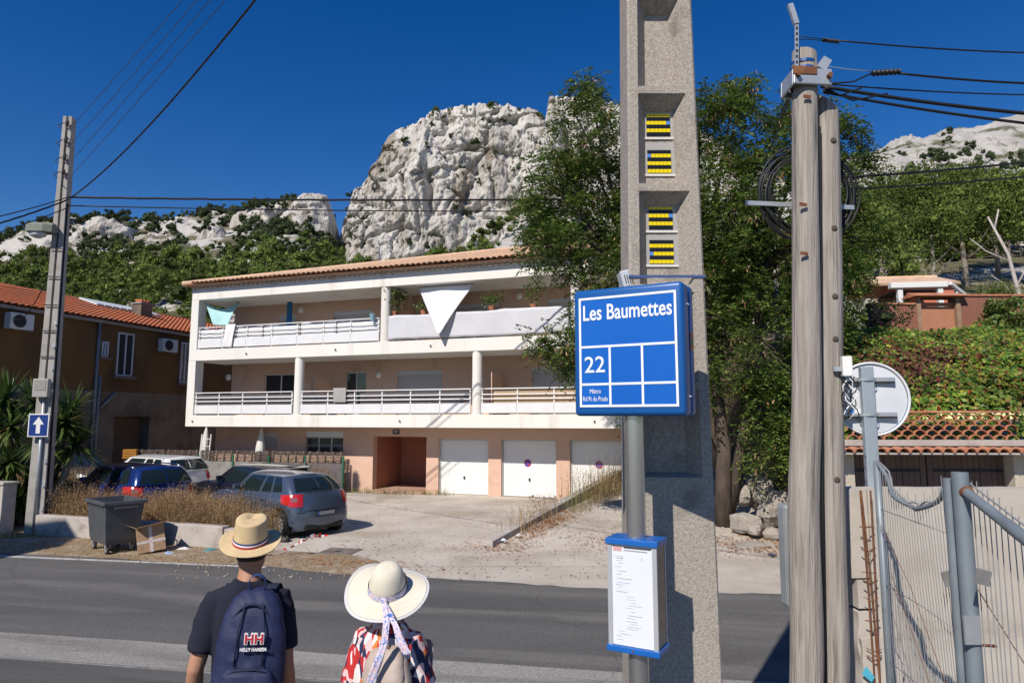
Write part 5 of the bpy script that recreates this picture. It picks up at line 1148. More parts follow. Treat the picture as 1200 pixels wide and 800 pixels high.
        # seams, handles, mirror, side strip
        for f in (pillars[1] - 0.005, 0.23, 0.80):
            i = ci(f); pts = [(rings[k][i][0], rings[k][i][1] * s, rings[k][i][2]) for k in range(1, 8)]; MB().tube(pts, 0.005, 4).build('door_seam', M_trim, r)
        for f in (pillars[1] + 0.04, 0.28):
            i = ci(f); x, y, z = rings[5][i]; MB().cbox((x + 0.0, (y + 0.012) * s, z + 0.035), (0.17, 0.03, 0.03)).build('door_handle', M_chrome if name == 'hatchback' else body, r, bev=0.01)
        i = ci(0.88); x, y, z = rings[lo][i]; m = MB(); m.rings([[(x + a, (y + 0.04) * s + (q * s), z + 0.10 + b) for a, b in ((-0.05 * k_, -0.06 * k_), (0.06 * k_, -0.05 * k_), (0.05 * k_, 0.06 * k_), (-0.05 * k_, 0.07 * k_))] for q, k_ in ((0, 0.5), (0.05, 1.0), (0.15, 1.0), (0.19, 0.7))]); m.build('wing_mirror', body, r, bev=0.015)
        if rails:
            i0, i1 = ci(0.02), ci(0.92); pts = [(rings[ti][q][0], (rings[ti][q][1] + 0.0) * s * 0.97, rings[ti][q][2] + 0.05 * (1 if i0 < q < i1 - 2 else 0.2)) for q in range(i0, i1, 5)]; MB().tube(pts, 0.018, 6).build('roof_rail', M_chrome, r, smooth=True)
    for lv, c1 in ((3, NR + NC), (7, NR + 2)):      # bumper and tailgate gaps
        pts = [(rings[lv][i][0] - 0.002, rings[lv][i][1], rings[lv][i][2]) for i in range(c1, -1, -1)] + [(rings[lv][i][0] - 0.002, -rings[lv][i][1], rings[lv][i][2]) for i in range(1, c1 + 1)]; MB().tube(pts, 0.006, 4).build('panel_gap', M_trim, r)
    for s in (1, -1):
        pts = [(rings[k][NR + 1][0] - 0.004, rings[k][NR + 1][1] * s, rings[k][NR + 1][2]) for k in range(3, 9)]; MB().tube(pts, 0.006, 4).build('panel_gap', M_trim, r)
    MB().tube([(glass_r - 0.07, -0.25, belt_r + 0.03), (glass_r + 0.03, 0.0, belt_r + 0.10), (glass_r + 0.06, 0.22, belt_r + 0.12)], 0.008, 5).build('rear_wiper', M_trim, r)
    MB().box(xr + 0.2, xf - 0.25, -w * 0.80, w * 0.80, 0.17, 0.55).build('underbody', M_trim, r)
    MB().box(xr + 0.03, xr + 0.3, -w * 0.62, w * 0.62, 0.22, 0.33).build('bumper_insert', M_trim, r, bev=0.02)
    if plate:
        x = rings[3][0][0]; pl = MB().box(xr - 0.012, xr + 0.12, -0.27, 0.27, 0.50, 0.61).build('number_plate', M_trim, r); MB().box(xr - 0.016, xr - 0.0125, -0.24, 0.24, 0.515, 0.595).build('plate_face', pm('plate_tone', (0.30, 0.30, 0.30), rough=0.4), pl); MB().box(xr - 0.0185, xr - 0.0165, 0.20, 0.24, 0.515, 0.595).build('plate_band', M_npb, pl)
    MB().lathe([(0.055, 0), (0.05, 0.012), (0.01, 0.014)], 4, (xr + 0.075, 0, 0.80), M=Matrix.Rotation(-math.pi / 2, 3, 'Y')).build('badge', M_chrome, r)
    if spoiler:
        q = rings[ti][0]; MB().rings([[(q[0] + 0.10, y_, q[2] + 0.045), (q[0] - 0.13, y_, q[2] + 0.015), (q[0] - 0.12, y_, q[2] - 0.02), (q[0] + 0.08, y_, q[2])] for y_ in (-w * 0.62, -w * 0.3, 0, w * 0.3, w * 0.62)]).build('spoiler', body, r, bev=0.008)
    MB().tube([(roof_r + 0.18, 0, H - 0.02), (roof_r + 0.0, 0, H + 0.16)], 0.006, 5).build('aerial', M_trim, r)
    Mx = Matrix.Rotation(math.pi / 2, 3, 'X')
    for cx in (wxr, wxf):
        for s in (1, -1):
            c = Vector((cx, s * (w - 0.11), wr)); t = MB().lathe([(wr * 0.62, -0.09), (wr * 0.92, -0.10), (wr, -0.07), (wr, 0.07), (wr * 0.92, 0.10), (wr * 0.62, 0.09)], 28, c, cap=False, M=Mx).build('wheel', M_rubber, r, smooth=True, angle=40)
            m = MB(); m.lathe([(wr * 0.63, 0.075), (wr * 0.60, 0.09), (wr * 0.56, 0.085), (wr * 0.52, 0.05), (0.02, 0.05)], 28, c, cap=False, M=Mx if s < 0 else Mx @ Matrix.Rotation(math.pi, 3, 'X'))
            for q in range(9):
                a = 2 * math.pi * q / 9; d = Vector((math.cos(a), 0, math.sin(a))); e = Vector((-math.sin(a), 0, math.cos(a))); yo = Vector((0, s * 0.085, 0))
                v = [c + d * 0.04 - e * 0.016 + yo, c + d * 0.04 + e * 0.016 + yo, c + d * wr * 0.57 + e * 0.030 + yo * 0.95, c + d * wr * 0.57 - e * 0.030 + yo * 0.95]; v += [p - Vector((0, s * 0.03, 0)) for p in v]; m.add(v, [(0, 1, 2, 3), (4, 5, 6, 7), (0, 1, 5, 4), (1, 2, 6, 5), (2, 3, 7, 6), (3, 0, 4, 7)])
            m.lathe([(0.05, 0.06), (0.048, 0.09), (0.01, 0.095)], 14, c, M=Mx if s < 0 else Mx @ Matrix.Rotation(math.pi, 3, 'X')); m.build('rim', M_rim, t, recalc=True)
    return r
P_clio = paint('paint_grey_blue', (0.075, 0.10, 0.15), 0.28, 0.9, 0.35); P_black = paint('paint_black', (0.012, 0.013, 0.02), 0.2, 0.9); P_blue = paint('paint_deep_blue', (0.012, 0.035, 0.17), 0.22, 0.9, 0.3); P_white = paint('paint_white', (0.72, 0.72, 0.71), 0.3, 0.7); P_dark = paint('paint_dark_grey', (0.03, 0.032, 0.036), 0.3, 0.8)
make_car('hatchback', (-5.9, 16.85, 0), R(144), 'grey-blue five-door hatchback parked beside the end of the low wall', P_clio)
make_car('hatchback', (-7.35, 19.3, 0), R(147), 'black hatchback with rear spoiler parked just behind the grey-blue car', P_black, L=4.25, W=1.78, H=1.46, wb=2.63, roof_r=-1.62, glass_r=-1.98, cowl=1.0, ws_top=0.3, spoiler=True)
make_car('estate_car', (-10.75, 18.75, 0), R(147), 'dark blue estate car with silver roof rails half hidden by dry grass', P_blue, L=4.5, W=1.8, H=1.50, wb=2.65, roof_r=-1.95, glass_r=-2.18, cowl=1.05, ws_top=0.35, rails=True, tail=False)
make_car('estate_car', (-12.3, 23.0, 0), R(150), 'white estate car parked against the garden fence', P_white, L=4.5, W=1.8, H=1.50, wb=2.65, roof_r=-1.95, glass_r=-2.2, cowl=1.05, ws_top=0.35, tail=False)
make_car('estate_car', (-16.0, 24.6, 0), R(-24), 'dark grey car with roof rails parked below the ochre wall', P_dark, L=4.4, W=1.8, H=1.50, wb=2.62, roof_r=-1.9, glass_r=-2.15, cowl=1.0, ws_top=0.3, rails=True, tail=False)
# ================================================================== RIGHT: garage across the road, brick wall, orange house
M_terra = pm('terracotta', (0.42, 0.16, 0.085), (0.52, 0.235, 0.135), scale=7, rough=0.95, c3=(0.30, 0.13, 0.08), s3=3)
M_beige = pm('beige_render', (0.46, 0.40, 0.32), (0.54, 0.48, 0.39), scale=2, rough=0.95, bump=0.9, bscale=35, bdist=0.03)
M_brown = pm('brown_paint', (0.10, 0.062, 0.05), (0.135, 0.085, 0.068), scale=3, rough=0.6, stretch=(1, 1, 0.2))
def garage():
    r = empty('garage', (6.0, GY, 0), R(-1.5), 'low garage with brown plank doors and a tile canopy set into the bank', 'garage')
    MB().box(3.3, 9.0, 0, 0.5, 0, 2.19).build('wall', M_beige, r); MB().box(-0.1, 0.38, 0, 0.5, 0, 2.19).build('wall', M_beige, r); MB().box(0.38, 3.3, 0, 0.5, 2.08, 2.19).build('lintel', M_conc, r)
    MB().box(-0.2, 9.2, -0.12, 0.6, 2.191, 2.30).build('concrete_band', M_conc, r, bev=0.01)
    for k, (a, b) in enumerate(((0.40, 1.84), (1.86, 3.28))):
        m = MB(); n = 13
        for i in range(n): m.box(lerp(a, b, i / n) + 0.006, lerp(a, b, (i + 1) / n) - 0.002, 0.26 + 0.004 * (i % 3), 0.30, 0.03, 2.06)
        m.box(a, b, 0.30, 0.315, 0.03, 2.06); d = m.build('garage_door', M_brown, r)
        for z in (0.45, 1.72): MB().box(a + (0.02 if k == 0 else 0.12), b - (0.12 if k == 0 else 0.02), 0.245, 0.2585, z - 0.025, z + 0.025).build('strap_hinge', M_trim, d)
    MB().box(0.39, 3.29, 0.33, 0.42, 0, 2.07).build('door_backing', M_dark, r)
    # canopy: one row of round tiles
    def half_tile(rad, length, th=0.016):
        rg = []
        for y_ in (0, length):
            rg.append([(rad * math.cos(math.pi * q / 8), y_, rad * 0.85 * math.sin(math.pi * q / 8)) for q in range(9)] + [((rad - th) * math.cos(math.pi * q / 8), y_, (rad - th) * 0.85 * math.sin(math.pi * q / 8)) for q in range(8, -1, -1)])
        return MB().rings(rg)
    cm = half_tile(0.10, 0.30).build('canopy_tile', M_terra, r, smooth=True, angle=45); cm.location = (-0.1, -0.42, 2.085); cm.rotation_euler = (R(3), 0, 0)
    me = cm.data
    for i in range(1, 46):
        c = cm.copy(); COL.objects.link(c); c.location = (-0.1 + i * 0.198, -0.42 + 0.012 * math.sin(i * 5.1), 2.085 + 0.006 * math.sin(i * 3.3))
    MB().box(-0.2, 9.0, -0.38, 0.0, 2.05, 2.08).build('canopy_slab', M_conc, r).rotation_euler = (0, 0, 0)
    # openwork wall of stacked tiles
    cl = empty('tile_screen', (0.30 + 6.0, GY + 0.02, 2.302), R(-1.5), 'openwork parapet of stacked round tiles above the garage canopy', 'parapet')
    t0 = half_tile(0.113, 0.07, 0.013).build('tile', M_terra, cl, smooth=True, angle=45); t0.location = (0.11, 0, 0); first = True
    for row in range(5):
        for i in range(14 if row % 2 == 0 else 13):
            if first: first = False; continue
            c = t0.copy(); COL.objects.link(c); c.location = (0.11 + i * 0.226 + (0.113 if row % 2 else 0), 0.004 * math.sin(i * 3 + row), row * 0.094)
    MB().box(0.0, 3.2, -0.03, 0.12, 0.5, 0.54).build('coping', M_terra, cl, bev=0.006)
garage()
def brick_wall():
    M_brick = bpy.data.materials.new('old_brick'); M_brick.use_nodes = True; N = M_brick.node_tree.nodes; L = M_brick.node_tree.links; b = N['Principled BSDF']; tc = N.new('ShaderNodeTexCoord'); mp = N.new('ShaderNodeMapping'); mp.inputs['Rotation'].default_value = (R(90), 0, 0)
    br = N.new('ShaderNodeTexBrick'); br.inputs['Scale'].default_value = 4.4; br.inputs['Color1'].default_value = (0.30, 0.085, 0.045, 1); br.inputs['Color2'].default_value = (0.22, 0.085, 0.055, 1); br.inputs['Mortar'].default_value = (0.30, 0.23, 0.19, 1); br.inputs['Mortar Size'].default_value = 0.018
    L.new(tc.outputs['Object'], mp.inputs[0]); L.new(mp.outputs[0], br.inputs['Vector']); L.new(br.outputs['Color'], b.inputs['Base Color']); _set(b, 'Roughness', 0.95)
    bp = N.new('ShaderNodeBump'); bp.inputs['Strength'].default_value = 0.7; bp.inputs['Distance'].default_value = 0.02; bp.invert = True; L.new(br.outputs['Fac'], bp.inputs['Height']); L.new(bp.outputs[0], b.inputs['Normal'])
    Y = 19.0; x0 = (1026 - 600) / F_PX * Y; r = empty('brick_wall', (x0, Y, 4.6), 0, 'old red brick garden wall with a tiled gate above the creeper', 'wall')
    zt = zpx(1030, 357, Y) - 4.6; zt2 = zpx(1195, 347, Y) - 4.6; g0 = (1079 - 1026) / F_PX * Y; g1 = (1131 - 1026) / F_PX * Y; W = 8.0
    for a, b_, za in ((0, g0, zt), (g1, W, zt2)):
        MB().box(a, b_, 0, 0.25, -0.4, za).build('wall_body', M_brick, r); MB().box(a - 0.02, b_ + 0.02 if b_ < 5 else b_, -0.04, 0.29, za + 0.002, za + 0.055).build('coping', M_terra, r)
    zr = zpx(1105, 346, Y) - 4.6
    for a in (g0 + 0.002, g1 - 0.122): MB().box(a, a + 0.12, -0.06, 0.31, -0.4, zr - 0.06).build('gate_post', pm('timber_post', (0.28, 0.17, 0.11), (0.34, 0.22, 0.15), scale=4, rough=0.9), r)
    MB().box(g0 + 0.124, g1 - 0.124, 0.08, 0.13, -0.4, zr - 0.32).build('gate', pm('tan_board', (0.44, 0.20, 0.115), (0.40, 0.18, 0.10), scale=2, rough=0.8), r); MB().box(g0 + 0.124, g1 - 0.124, 0.07, 0.14, zr - 0.30, zr - 0.2).build('gate_rail', M_terra, r)
    MB().add([(g0 - 0.12, -0.25, zr - 0.05), (g1 + 0.12, -0.25, zr - 0.05), (g1 + 0.12, 0.15, zr + 0.1), (g0 - 0.12, 0.15, zr + 0.1), (g0 - 0.12, 0.5, zr - 0.05), (g1 + 0.12, 0.5, zr - 0.05)], [(0, 1, 2, 3), (3, 2, 5, 4), (0, 3, 4), (1, 5, 2), (0, 4, 5, 1)]).build('gate_roof', M_terra, r)
brick_wall()
def orange_house():
    Y = 27.0; z0 = 5.6; r = empty('orange_house', ((1112 - 600) / F_PX * Y, Y, z0), R(-8), 'small orange house with white pergola half hidden by the brick wall', 'house'); Mo = pm('orange_paint', (0.52, 0.155, 0.09), (0.56, 0.18, 0.11), scale=1, rough=0.9)
    ze = zpx(1090, 331, Y) - z0; zr = zpx(1115, 317, Y) - z0; zp = zpx(1070, 329, Y - 1.9) - z0
    MB().add([(-1.2, 0, 0), (0.45, 0, 0), (0.45, 3.2, 0), (-1.2, 3.2, 0), (-1.2, 0, ze), (0.45, 0, ze), (0.45, 3.2, ze), (-1.2, 3.2, ze), (-1.2, 1.6, zr), (0.45, 1.6, zr)], [(0, 1, 5, 4), (1, 2, 6, 9, 5), (2, 3, 7, 6), (3, 0, 4, 8, 7), (4, 5, 9, 8), (6, 7, 8, 9)]).build('wall', Mo, r)
    for s in (0, 1):
        y0, y1 = (-0.25, 1.6) if s == 0 else (3.45, 1.6); P = [[(x, y_, z_) for x in (-2.6, 0.6)] for y_, z_ in ((y0, ze - 0.02), (y1, zr + 0.06))]; o = MB().grid(P).build('roof', M_tile, r, recalc=False); o.modifiers.new('t', 'SOLIDIFY').thickness = 0.09
    MB().box(0.452, 0.48, 0.7, 1.3, ze - 0.75, ze - 0.25).build('window', M_glass, r)
    Mw = pm('pergola_white', (0.72, 0.71, 0.69), rough=0.6)
    for x in (-2.4, -0.95): MB().box(x - 0.09, x + 0.09, -1.9, -1.72, -0.3, zp - 0.22).build('pergola_post', Mw, r); 
    MB().box(-2.75, -0.7, -1.98, -1.66, zp - 0.219, zp).build('pergola_beam', Mw, r, bev=0.02); MB().add([(-0.68, -1.95, zp - 0.02), (-0.55, -1.95, zp - 0.02), (0.45, -1.2, zp - 0.5), (0.32, -1.2, zp - 0.5), (-0.68, -1.95, zp - 0.14), (-0.55, -1.95, zp - 0.14), (0.45, -1.2, zp - 0.62), (0.32, -1.2, zp - 0.62)], [(0, 1, 2, 3), (4, 7, 6, 5), (0, 4, 5, 1), (1, 5, 6, 2), (2, 6, 7, 3), (3, 7, 4, 0)]).build('stair_rail', Mw, r)
    for k in range(3): MB().lathe([(0.06, -0.5), (0.1, -0.3), (0.05, -0.1), (0.07, 0)], 10, (-0.25 + 0.3 * k, -1.6 + 0.2 * k, zp - 0.25 - 0.13 * k)).build('baluster', Mw, r, smooth=True)
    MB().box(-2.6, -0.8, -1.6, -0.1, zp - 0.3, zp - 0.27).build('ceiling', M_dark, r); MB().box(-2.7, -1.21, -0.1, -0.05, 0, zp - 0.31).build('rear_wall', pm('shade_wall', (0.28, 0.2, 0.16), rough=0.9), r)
orange_house()
# stones and rubble at the foot of the bank by the tree
M_stone = pm('field_stone', (0.30, 0.265, 0.225), (0.40, 0.36, 0.315), scale=3, rough=0.95, bump=0.7, bscale=18, c3=(0.28, 0.24, 0.2), s3=3, bdist=0.05)
def stone(x, y, z, sx, sy, sz, label, seed):
    v = []; nlat, nlon = 6, 9
    for i in range(nlat + 1):
        th = math.pi * i / nlat
        for j in range(nlon):
            ph = 2 * math.pi * j / nlon; d = np.array([math.sin(th) * math.cos(ph), math.sin(th) * math.sin(ph), math.cos(th)]); k = 1 + 0.28 * float(vnoise(d[0] * 1.6 + seed, d[1] * 1.6, d[2] * 1.6 + seed)); d = np.sign(d) * np.abs(d) ** 0.75; v.append((d[0] * sx * k, d[1] * sy * k, d[2] * sz * k))
    m = MB(); m.add(v, [(i * nlon + j, i * nlon + (j + 1) % nlon, (i + 1) * nlon + (j + 1) % nlon, (i + 1) * nlon + j) for i in range(nlat) for j in range(nlon)]); o = m.build('stone', M_stone, None, loc=(x, y, z), rot=(0, 0, seed)); tag(o, label, 'stone', 'stones at the foot of the bank'); return o
for k, (px, py, Y, sx, sz, lb) in enumerate([(880, 643, 14.3, .36, .13, 'long flat pale stone block lying on the dirt by the bank'), (862, 652, 14.0, .12, .08, 'small white stone beside the long flat block'), (848, 632, 14.9, .16, .08, 'pale stone near the tree trunk'), (872, 612, 15.2, .34, .2, 'large pale boulder in the foot of the bank'), (900, 604, 15.4, .26, .28, 'upright stone in the bank beside the large boulder'), (893, 572, 16.2, .4, .35, 'shaded boulder low under the tree crown'), (912, 545, 17, .5, .5, 'big shaded rock higher in the bank'), (915, 590, 15.4, .3, .3, 'stone in the bank just left of the wooden pole'), (885, 620, 14.9, .22, .12, 'flat stone before the large boulder'), (905, 625, 14.8, .2, .12, 'rough stone before the upright stone'), (870, 580, 16.2, .3, .25, 'grey stone above the large boulder'), (905, 640, 14.3, .13, .07, 'small grey stone at the end of the long flat block')]):
    p = at(px, py, Y); stone(p.x, p.y, p.z, sx, sx * 0.7, sz, lb, k * 1.7)

# diagonal kerb wall of the ramp
def kerb():
    a = math.atan2(RW1.y - RW0.y, RW1.x - RW0.x); L = (RW1 - RW0).length; r = empty('kerb_wall', RW0, a, 'low concrete kerb wall climbing diagonally beside the dirt ramp', 'wall'); cuts = [0, 1.9, 3.9, 6.0, 8.4, L]
    for i in range(5):
        s0, s1 = cuts[i] + 0.006, cuts[i + 1] - 0.006; z0, z1 = 0.16 + 0.094 * s0, 0.16 + 0.094 * s1; w0, w1 = -0.24, 0.0
        MB().add([(s0, w0, -0.3), (s1, w0, -0.3), (s1, w1, -0.3), (s0, w1, -0.3), (s0, w0, z0), (s1, w0, z1), (s1, w1, z1), (s0, w1, z0)], [(0, 3, 2, 1), (4, 5, 6, 7), (0, 1, 5, 4), (1, 2, 6, 5), (2, 3, 7, 6), (3, 0, 4, 7)]).build('kerb_block', M_conc, r, bev=0.012)
kerb()

# ================================================================== NEAR RIGHT: wooden poles, mirror, wall, fence
M_wood = pm('weathered_wood', (0.25, 0.215, 0.19), (0.42, 0.38, 0.34), scale=34, rough=0.95, bump=1.0, bscale=70, stretch=(1, 1, 0.045), c3=(0.13, 0.115, 0.105), s3=16, t3=(0.54, 0.66), bdist=0.012)
M_rust = pm('rust', (0.13, 0.05, 0.025), (0.22, 0.095, 0.045), scale=12, rough=0.95)
WY = 5.0; GZ = 0.28
def wood_pole():
    x1 = at(943, 400, WY).x; top = at(941, 60, WY).z; pa, pb = at(941, 60, WY), at(945, 800, WY); lean = (pa.x - pb.x) / (pa.z - pb.z); xb = pb.x + lean * (GZ - 0.1 - pb.z); r = empty('wooden_pole', (xb, WY, GZ - 0.1), 0, 'pair of weathered grey wooden poles bolted together carrying cables', 'utility pole')
    r.rotation_euler = (0, math.atan(lean), 0)
    def shaft(x, y, z1, r0, r1, cut, seed, lean=0.0):
        rg = []; n = 20; steps = 26
        for i in range(steps + 1):
            t = i / steps; z = z1 * t; rad = lerp(r0, r1, t); xo = x + lean * (z - 1.3) + 0.018 * float(vnoise(t * 6, seed)); ring = []
            for j in range(n):
                a = 2 * math.pi * j / n; k = 1 + 0.035 * float(vnoise(math.cos(a) * 2, math.sin(a) * 2, t * 4 + seed)); zz = z
                if i == steps: zz = z - cut * (1 + math.cos(a)) / 2
                ring.append((xo + rad * k * math.cos(a), y + rad * k * math.sin(a), zz))
            rg.append(ring)
        return MB().rings(rg).build('shaft', M_wood, r, smooth=True, recalc=True, angle=50)
    shaft(0, 0, top - GZ + 0.1, 0.118, 0.092, 0.03, 1.0); x2 = at(972, 400, WY + 0.1).x - x1; z2 = at(968, 112, WY + 0.1).z
    shaft(x2, 0.10, z2 - GZ + 0.1, 0.105, 0.095, 0.16, 8.0)
    zz = lambda py: at(943, py, WY).z - GZ + 0.1
    # band and bolts
    zc = zz(98); m = MB(); m.box(-0.13, 0.17, -0.13, -0.105, zc - 0.065, zc + 0.065); m.box(-0.13, 0.17, 0.105, 0.13, zc - 0.065, zc + 0.065); m.box(-0.13, -0.11, -0.105, 0.105, zc - 0.065, zc + 0.065); m.build('clamp_band', M_galv, r, bev=0.008); MB().box(-0.135, 0.05, -0.138, -0.1305, zc + 0.01, zc + 0.075).build('clamp_plate', M_rust, r, bev=0.004)
    for x in (-0.1, 0.14): MB().lathe([(0.02, 0), (0.02, 0.03)], 6, (x, -0.135, zc), M=Matrix.Rotation(math.pi / 2, 3, 'X')).build('bolt', M_rust, r)
    for py, xo in ((121, -0.02), (245, -0.055), (301, -0.05)):
        z = zz(py); MB().cbox((xo, -0.116, z), (0.055, 0.010, 0.024), Matrix.Rotation(R(8), 3, 'Y')).build('rust_clip', M_rust, r)
    for py in (76, 84): MB().lathe([(0.098, -0.012), (0.098, 0.012)], 18, (0, 0, zz(py)), cap=False).build('steel_strap', M_chrome, r)
    # perforated angle at the top
    br = MB(); zb0, zt0 = zz(98), zz(33); br.box(-0.115, -0.085, -0.12, -0.112, zb0, zt0); b_ = br.build('perforated_bracket', M_galv, r)
    for k in range(10): MB().box(-0.108, -0.092, -0.1215, -0.1205, lerp(zb0, zt0, (k + .4) / 10) - 0.012, lerp(zb0, zt0, (k + .4) / 10) + 0.012).build('slot', M_dark, b_)
    MB().cbox((-0.125, -0.112, zt0 + 0.045), (0.04, 0.03, 0.17), Matrix.Rotation(R(-17), 3, 'Y')).build('bracket_head', M_galv, b_)
    MB().cbox((0.13, -0.05, zz(80)), (0.07, 0.09, 0.1), Matrix.Rotation(R(30), 3, 'Y')).build('dead_end_bracket', M_galv, r)
    # crossbar for the coil
    zc = zz(227); MB().box(-0.36, 0.52, 0.25, 0.27, zc - 0.018, zc + 0.018).build('crossbar', M_galv, r)
    # knots
    for px, py in ((971, 162), (975, 265), (967, 345), (978, 395), (972, 560)):
        p = at(px, py, WY); MB().lathe([(0.024, 0), (0.016, 0.006), (0.003, 0.008)], 10, (x2, 0.1 - 0.1, p.z - GZ + 0.1), M=Matrix.Rotation(math.pi / 2, 3, 'X')).build('knot', pm('knot_dark', (0.09, 0.07, 0.055), rough=1.0), r)
    MB().tube([(x2 - 0.10, 0.0, 0.3), (x2 - 0.115, -0.005, 2.0), (x2 - 0.11, 0.0, top - 0.8)], 0.012, 6).build('cable_riser', M_black, r, smooth=True)
    c = empty('cable_coil', (at(945, 228, WY + 0.29).x, WY + 0.29, at(943, 228, WY + 0.29).z), 0, 'big coil of black cable hung on the wooden poles', 'cable coil')
    for k in range(9):
        rr = 0.315 + 0.012 * k; pts = []
        for q in range(41):
            a = 2 * math.pi * q / 40 + k; pts.append((0.01 + (rr + 0.012 * math.sin(3 * a + k)) * math.cos(a), 0.012 * ((k * 37) % 5 - 2) + 0.008 * math.sin(2 * a + k), (rr + 0.012 * math.sin(2 * a + k * 2)) * math.sin(a)))
        MB().tube(pts, 0.0085, 6, cap=False).build('cable_turn', M_black, c, smooth=True)
    # small white box on the pole
    p = at(991, 430, WY - 0.05); b = empty('relay_box', (p.x + 0.01, WY - 0.04, p.z - 0.07), R(-12), 'small white relay box with dangling wires on the wooden pole', 'box'); MB().box(-0.035, 0.035, -0.04, 0.04, 0, 0.15).build('casing', M_rail, b, bev=0.008); MB().box(-0.09, -0.036, -0.015, 0.015, 0.04, 0.075).build('arm', M_galv, b)
    for k in range(7):
        pts = [(-0.02 + 0.01 * k + 0.03 * math.sin(q * 1.1 + k * 2), 0.02 * math.cos(q + k), -0.035 * q) for q in range(10 - (k % 3))]; MB().tube(pts, 0.0045, 5).build('wire', M_rail if k % 2 else M_black, b, smooth=True)
    return x1, top
WX, WTOP = wood_pole()
def panel_box():
    p0, p1 = at(916, 590, WY + 0.5), at(940, 712, WY + 0.5); r = empty('metal_cabinet', (p0.x, WY + 0.45, p1.z), R(6), 'thin galvanised metal cabinet fixed behind the wooden poles', 'cabinet'); h = p0.z - p1.z
    MB().box(0, 0.3, 0, 0.14, 0, h).build('cabinet_body', pm('cabinet_grey', (0.26, 0.285, 0.30), (0.32, 0.345, 0.36), scale=5, rough=0.5, metal=0.2), r, bev=0.03); MB().box(0.03, 0.27, -0.012, -0.002, 0.03, h - 0.04).build('cabinet_back', pm('dark_steel', (0.1, 0.1, 0.1), rough=0.5), r); MB().box(0.12, 0.2, -0.35, -0.003, h * 0.5 - 0.02, h * 0.5 + 0.02).build('mount', M_galv, r)
panel_box()
def mirror():
    Y = 5.5; p = at(1025, 467, Y); rad = 43 / F_PX * 5.42; r = empty('traffic_mirror', (at(1016, 467, Y).x, Y, GZ - 0.1), R(-6), 'round convex traffic mirror seen from its white back on a grey post', 'traffic mirror'); cz = p.z - GZ + 0.1; cx = p.x - at(1016, 467, Y).x; Mx = Matrix.Rotation(-math.pi / 2, 3, 'X')
    M_back = pm('mirror_back', (0.66, 0.68, 0.71), (0.60, 0.62, 0.65), scale=3, rough=0.5)
    MB().lathe([(rad, 0.0), (rad, 0.02), (rad * 0.97, 0.026), (rad * 0.95, 0.012), (rad * 0.6, 0.0), (0.01, -0.012)], 48, (cx, 0.06, cz), cap=False, M=Mx).build('back_shell', M_back, r, smooth=True, angle=40); MB().lathe([(rad, 0.021), (rad * 0.7, 0.05), (rad * 0.35, 0.07), (0.005, 0.077)], 48, (cx, 0.06, cz), cap=False, M=Mx).build('mirror_face', M_chrome, r, smooth=True)
    MB().tube([(cx + rad * math.cos(a * math.pi / 24), 0.065, cz + rad * math.sin(a * math.pi / 24)) for a in range(49)], 0.011, 6, cap=False).build('rim', pm('rim_pale', (0.7, 0.71, 0.73), rough=0.4), r, smooth=True)
    MB().box(-0.05, 0.05, -0.045, 0.02, 0, cz + rad * 0.88).build('post', pm('post_grey_blue', (0.33, 0.38, 0.42), (0.38, 0.43, 0.47), scale=3, rough=0.45, metal=0.3), r, bev=0.008)
    for dz in (0.52, -0.44):
        z = cz + rad * dz; b = MB().box(-0.2, 0.24, 0.022, 0.04, z - 0.012, z + 0.02).build('clamp_bar', M_galv, r); MB().box(-0.2, 0.24, 0.023, 0.044, z - 0.027, z - 0.0125).build('clamp_slot', M_dark, b); MB().lathe([(0.075, -0.01), (0.075, 0.01)], 18, (0, -0.012, z), cap=False, sy=0.62).build('clamp_ring', M_galv, b)
    MB().box(-0.13, -0.02, 0.021, 0.0215, cz - rad * 0.40, cz - rad * 0.27).build('sticker', M_rail, r); MB().box(-0.125, -0.098, 0.0195, 0.0205, cz - rad * 0.39, cz - rad * 0.28).build('sticker_mark', pm('sticker_blue', (0.02, 0.2, 0.6), rough=0.5), r)
mirror()
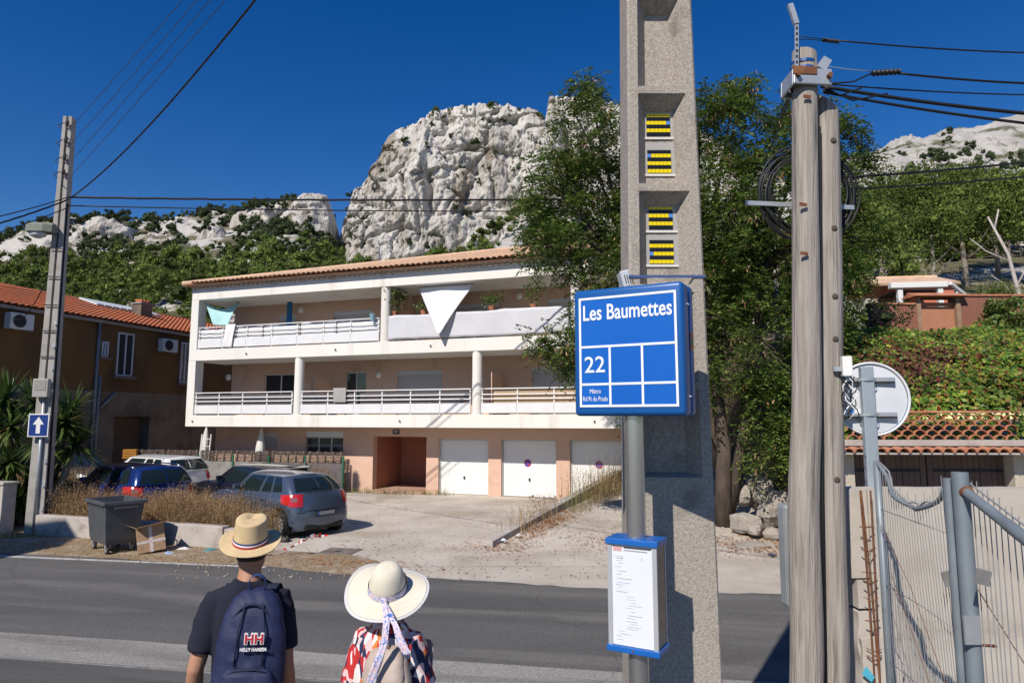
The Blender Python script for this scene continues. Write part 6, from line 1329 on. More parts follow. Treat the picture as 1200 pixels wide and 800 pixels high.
def ruin_wall():
    Y = 5.25; x0 = at(996, 600, Y).x; zt = at(1050, 573, Y).z; r = empty('concrete_wall', (x0, Y, 0), 0, 'rough pale concrete wall with broken edge and rusty bars', 'wall')
    M_cast = pm('cast_concrete', (0.46, 0.405, 0.345), (0.55, 0.50, 0.435), scale=1.6, rough=0.95, bump=0.25, bscale=110, c3=(0.35, 0.305, 0.26), s3=1.3, t3=(0.53, 0.7), bdist=0.03, stretch=(1, 1, 1.8))
    def rough_block(name, xa, xb, ya, yb, za, zb_, seed, amp=0.005, cell=0.05):
        nx, nz = max(2, int((xb - xa) / cell)), max(2, int((zb_ - za) / cell)); m = MB()
        def pt(i, j, y_): x = lerp(xa, xb, i / nx); z = lerp(za, zb_, j / nz); o = amp * float(fbm(x * 6, z * 6, seed + y_)); e = amp * 1.4 * float(fbm(z * 7, seed)) if i in (0, nx) else 0; t_ = amp * 0.9 * float(fbm(x * 7, seed + 3)) if j in (0, nz) else 0; return (x + e, y_ + o, z + t_)
        Fr = [[pt(i, j, ya) for i in range(nx + 1)] for j in range(nz + 1)]; Bk = [[(pt(i, j, ya)[0], yb, pt(i, j, ya)[2]) for i in range(nx + 1)] for j in range(nz + 1)]
        m.grid(Fr); m.grid([row[::-1] for row in Bk]); m.grid([Fr[-1], Bk[-1]]); m.grid([Bk[0], Fr[0]]); m.grid([[Fr[j][0], Bk[j][0]] for j in range(nz, -1, -1)]); m.grid([[Fr[j][nx], Bk[j][nx]] for j in range(nz + 1)])
        return m.build(name, M_cast, r, smooth=True, recalc=False, angle=40)
    zn = at(1010, 680, Y).z; zn2 = at(1010, 715, Y).z; zn3 = at(1010, 745, Y).z
    rough_block('wall_panel', 0.145, 2.6, 0, 0.2, -0.1, zt - 0.0, 3.0); rough_block('wall_end', 0.0, 0.142, 0.02, 0.22, zn + 0.015, zt, 5.0)
    rough_block('wall_end', 0.035, 0.142, 0.02, 0.22, zn2 + 0.01, zn - 0.0, 7.0); rough_block('wall_end', 0.0, 0.30, -0.05, -0.012, -0.1, zn3, 9.0, 0.02); rough_block('wall_end', 0.03, 0.142, 0.02, 0.22, -0.1, zn2 - 0.01, 11.0, 0.02)
    for xa, xb in ((0.045, 0.085), (0.125, 0.105), (0.052, 0.135)):
        MB().tube([(xa + 0.004, -0.075, zt + 0.0), (lerp(xa, xb, .35), -0.085, zt - 0.6), (xb, -0.075, 0)], 0.0065, 6).build('rebar', M_rust, r)
    for k, z in enumerate((zt - 0.27, zt - 0.36, zt - 0.42, zn + 0.08, zn + 0.02, zn - 0.1, zn2 - 0.05, zn2 - 0.25, zn2 - 0.3)):
        MB().tube([(0.03, -0.07, z), (0.08, -0.095, z - 0.015 * (k % 3)), (0.14, -0.07, z - 0.008 * (k % 2))], 0.0035 if k % 2 else 0.005, 5).build('tie_wire', M_rust, r)
    o = MB().add([(-0.03, -0.1, zn2 - 0.42), (0.04, -0.1, zn2 - 0.48), (0.06, -0.11, zn2 - 0.44), (0.0, -0.11, zn2 - 0.36)], [(0, 1, 2, 3)]).build('plastic_scrap', pm('scrap_blue', (0.1, 0.45, 0.6), rough=0.4), r, recalc=False)
ruin_wall()
def wire_fence():
    P = Vector((at(1128, 600, 3.6).x, 3.6, 0)); r = empty('mesh_fence', (P.x, P.y, GZ), 0, 'bent galvanised mesh fence and gate fixed to two grey posts', 'fence'); zt = at(1128, 553, 3.6).z - GZ; M_pg = pm('post_blue_grey', (0.20, 0.235, 0.265), (0.26, 0.295, 0.325), scale=5, rough=0.5, metal=0.3, c3=(0.17, 0.16, 0.15), s3=6, t3=(0.58, 0.7)); M_w = pm('wire_grey', (0.30, 0.30, 0.305), (0.38, 0.38, 0.385), scale=9, rough=0.55, metal=0.3)
    MB().tube([(0, 0, 0), (0, 0, zt)], 0.041, 16).build('post', M_pg, r, smooth=True, angle=40); MB().tube([(0.0, 0.10, 0), (0.0, 0.10, zt - 0.04)], 0.027, 14).build('post', M_pg, r, smooth=True, angle=40)
    MB().box(-0.07, 0.01, -0.055, -0.043, zt - 0.86, zt - 0.72).build('hinge_plate', M_galv, r)
    # left leaf runs back from the post
    A = Vector((-0.01, 0.13, 0)); B = Vector((at(1031, 600, 4.7).x - P.x, 4.7 - P.y, 0)); lf = empty('mesh_panel', (0, 0, 0)); lf.parent = r
    zl = at(1026, 541, 4.7).z - GZ; top = lambda t: lerp(zt - 0.10, zl, t) - 0.20 * math.sin(math.pi * min(1, t * 1.02)) ** 0.8
    lp = MB().tube([(B.x, B.y, 0), (B.x - 0.0, B.y, zl * 0.5), (B.x, B.y, zl)], 0.024, 12).build('frame_tube', M_pg, r, smooth=True)
    tr = [A.lerp(B, q / 16) + Vector((0.02 * math.sin(q), 0, top(q / 16))) for q in range(17)]
    MB().tube(tr, 0.014, 8).build('top_rail', M_pg, r, smooth=True); MB().tube([p + Vector((0.015, 0, 0.02 + 0.015 * math.sin(k * 1.9))) for k, p in enumerate(tr)], 0.006, 6).build('top_cable', M_w, r, smooth=True)
    bpy.data.objects.remove(lf)
    n = 25
    for k in range(n):
        t = (k + 0.5) / n; p = A.lerp(B, t); b = 0.05 * math.sin(t * 9); h = top(t) + 0.05 * (1 if k % 3 else 1.8)
        MB().tube([(p.x + 0.07 * math.sin(t * 3), p.y, 0.1), (p.x + 0.045 * math.sin(t * 3 + 0.6), p.y, h * 0.5), (p.x, p.y, h)], 0.0021, 5, cap=False).build('wire', M_w, r, smooth=True)
    for z in (0.3, 0.8, 1.3, 1.8): MB().tube([A + Vector((0, 0, z)), A.lerp(B, 0.5) + Vector((0.05, 0, z - 0.02)), B + Vector((0, 0, z))], 0.003, 5).build('wire', M_w, r, smooth=True)
    for (a, b, c) in ((0.05, 0.95, 0), (0.35, 0.8, 0)):
        MB().tube([A.lerp(B, b) + Vector((-0.02, 0, 1.75 - a)), A.lerp(B, 0.5) + Vector((-0.02, 0, 1.45 - a)), A.lerp(B, 0.02) + Vector((-0.02, 0, 0.95 - a))], 0.002, 5).build('slack_wire', M_rust, r, smooth=True)
    # right leaf swings towards the pavement
    E0 = Vector((0.0, -0.04, zt - 0.10)); E1 = Vector((-0.26, -1.25, zt - 0.42)); MB().tube([E0, E0.lerp(E1, 0.3), E0.lerp(E1, 0.33), E1], [0.026, 0.026, 0.029, 0.029], 14).build('gate_rail', M_pg, r, smooth=True, angle=40); MB().lathe([(0.031, -0.02), (0.031, 0.02)], 14, E0, M=Matrix.Rotation(R(80), 3, 'X')).build('rail_collar', M_rust, r)
    for k in range(22):
        t = (k + 0.4) / 22; p = E0.lerp(E1, t) + Vector((0.05, 0.04, 0)); MB().tube([(p.x + 0.02, p.y, 0.05), (p.x + 0.01 * math.sin(k), p.y, 1.0), (p.x, p.y, p.z + 0.06 + 0.02 * (k % 2))], 0.0026, 5, cap=False).build('wire', M_w, r, smooth=True)
    MB().tube([E0 + Vector((0.05, 0.04, 0.04)), E0.lerp(E1, 0.5) + Vector((0.05, 0.04, 0.035)), E1 + Vector((0.05, 0.04, 0.03))], 0.0045, 6).build('top_cable', M_w, r); MB().tube([(0.04, 0, 1.55), (0.0, -0.5, 1.15), (-0.12, -1.0, 0.8)], 0.0025, 5).build('slack_wire', M_rust, r, smooth=True)
    Mt = pm('tag_grey', (0.17, 0.165, 0.165), (0.23, 0.225, 0.22), scale=12, rough=0.7)
    p = at(1152, 676, 3.42); MB().cbox((p.x - P.x, p.y - P.y, p.z - GZ), (0.075, 0.006, 0.075), Matrix.Rotation(R(16), 3, 'Y')).build('tag_plate', Mt, r); p = at(1110, 678, 3.72); MB().cbox((p.x - P.x, p.y - P.y, p.z - GZ), (0.045, 0.006, 0.08), Matrix.Rotation(R(-14), 3, 'Y')).build('tag_plate', Mt, r)
    p = at(1143, 763, 3.5); MB().tube([(0.03, 0, p.z - GZ), (0.11, -0.02, p.z - GZ)], 0.008, 8).build('latch_pin', M_rust, r)
wire_fence()
# ================================================================== NEAR: ribbed concrete pole with mosaics, bus stop
M_agg = pm('aggregate_concrete', (0.29, 0.255, 0.215), (0.45, 0.40, 0.345), scale=60, rough=0.95, bump=1.0, bscale=110, c3=(0.22, 0.19, 0.165), s3=4, t3=(0.55, 0.7), bdist=0.006, detail=3)
CPY = 3.8
def concrete_pole():
    r = empty('concrete_pole', (0.900, CPY, GZ - 0.2), 0, 'massive ribbed concrete pole with recessed panels behind the bus stop', 'utility pole'); B = GZ - 0.2
    H = 9.8; hw = lambda z: lerp(0.262, 0.150, (z) / 9.0); dep = lambda z: lerp(0.34, 0.22, z / 9.0)
    bars = [at(777, py, CPY).z - B for py in (559, 447, 333, 215, 101, -16, -150)]; bars += [bars[-1] + 0.65 * k for k in range(1, 7) if bars[-1] + 0.65 * k < 9.5]
    fl, sl, rd, bh = 0.05, 0.062, 0.11, 0.045
    m = MB()
    def q(*v): m.add(v, [tuple(range(len(v)))])
    zs = [0] + bars + [H]
    # shell: sides, back
    for a, b in zip(zs[:-1], zs[1:]):
        for z0, z1 in ((a, b),):
            w0, w1, d0, d1 = hw(z0), hw(z1), dep(z0), dep(z1); c = 0.012
            q((-w0, c, z0), (-w0, d0, z0), (-w1, d1, z1), (-w1, c, z1)); q((w0, d0, z0), (w0, c, z0), (w1, c, z1), (w1, d1, z1)); q((-w0, d0, z0), (w0, d0, z0), (w1, d1, z1), (-w1, d1, z1))
            q((-w0 + c, 0, z0), (-w0, c, z0), (-w1, c, z1), (-w1 + c, 0, z1)); q((w0, c, z0), (w0 - c, 0, z0), (w1 - c, 0, z1), (w1, c, z1))
    z0 = 0; w0, w1 = hw(0) - .012, hw(bars[0]) - .012; q((-w0, 0, 0), (w0, 0, 0), (w1, 0, bars[0]), (-w1, 0, bars[0]))
    for a, b in zip(bars, bars[1:] + [H]):
        wa, wb = hw(a) - .012, hw(b) - .012; zi0, zi1 = a, b - bh; wi = hw(zi1) - .012
        # flanges beside the recess
        q((-wa, 0, a), (-wa + fl, 0, zi0), (-wi + fl, 0, zi1), (-wi, 0, zi1)); q((wa - fl, 0, zi0), (wa, 0, a), (wi, 0, zi1), (wi - fl, 0, zi1)); q((-wi, 0, zi1), (wi, 0, zi1), (wb, 0, b), (-wb, 0, b))
        o0, o1 = wa - fl, wi - fl; f0, f1 = wa - fl - sl, wi - fl - sl; zf0, zf1 = zi0 + 0.02, zi1 - 0.075
        q((-o0, 0, zi0), (o0, 0, zi0), (f0, rd, zf0), (-f0, rd, zf0)); q((-o1, 0, zi1), (-f1, rd, zf1), (f1, rd, zf1), (o1, 0, zi1)); q((-o0, 0, zi0), (-f0, rd, zf0), (-f1, rd, zf1), (-o1, 0, zi1)); q((o0, 0, zi0), (o1, 0, zi1), (f1, rd, zf1), (f0, rd, zf0)); q((-f0, rd, zf0), (f0, rd, zf0), (f1, rd, zf1), (-f1, rd, zf1))
    q((-hw(H), 0.01, H), (hw(H), 0.01, H), (hw(H), dep(H), H), (-hw(H), dep(H), H))
    o = m.build('shaft', M_agg, r); bm = bmesh.new(); bm.from_mesh(o.data); bmesh.ops.remove_doubles(bm, verts=bm.verts, dist=1e-4); bmesh.ops.recalc_face_normals(bm, faces=bm.faces); bm.to_mesh(o.data); bm.free()
    # steel band with a blue tie, plastic bracket
    z = at(777, 324, CPY).z - B; w = hw(z) + 0.004; MB().box(-w, w, -0.006, -0.001, z - 0.008, z + 0.008).build('band', pm('band_blue', (0.06, 0.10, 0.22), rough=0.4), r); MB().box(-w, w, dep(z), dep(z) + 0.005, z - 0.008, z + 0.008).build('band', M_galv, r)
    bk = MB().cbox((-w - 0.012, 0.06, z - 0.01), (0.055, 0.12, 0.10), Matrix.Rotation(R(-14), 3, 'Y')).build('cable_bracket', pm('bracket_plastic', (0.50, 0.53, 0.57), rough=0.5), r, bev=0.008)
    for k in range(4): MB().cbox((-w - 0.018 + 0.013 * k, -0.002, z - 0.015), (0.004, 0.004, 0.05), Matrix.Rotation(R(-14), 3, 'Y')).build('slot', M_dark, bk)
    # four mosaics, an abstract of stacked yellow and black courses
    My, Mk, Mb, Mg, Mw = pm('tile_yellow', (0.80, 0.62, 0.0), rough=0.25), pm('tile_black', (0.012, 0.012, 0.012), rough=0.25), pm('tile_blue', (0.10, 0.24, 0.62), rough=0.25), pm('tile_grey', (0.36, 0.34, 0.32), (0.40, 0.38, 0.36), scale=5, rough=0.6), pm('tile_white', (0.66, 0.63, 0.58), rough=0.5)
    T = 0.0242
    pats = [['.kkkkkk.', '.yyyyyy.', '.kkkkkk.', '.yyyyyb.', '.kkkkkk.', '.yyyyyy.'], ['.yyyyyy.', '.kkkkkk.', '.yyyyyy.', '.kkkkkk.', '.byyyyy.', '.kkkkkk.'], ['.kkkkkk.', '.yyyyyy.', '.kkkkkk.', '.yyyyyb.', '.kkkkkk.', '.yyyyyy.'], ['.yyyyyy.', '.kkkkkk.', '.byyyyy.', '.kkkkkk.', '.yyyyyy.', '.kkkkkk.']]
    lbs = ['yellow and black tile mosaic, uppermost of four on the ribbed pole', 'yellow and black tile mosaic, second from the top on the ribbed pole', 'yellow and black tile mosaic, third from the top on the ribbed pole', 'yellow and black tile mosaic just above the steel band on the ribbed pole']
    for k, (pyt, pyb) in enumerate(((128, 164), (168, 207), (234, 273), (276, 313))):
        zt_, zb_ = at(777, pyt, CPY + rd).z, at(777, pyb, CPY + rd).z; mo = empty('mosaic', (0.896, CPY + rd - 0.001, zb_), 0, lbs[k], 'mosaic', 'tile mosaics set in the pole'); hgt = zt_ - zb_; hwid = 0.102
        MB().box(-hwid, hwid, -0.006, -0.001, 0.014, hgt).build('backing', Mg, mo); MB().box(-hwid, hwid, -0.009, -0.001, 0, 0.0135).build('base_strip', Mw, mo)
        for row, line in enumerate(pats[k]):
            n = len(line)
            for j, c in enumerate(line):
                if c == '.' or 0.02 + (row + 1) * T > hgt: continue
                MB().box((j - n / 2) * T + 0.001, (j - n / 2 + 1) * T - 0.001, -0.011, -0.0065, 0.02 + row * T, 0.02 + (row + 1) * T - 0.002).build('mosaic_tile', {'y': My, 'k': Mk, 'b': Mb}[c], mo)
    return r
concrete_pole()

def bus_stop():
    A = R(-29); px_, py_ = 0.62, 3.415; r = empty('bus_stop', (px_, py_, GZ - 0.02), A, 'blue bus stop sign on a steel pole with timetable case', 'bus stop'); B = GZ - 0.02
    M_steel = pm('brushed_steel', (0.48, 0.47, 0.46), (0.60, 0.59, 0.58), scale=14, rough=0.25, metal=0.85, stretch=(1, 1, 0.04))
    M_sb = pm('sign_box_blue', (0.008, 0.085, 0.30), (0.01, 0.10, 0.34), scale=4, rough=0.32, c3=(0.05, 0.13, 0.33), s3=14, t3=(0.66, 0.74)); M_sf = pm('sign_face_blue', (0.002, 0.105, 0.46), (0.004, 0.118, 0.50), scale=3, rough=0.35, c3=(0.02, 0.13, 0.46), s3=7, t3=(0.6, 0.72), stretch=(1, 1, 0.2)); M_sw = pm('sign_white', (0.82, 0.83, 0.84), rough=0.4)
    zb = at(740, 476.5, 3.34).z - B; zt = at(740, 345.0, 3.34).z - B; W = 0.516; hx = W / 2; mz, mx = 0.045, 0.032; D = 0.085
    zc = at(746, 470, 3.4).z - B; MB().lathe([(0.0495, 0), (0.0495, zt)], 28, (0, 0, 0)).build('pole', M_steel, r, smooth=True, angle=40); MB().lathe([(0.0508, -0.012), (0.0508, 0.012)], 28, (0, 0, at(746, 577, 3.4).z - B)).build('pole_joint', M_steel, r, smooth=True, angle=40)
    # box: bevelled drum in two halves with a seam
    for y0, y1 in ((-D, 0.03), (0.033, 0.125)):
        o = MB().box(-hx - mx, hx + mx, y0, y1, zb - mz, zt + mz).build('sign_box', M_sb, r); b = o.modifiers.new('bevel', 'BEVEL'); b.width = 0.022; b.segments = 4; o.data.polygons.foreach_set('use_smooth', [True] * len(o.data.polygons))
    y = -D - 0.001; f = MB().box(-hx, hx, y, y + 0.004, zb, zt).build('sign_face', M_sf, r); t = 0.0115; Hh = zt - zb; y2 = y - 0.002
    z1 = zt - 0.455 * Hh; z2 = zb + 0.205 * Hh; bars = [(-hx, hx, zt - t, zt), (-hx, hx, zb, zb + t), (-hx, -hx + t, zb + t, zt - t), (hx - t, hx, zb + t, zt - t), (-hx + t, hx - t, z1 - t / 2, z1 + t / 2), (-hx + t, hx - t, z2 - t / 2, z2 + t / 2)]
    for xq in (-hx + W * 0.325, -hx + W * 0.655): bars += [(xq - t / 2, xq + t / 2, zb + t, z2 - t / 2), (xq - t / 2, xq + t / 2, z2 + t / 2, z1 - t / 2)]
    for a, b, c, d in bars: MB().box(a, b, y2, y2 + 0.003, c, d).build('white_rule', M_sw, f)
    rot = (math.pi / 2, 0, 0); yt = y2 + 0.0005
    def fit(o, width):
        xs = [v.co.x for v in o.data.vertices]; s = width / (max(xs) - min(xs)); o.scale = (s, 1, 1)
    o = text_mesh('lettering', 'Les Baumettes', 0.112, M_sw, f, (0.0, yt, zt - 0.15 * Hh), rot, bold=0.0016); fit(o, W * 0.91)
    o = text_mesh('lettering', '22', 0.118, M_sw, f, (-hx + W * 0.165, yt, (z1 + z2) / 2), rot, bold=0.0006); fit(o, W * 0.215)
    o = text_mesh('lettering', 'Métro', 0.034, M_sw, f, (-hx + W * 0.167, yt, z2 - Hh * 0.065), rot); fit(o, W * 0.115)
    o = text_mesh('lettering', 'Rd Pt du Prado', 0.034, M_sw, f, (-hx + W * 0.167, yt, z2 - Hh * 0.133), rot); fit(o, W * 0.262)
    # sticker on the side, rivets, scuffs
    sx = hx + mx + 0.0008; zs = at(812, 398, 3.25).z - B; st = MB().box(sx - 0.001, sx, 0.04, 0.098, zs - 0.045, zs + 0.045).build('sticker', pm('sticker_orange', (0.60, 0.16, 0.03), rough=0.5), r); Mgn = pm('sticker_green', (0.01, 0.25, 0.07), rough=0.5)
    MB().box(sx + 0.0002, sx + 0.001, 0.061, 0.077, zs - 0.03, zs + 0.03).build('sticker_mark', Mgn, st); MB().box(sx + 0.0003, sx + 0.0012, 0.047, 0.091, zs - 0.008, zs + 0.010).build('sticker_mark', Mgn, st)
    for zz in (zt - 0.06, zb + 0.05):
        for yy in (-0.01, 0.015): MB().lathe([(0.005, 0), (0.003, 0.004)], 8, (sx - 0.001, yy, zz), M=Matrix.Rotation(math.pi / 2, 3, 'Y')).build('rivet', M_sw, r)
    # timetable case
    ct, cb = at(745, 634, 3.3).z - B, at(745, 770, 3.3).z - B; cw, cd = 0.125, 0.075; M_cap = pm('case_blue', (0.01, 0.11, 0.42), (0.015, 0.13, 0.46), scale=8, rough=0.35, c3=(0.3, 0.33, 0.4), s3=30, t3=(0.72, 0.78)); M_alu = pm('aluminium', (0.50, 0.51, 0.53), (0.56, 0.57, 0.59), scale=6, rough=0.4, metal=0.4)
    MB().box(-cw - 0.008, cw + 0.008, -cd - 0.01, cd + 0.008, ct - 0.028, ct).build('case_cap', M_cap, r, bev=0.003); MB().box(-cw - 0.008, cw + 0.008, -cd - 0.01, cd + 0.008, cb, cb + 0.028).build('case_base', M_cap, r, bev=0.003)
    for sx_ in (-1, 1):
        for sy in (-1, 1): MB().box(sx_ * cw - (0.022 if sx_ > 0 else 0), sx_ * cw + (0.022 if sx_ < 0 else 0), sy * cd - (0.012 if sy > 0 else 0), sy * cd + (0.012 if sy < 0 else 0), cb + 0.028, ct - 0.028).build('corner_profile', M_alu, r)
        MB().box(sx_ * (cw - 0.004) - 0.002, sx_ * (cw - 0.004) + 0.002, -cd + 0.013, cd - 0.013, cb + 0.028, ct - 0.028).build('side_pane', glassmat('smoked_pane', (0.03, 0.033, 0.036), 0.15), r)
    sh = MB().box(-cw + 0.022, cw - 0.022, -cd + 0.006, -cd + 0.008, cb + 0.03, ct - 0.03).build('timetable', pm('paper', (0.74, 0.75, 0.77), (0.70, 0.72, 0.75), scale=5, rough=0.35), r); MB().box(-cw + 0.022, cw - 0.022, cd - 0.008, cd - 0.006, cb + 0.03, ct - 0.03).build('timetable', pm('paper_back', (0.6, 0.6, 0.6), rough=0.5), r)
    Mi, Mr, Mbl = pm('print_grey', (0.25, 0.27, 0.32), rough=0.5), pm('print_red', (0.62, 0.36, 0.36), rough=0.5), pm('print_blue', (0.28, 0.42, 0.62), rough=0.5); yy = -cd + 0.0052; rr = random.Random(4); x0, x1 = -cw + 0.028, cw - 0.028; zz = ct - 0.075
    MB().box(x0, x0 + 0.045, yy, yy + 0.0005, ct - 0.062, ct - 0.036).build('print_block', Mr, sh); MB().box(x0 + 0.055, x1, yy, yy + 0.0005, ct - 0.046, ct - 0.038).build('print_line', pm('print_black', (0.08, 0.08, 0.09), rough=0.5), sh); MB().box(x0 + 0.055, x1 - 0.02, yy, yy + 0.0005, ct - 0.058, ct - 0.053).build('print_line', Mi, sh)
    for xq in (x0 + 0.045, x1 - 0.05): MB().box(xq, xq + 0.003, yy, yy + 0.0005, ct - 0.1, ct - 0.083).build('print_line', Mbl, sh)
    while zz > cb + 0.06:
        zz -= rr.uniform(0.009, 0.02); f_ = (ct - zz) / (ct - cb); xs = x0 + rr.uniform(0, 0.03) + (0.06 if 0.5 < f_ < 0.8 else 0.0); MB().box(xs, min(x1, xs + rr.uniform(0.02, 0.075)), yy, yy + 0.0005, zz, zz + rr.uniform(0.0012, 0.0022)).build('print_line', rr.choice([Mi, Mi, Mbl]), sh)
    MB().lathe([(0.006, 0), (0.004, 0.004)], 8, (0, -cd - 0.01, cb + 0.014), M=Matrix.Rotation(math.pi / 2, 3, 'X')).build('lock', M_rust, r)
bus_stop()

# ================================================================== OVERHEAD CABLES
def cable(a, b, sag, rad, label, group, n=24, mat=M_black, twist=0.0):
    a, b = Vector(a), Vector(b); pts = []
    for i in range(n + 1):
        t = i / n; p = a.lerp(b, t); p.z -= sag * 4 * t * (1 - t)
        if twist: p += Vector((0, 0.5, 1)) * twist * math.sin(i * 2.3)
        pts.append(p)
    o = MB().tube(pts, rad, 6).build('overhead_cable', mat, None, smooth=True); tag(o, label, 'cable', group); return o
CT = Vector((0.90, CPY + 0.1, 9.4))
M_thin = pm('thin_wire', (0.05, 0.05, 0.055), rough=0.5)
for k, py in enumerate((146, 166, 186, 203)):
    a = at(86, py, 16.0); cable(a, CT + Vector((0, 0, (0, -0.12, -0.2, -0.42)[k])), 0.10, 0.006, 'thin bare wire, %s of four running to the ribbed pole' % ['topmost', 'second', 'third', 'lowest'][k], 'bare wires from the left pole', mat=M_thin)
cable(at(84, 231, 16.0), CT + Vector((0, 0, -0.15)), 0.62, 0.017, 'thick black cable sagging from the concrete pole to the ribbed pole', 'cables from the left pole')
HP = at(905, 232, 21.0)      # wooden pole hidden by the big tree
hp = empty('wooden_pole', (HP.x, HP.y, 0), 0, 'plain wooden pole standing hidden behind the big leafy tree', 'utility pole'); MB().tube([(0, 0, -0.2), (0, 0, HP.z + 0.6)], [0.13, 0.10], 12).build('shaft', M_wood, hp, smooth=True)
cable(at(80, 231, 16.0), HP + Vector((0, 0, 0.1)), 0.12, 0.028, 'thick bundled black cable crossing before the limestone dome, upper of two', 'cables across the apartment block', twist=0.008, n=60)
cable(at(80, 241, 16.0), HP + Vector((0, 0, -0.35)), 0.12, 0.016, 'thinner black cable crossing just below the bundled one', 'cables across the apartment block')
for k, (py0, px1, py1) in enumerate(((231, -60, 266), (234, -60, 278), (243, -60, 290))):
    cable(at(80, py0, 16.0), at(px1, py1, 13.0), 0.05, 0.02 if k == 1 else 0.013, 'black cable leaving the concrete pole towards the shaded house, %s of three' % ['upper', 'thick middle', 'lower'][k], 'cables to the left of the pole', twist=0.006 if k == 1 else 0)
cable(at(66, 300, 16.0), OP + OD * oloc(12, 380)[0] + ON * 0.1 + Vector((0, 0, oloc(12, 372)[1])), 0.6, 0.014, 'black service cable drooping from the concrete pole to the ochre house', 'cables to the left of the pole')
# wooden pole: lines going right out of the frame
def rc(p0, p1, rad, lb): return cable(p0, p1, 0.06, rad, lb, 'cables from the wooden poles')
Y = WY
rc(at(985, 48, Y), at(1420, 60, Y + 0.4), 0.0065, 'thin black cable running from the top bracket with a rubber dead end'); rc(at(1052, 86, Y), at(1420, 96, Y + 0.4), 0.009, 'black cable with ribbed rubber sleeve, second below the bracket')
rc(at(962, 98, Y), at(1420, 108, Y + 0.5), 0.006, 'thin cable below the ribbed sleeve'); rc(at(962, 101, Y), at(1420, 146, Y), 0.014, 'thick black cable bundle sloping from the clamp, upper of two'); rc(at(965, 108, Y), at(1420, 162, Y), 0.011, 'thick black cable bundle sloping from the clamp, lower of two')
rc(at(990, 208, Y + 0.3), at(1420, 158, Y + 2.5), 0.010, 'black cable rising from behind the coil, upper of two'); rc(at(990, 222, Y + 0.3), at(1420, 178, Y + 2.5), 0.008, 'black cable rising from behind the coil, lower of two')
rc(at(928, 103, Y), HP + Vector((-0.3, 0, 1.4)), 0.009, 'black cable running from the wooden poles into the tree crown, upper of two'); rc(at(928, 108, Y), HP + Vector((-0.3, 0, 1.1)), 0.009, 'black cable running from the wooden poles into the tree crown, lower of two')
for (a, b, rad, lb) in (((964, 47), (983, 49), 0.018, 'small black ribbed dead-end sleeve on the top wire'), ((1022, 86), (1054, 84), 0.026, 'larger black ribbed rubber sleeve below the top wire')):
    p, q = at(*a, Y), at(*b, Y); pr = []; m = MB(); n = 13; pts = [p.lerp(q, i / n) for i in range(n + 1)]; m.tube(pts, [rad * (1.0 if i % 2 else 0.72) for i in range(n + 1)], 12); o = m.build('cable_sleeve', M_black, None, smooth=False); tag(o, lb, 'cable sleeve', 'sleeves on the cables')
for k, (a, b, c) in enumerate((((930, 42), (966, 46), (975, 47)), ((955, 76), (990, 81), (1022, 84)), ((960, 99), (1000, 96), (1022, 86)), ((964, 104), (1000, 118), (1040, 110)), ((962, 100), (985, 112), (1010, 103)), ((930, 47), (945, 46), (966, 48)))):
    pts = [at(*a, Y), at(*b, Y - 0.02), at(*c, Y)]; o = MB().tube([pts[0], pts[0].lerp(pts[1], .5), pts[1], pts[1].lerp(pts[2], .5), pts[2]], 0.0035 if k in (0, 1, 5) else 0.007, 5).build('tie_cable', M_galv if k in (1,) else M_black, None, smooth=True); tag(o, ['thin strut wire from the top bracket to its sleeve', 'thin pale stay wire to the larger sleeve', 'short black jumper from the clamp up to the larger sleeve', 'slack black loop below the clamp', 'short black cable bend beside the clamp', 'second thin strut wire under the first'][k], 'cable', 'short wires at the pole head')
# ================================================================== PEOPLE
def fuse(m, name, mat, parent, voxel=0.008, smooth=6, wrinkle=0.0, wscale=9.0, seed=0.0):
    """weld overlapping closed shells into one continuous skin"""
    me = bpy.data.meshes.new(name); me.from_pydata(m.v, [], m.f)
    bm = bmesh.new(); bm.from_mesh(me); bmesh.ops.recalc_face_normals(bm, faces=bm.faces); bm.to_mesh(me); bm.free()
    t = bpy.data.objects.new(name, me); COL.objects.link(t)
    q = t.modifiers.new('r', 'REMESH'); q.mode = 'VOXEL'; q.voxel_size = voxel; q.use_smooth_shade = True
    s = t.modifiers.new('s', 'SMOOTH'); s.iterations = smooth; s.factor = 0.5
    dg = bpy.context.evaluated_depsgraph_get(); out = bpy.data.meshes.new_from_object(t.evaluated_get(dg)); bpy.data.objects.remove(t)
    if wrinkle:
        n = len(out.vertices); co = np.empty(n * 3, np.float32); out.vertices.foreach_get('co', co); co = co.reshape(-1, 3); no = np.empty(n * 3, np.float32); out.vertices.foreach_get('normal', no); no = no.reshape(-1, 3)
        d = wrinkle * (ridged(co[:, 0] * wscale + co[:, 2] * wscale * 0.5, co[:, 2] * wscale * 0.8 - co[:, 0] * 2, co[:, 1] * wscale * 0.6 + seed, 2))
        co = co + no * d[:, None]; out.vertices.foreach_set('co', co.astype(np.float32).ravel()); out.update()
    return link(name, out, mat, parent, smooth=True)
def ell(z, rx, ry, cx=0.0, cy=0.0, n=20, p=1.0):
    return [(cx + rx * math.copysign(abs(math.cos(a)) ** p, math.cos(a)), cy + ry * math.copysign(abs(math.sin(a)) ** p, math.sin(a)), z) for a in [2 * math.pi * k / n for k in range(n)]]
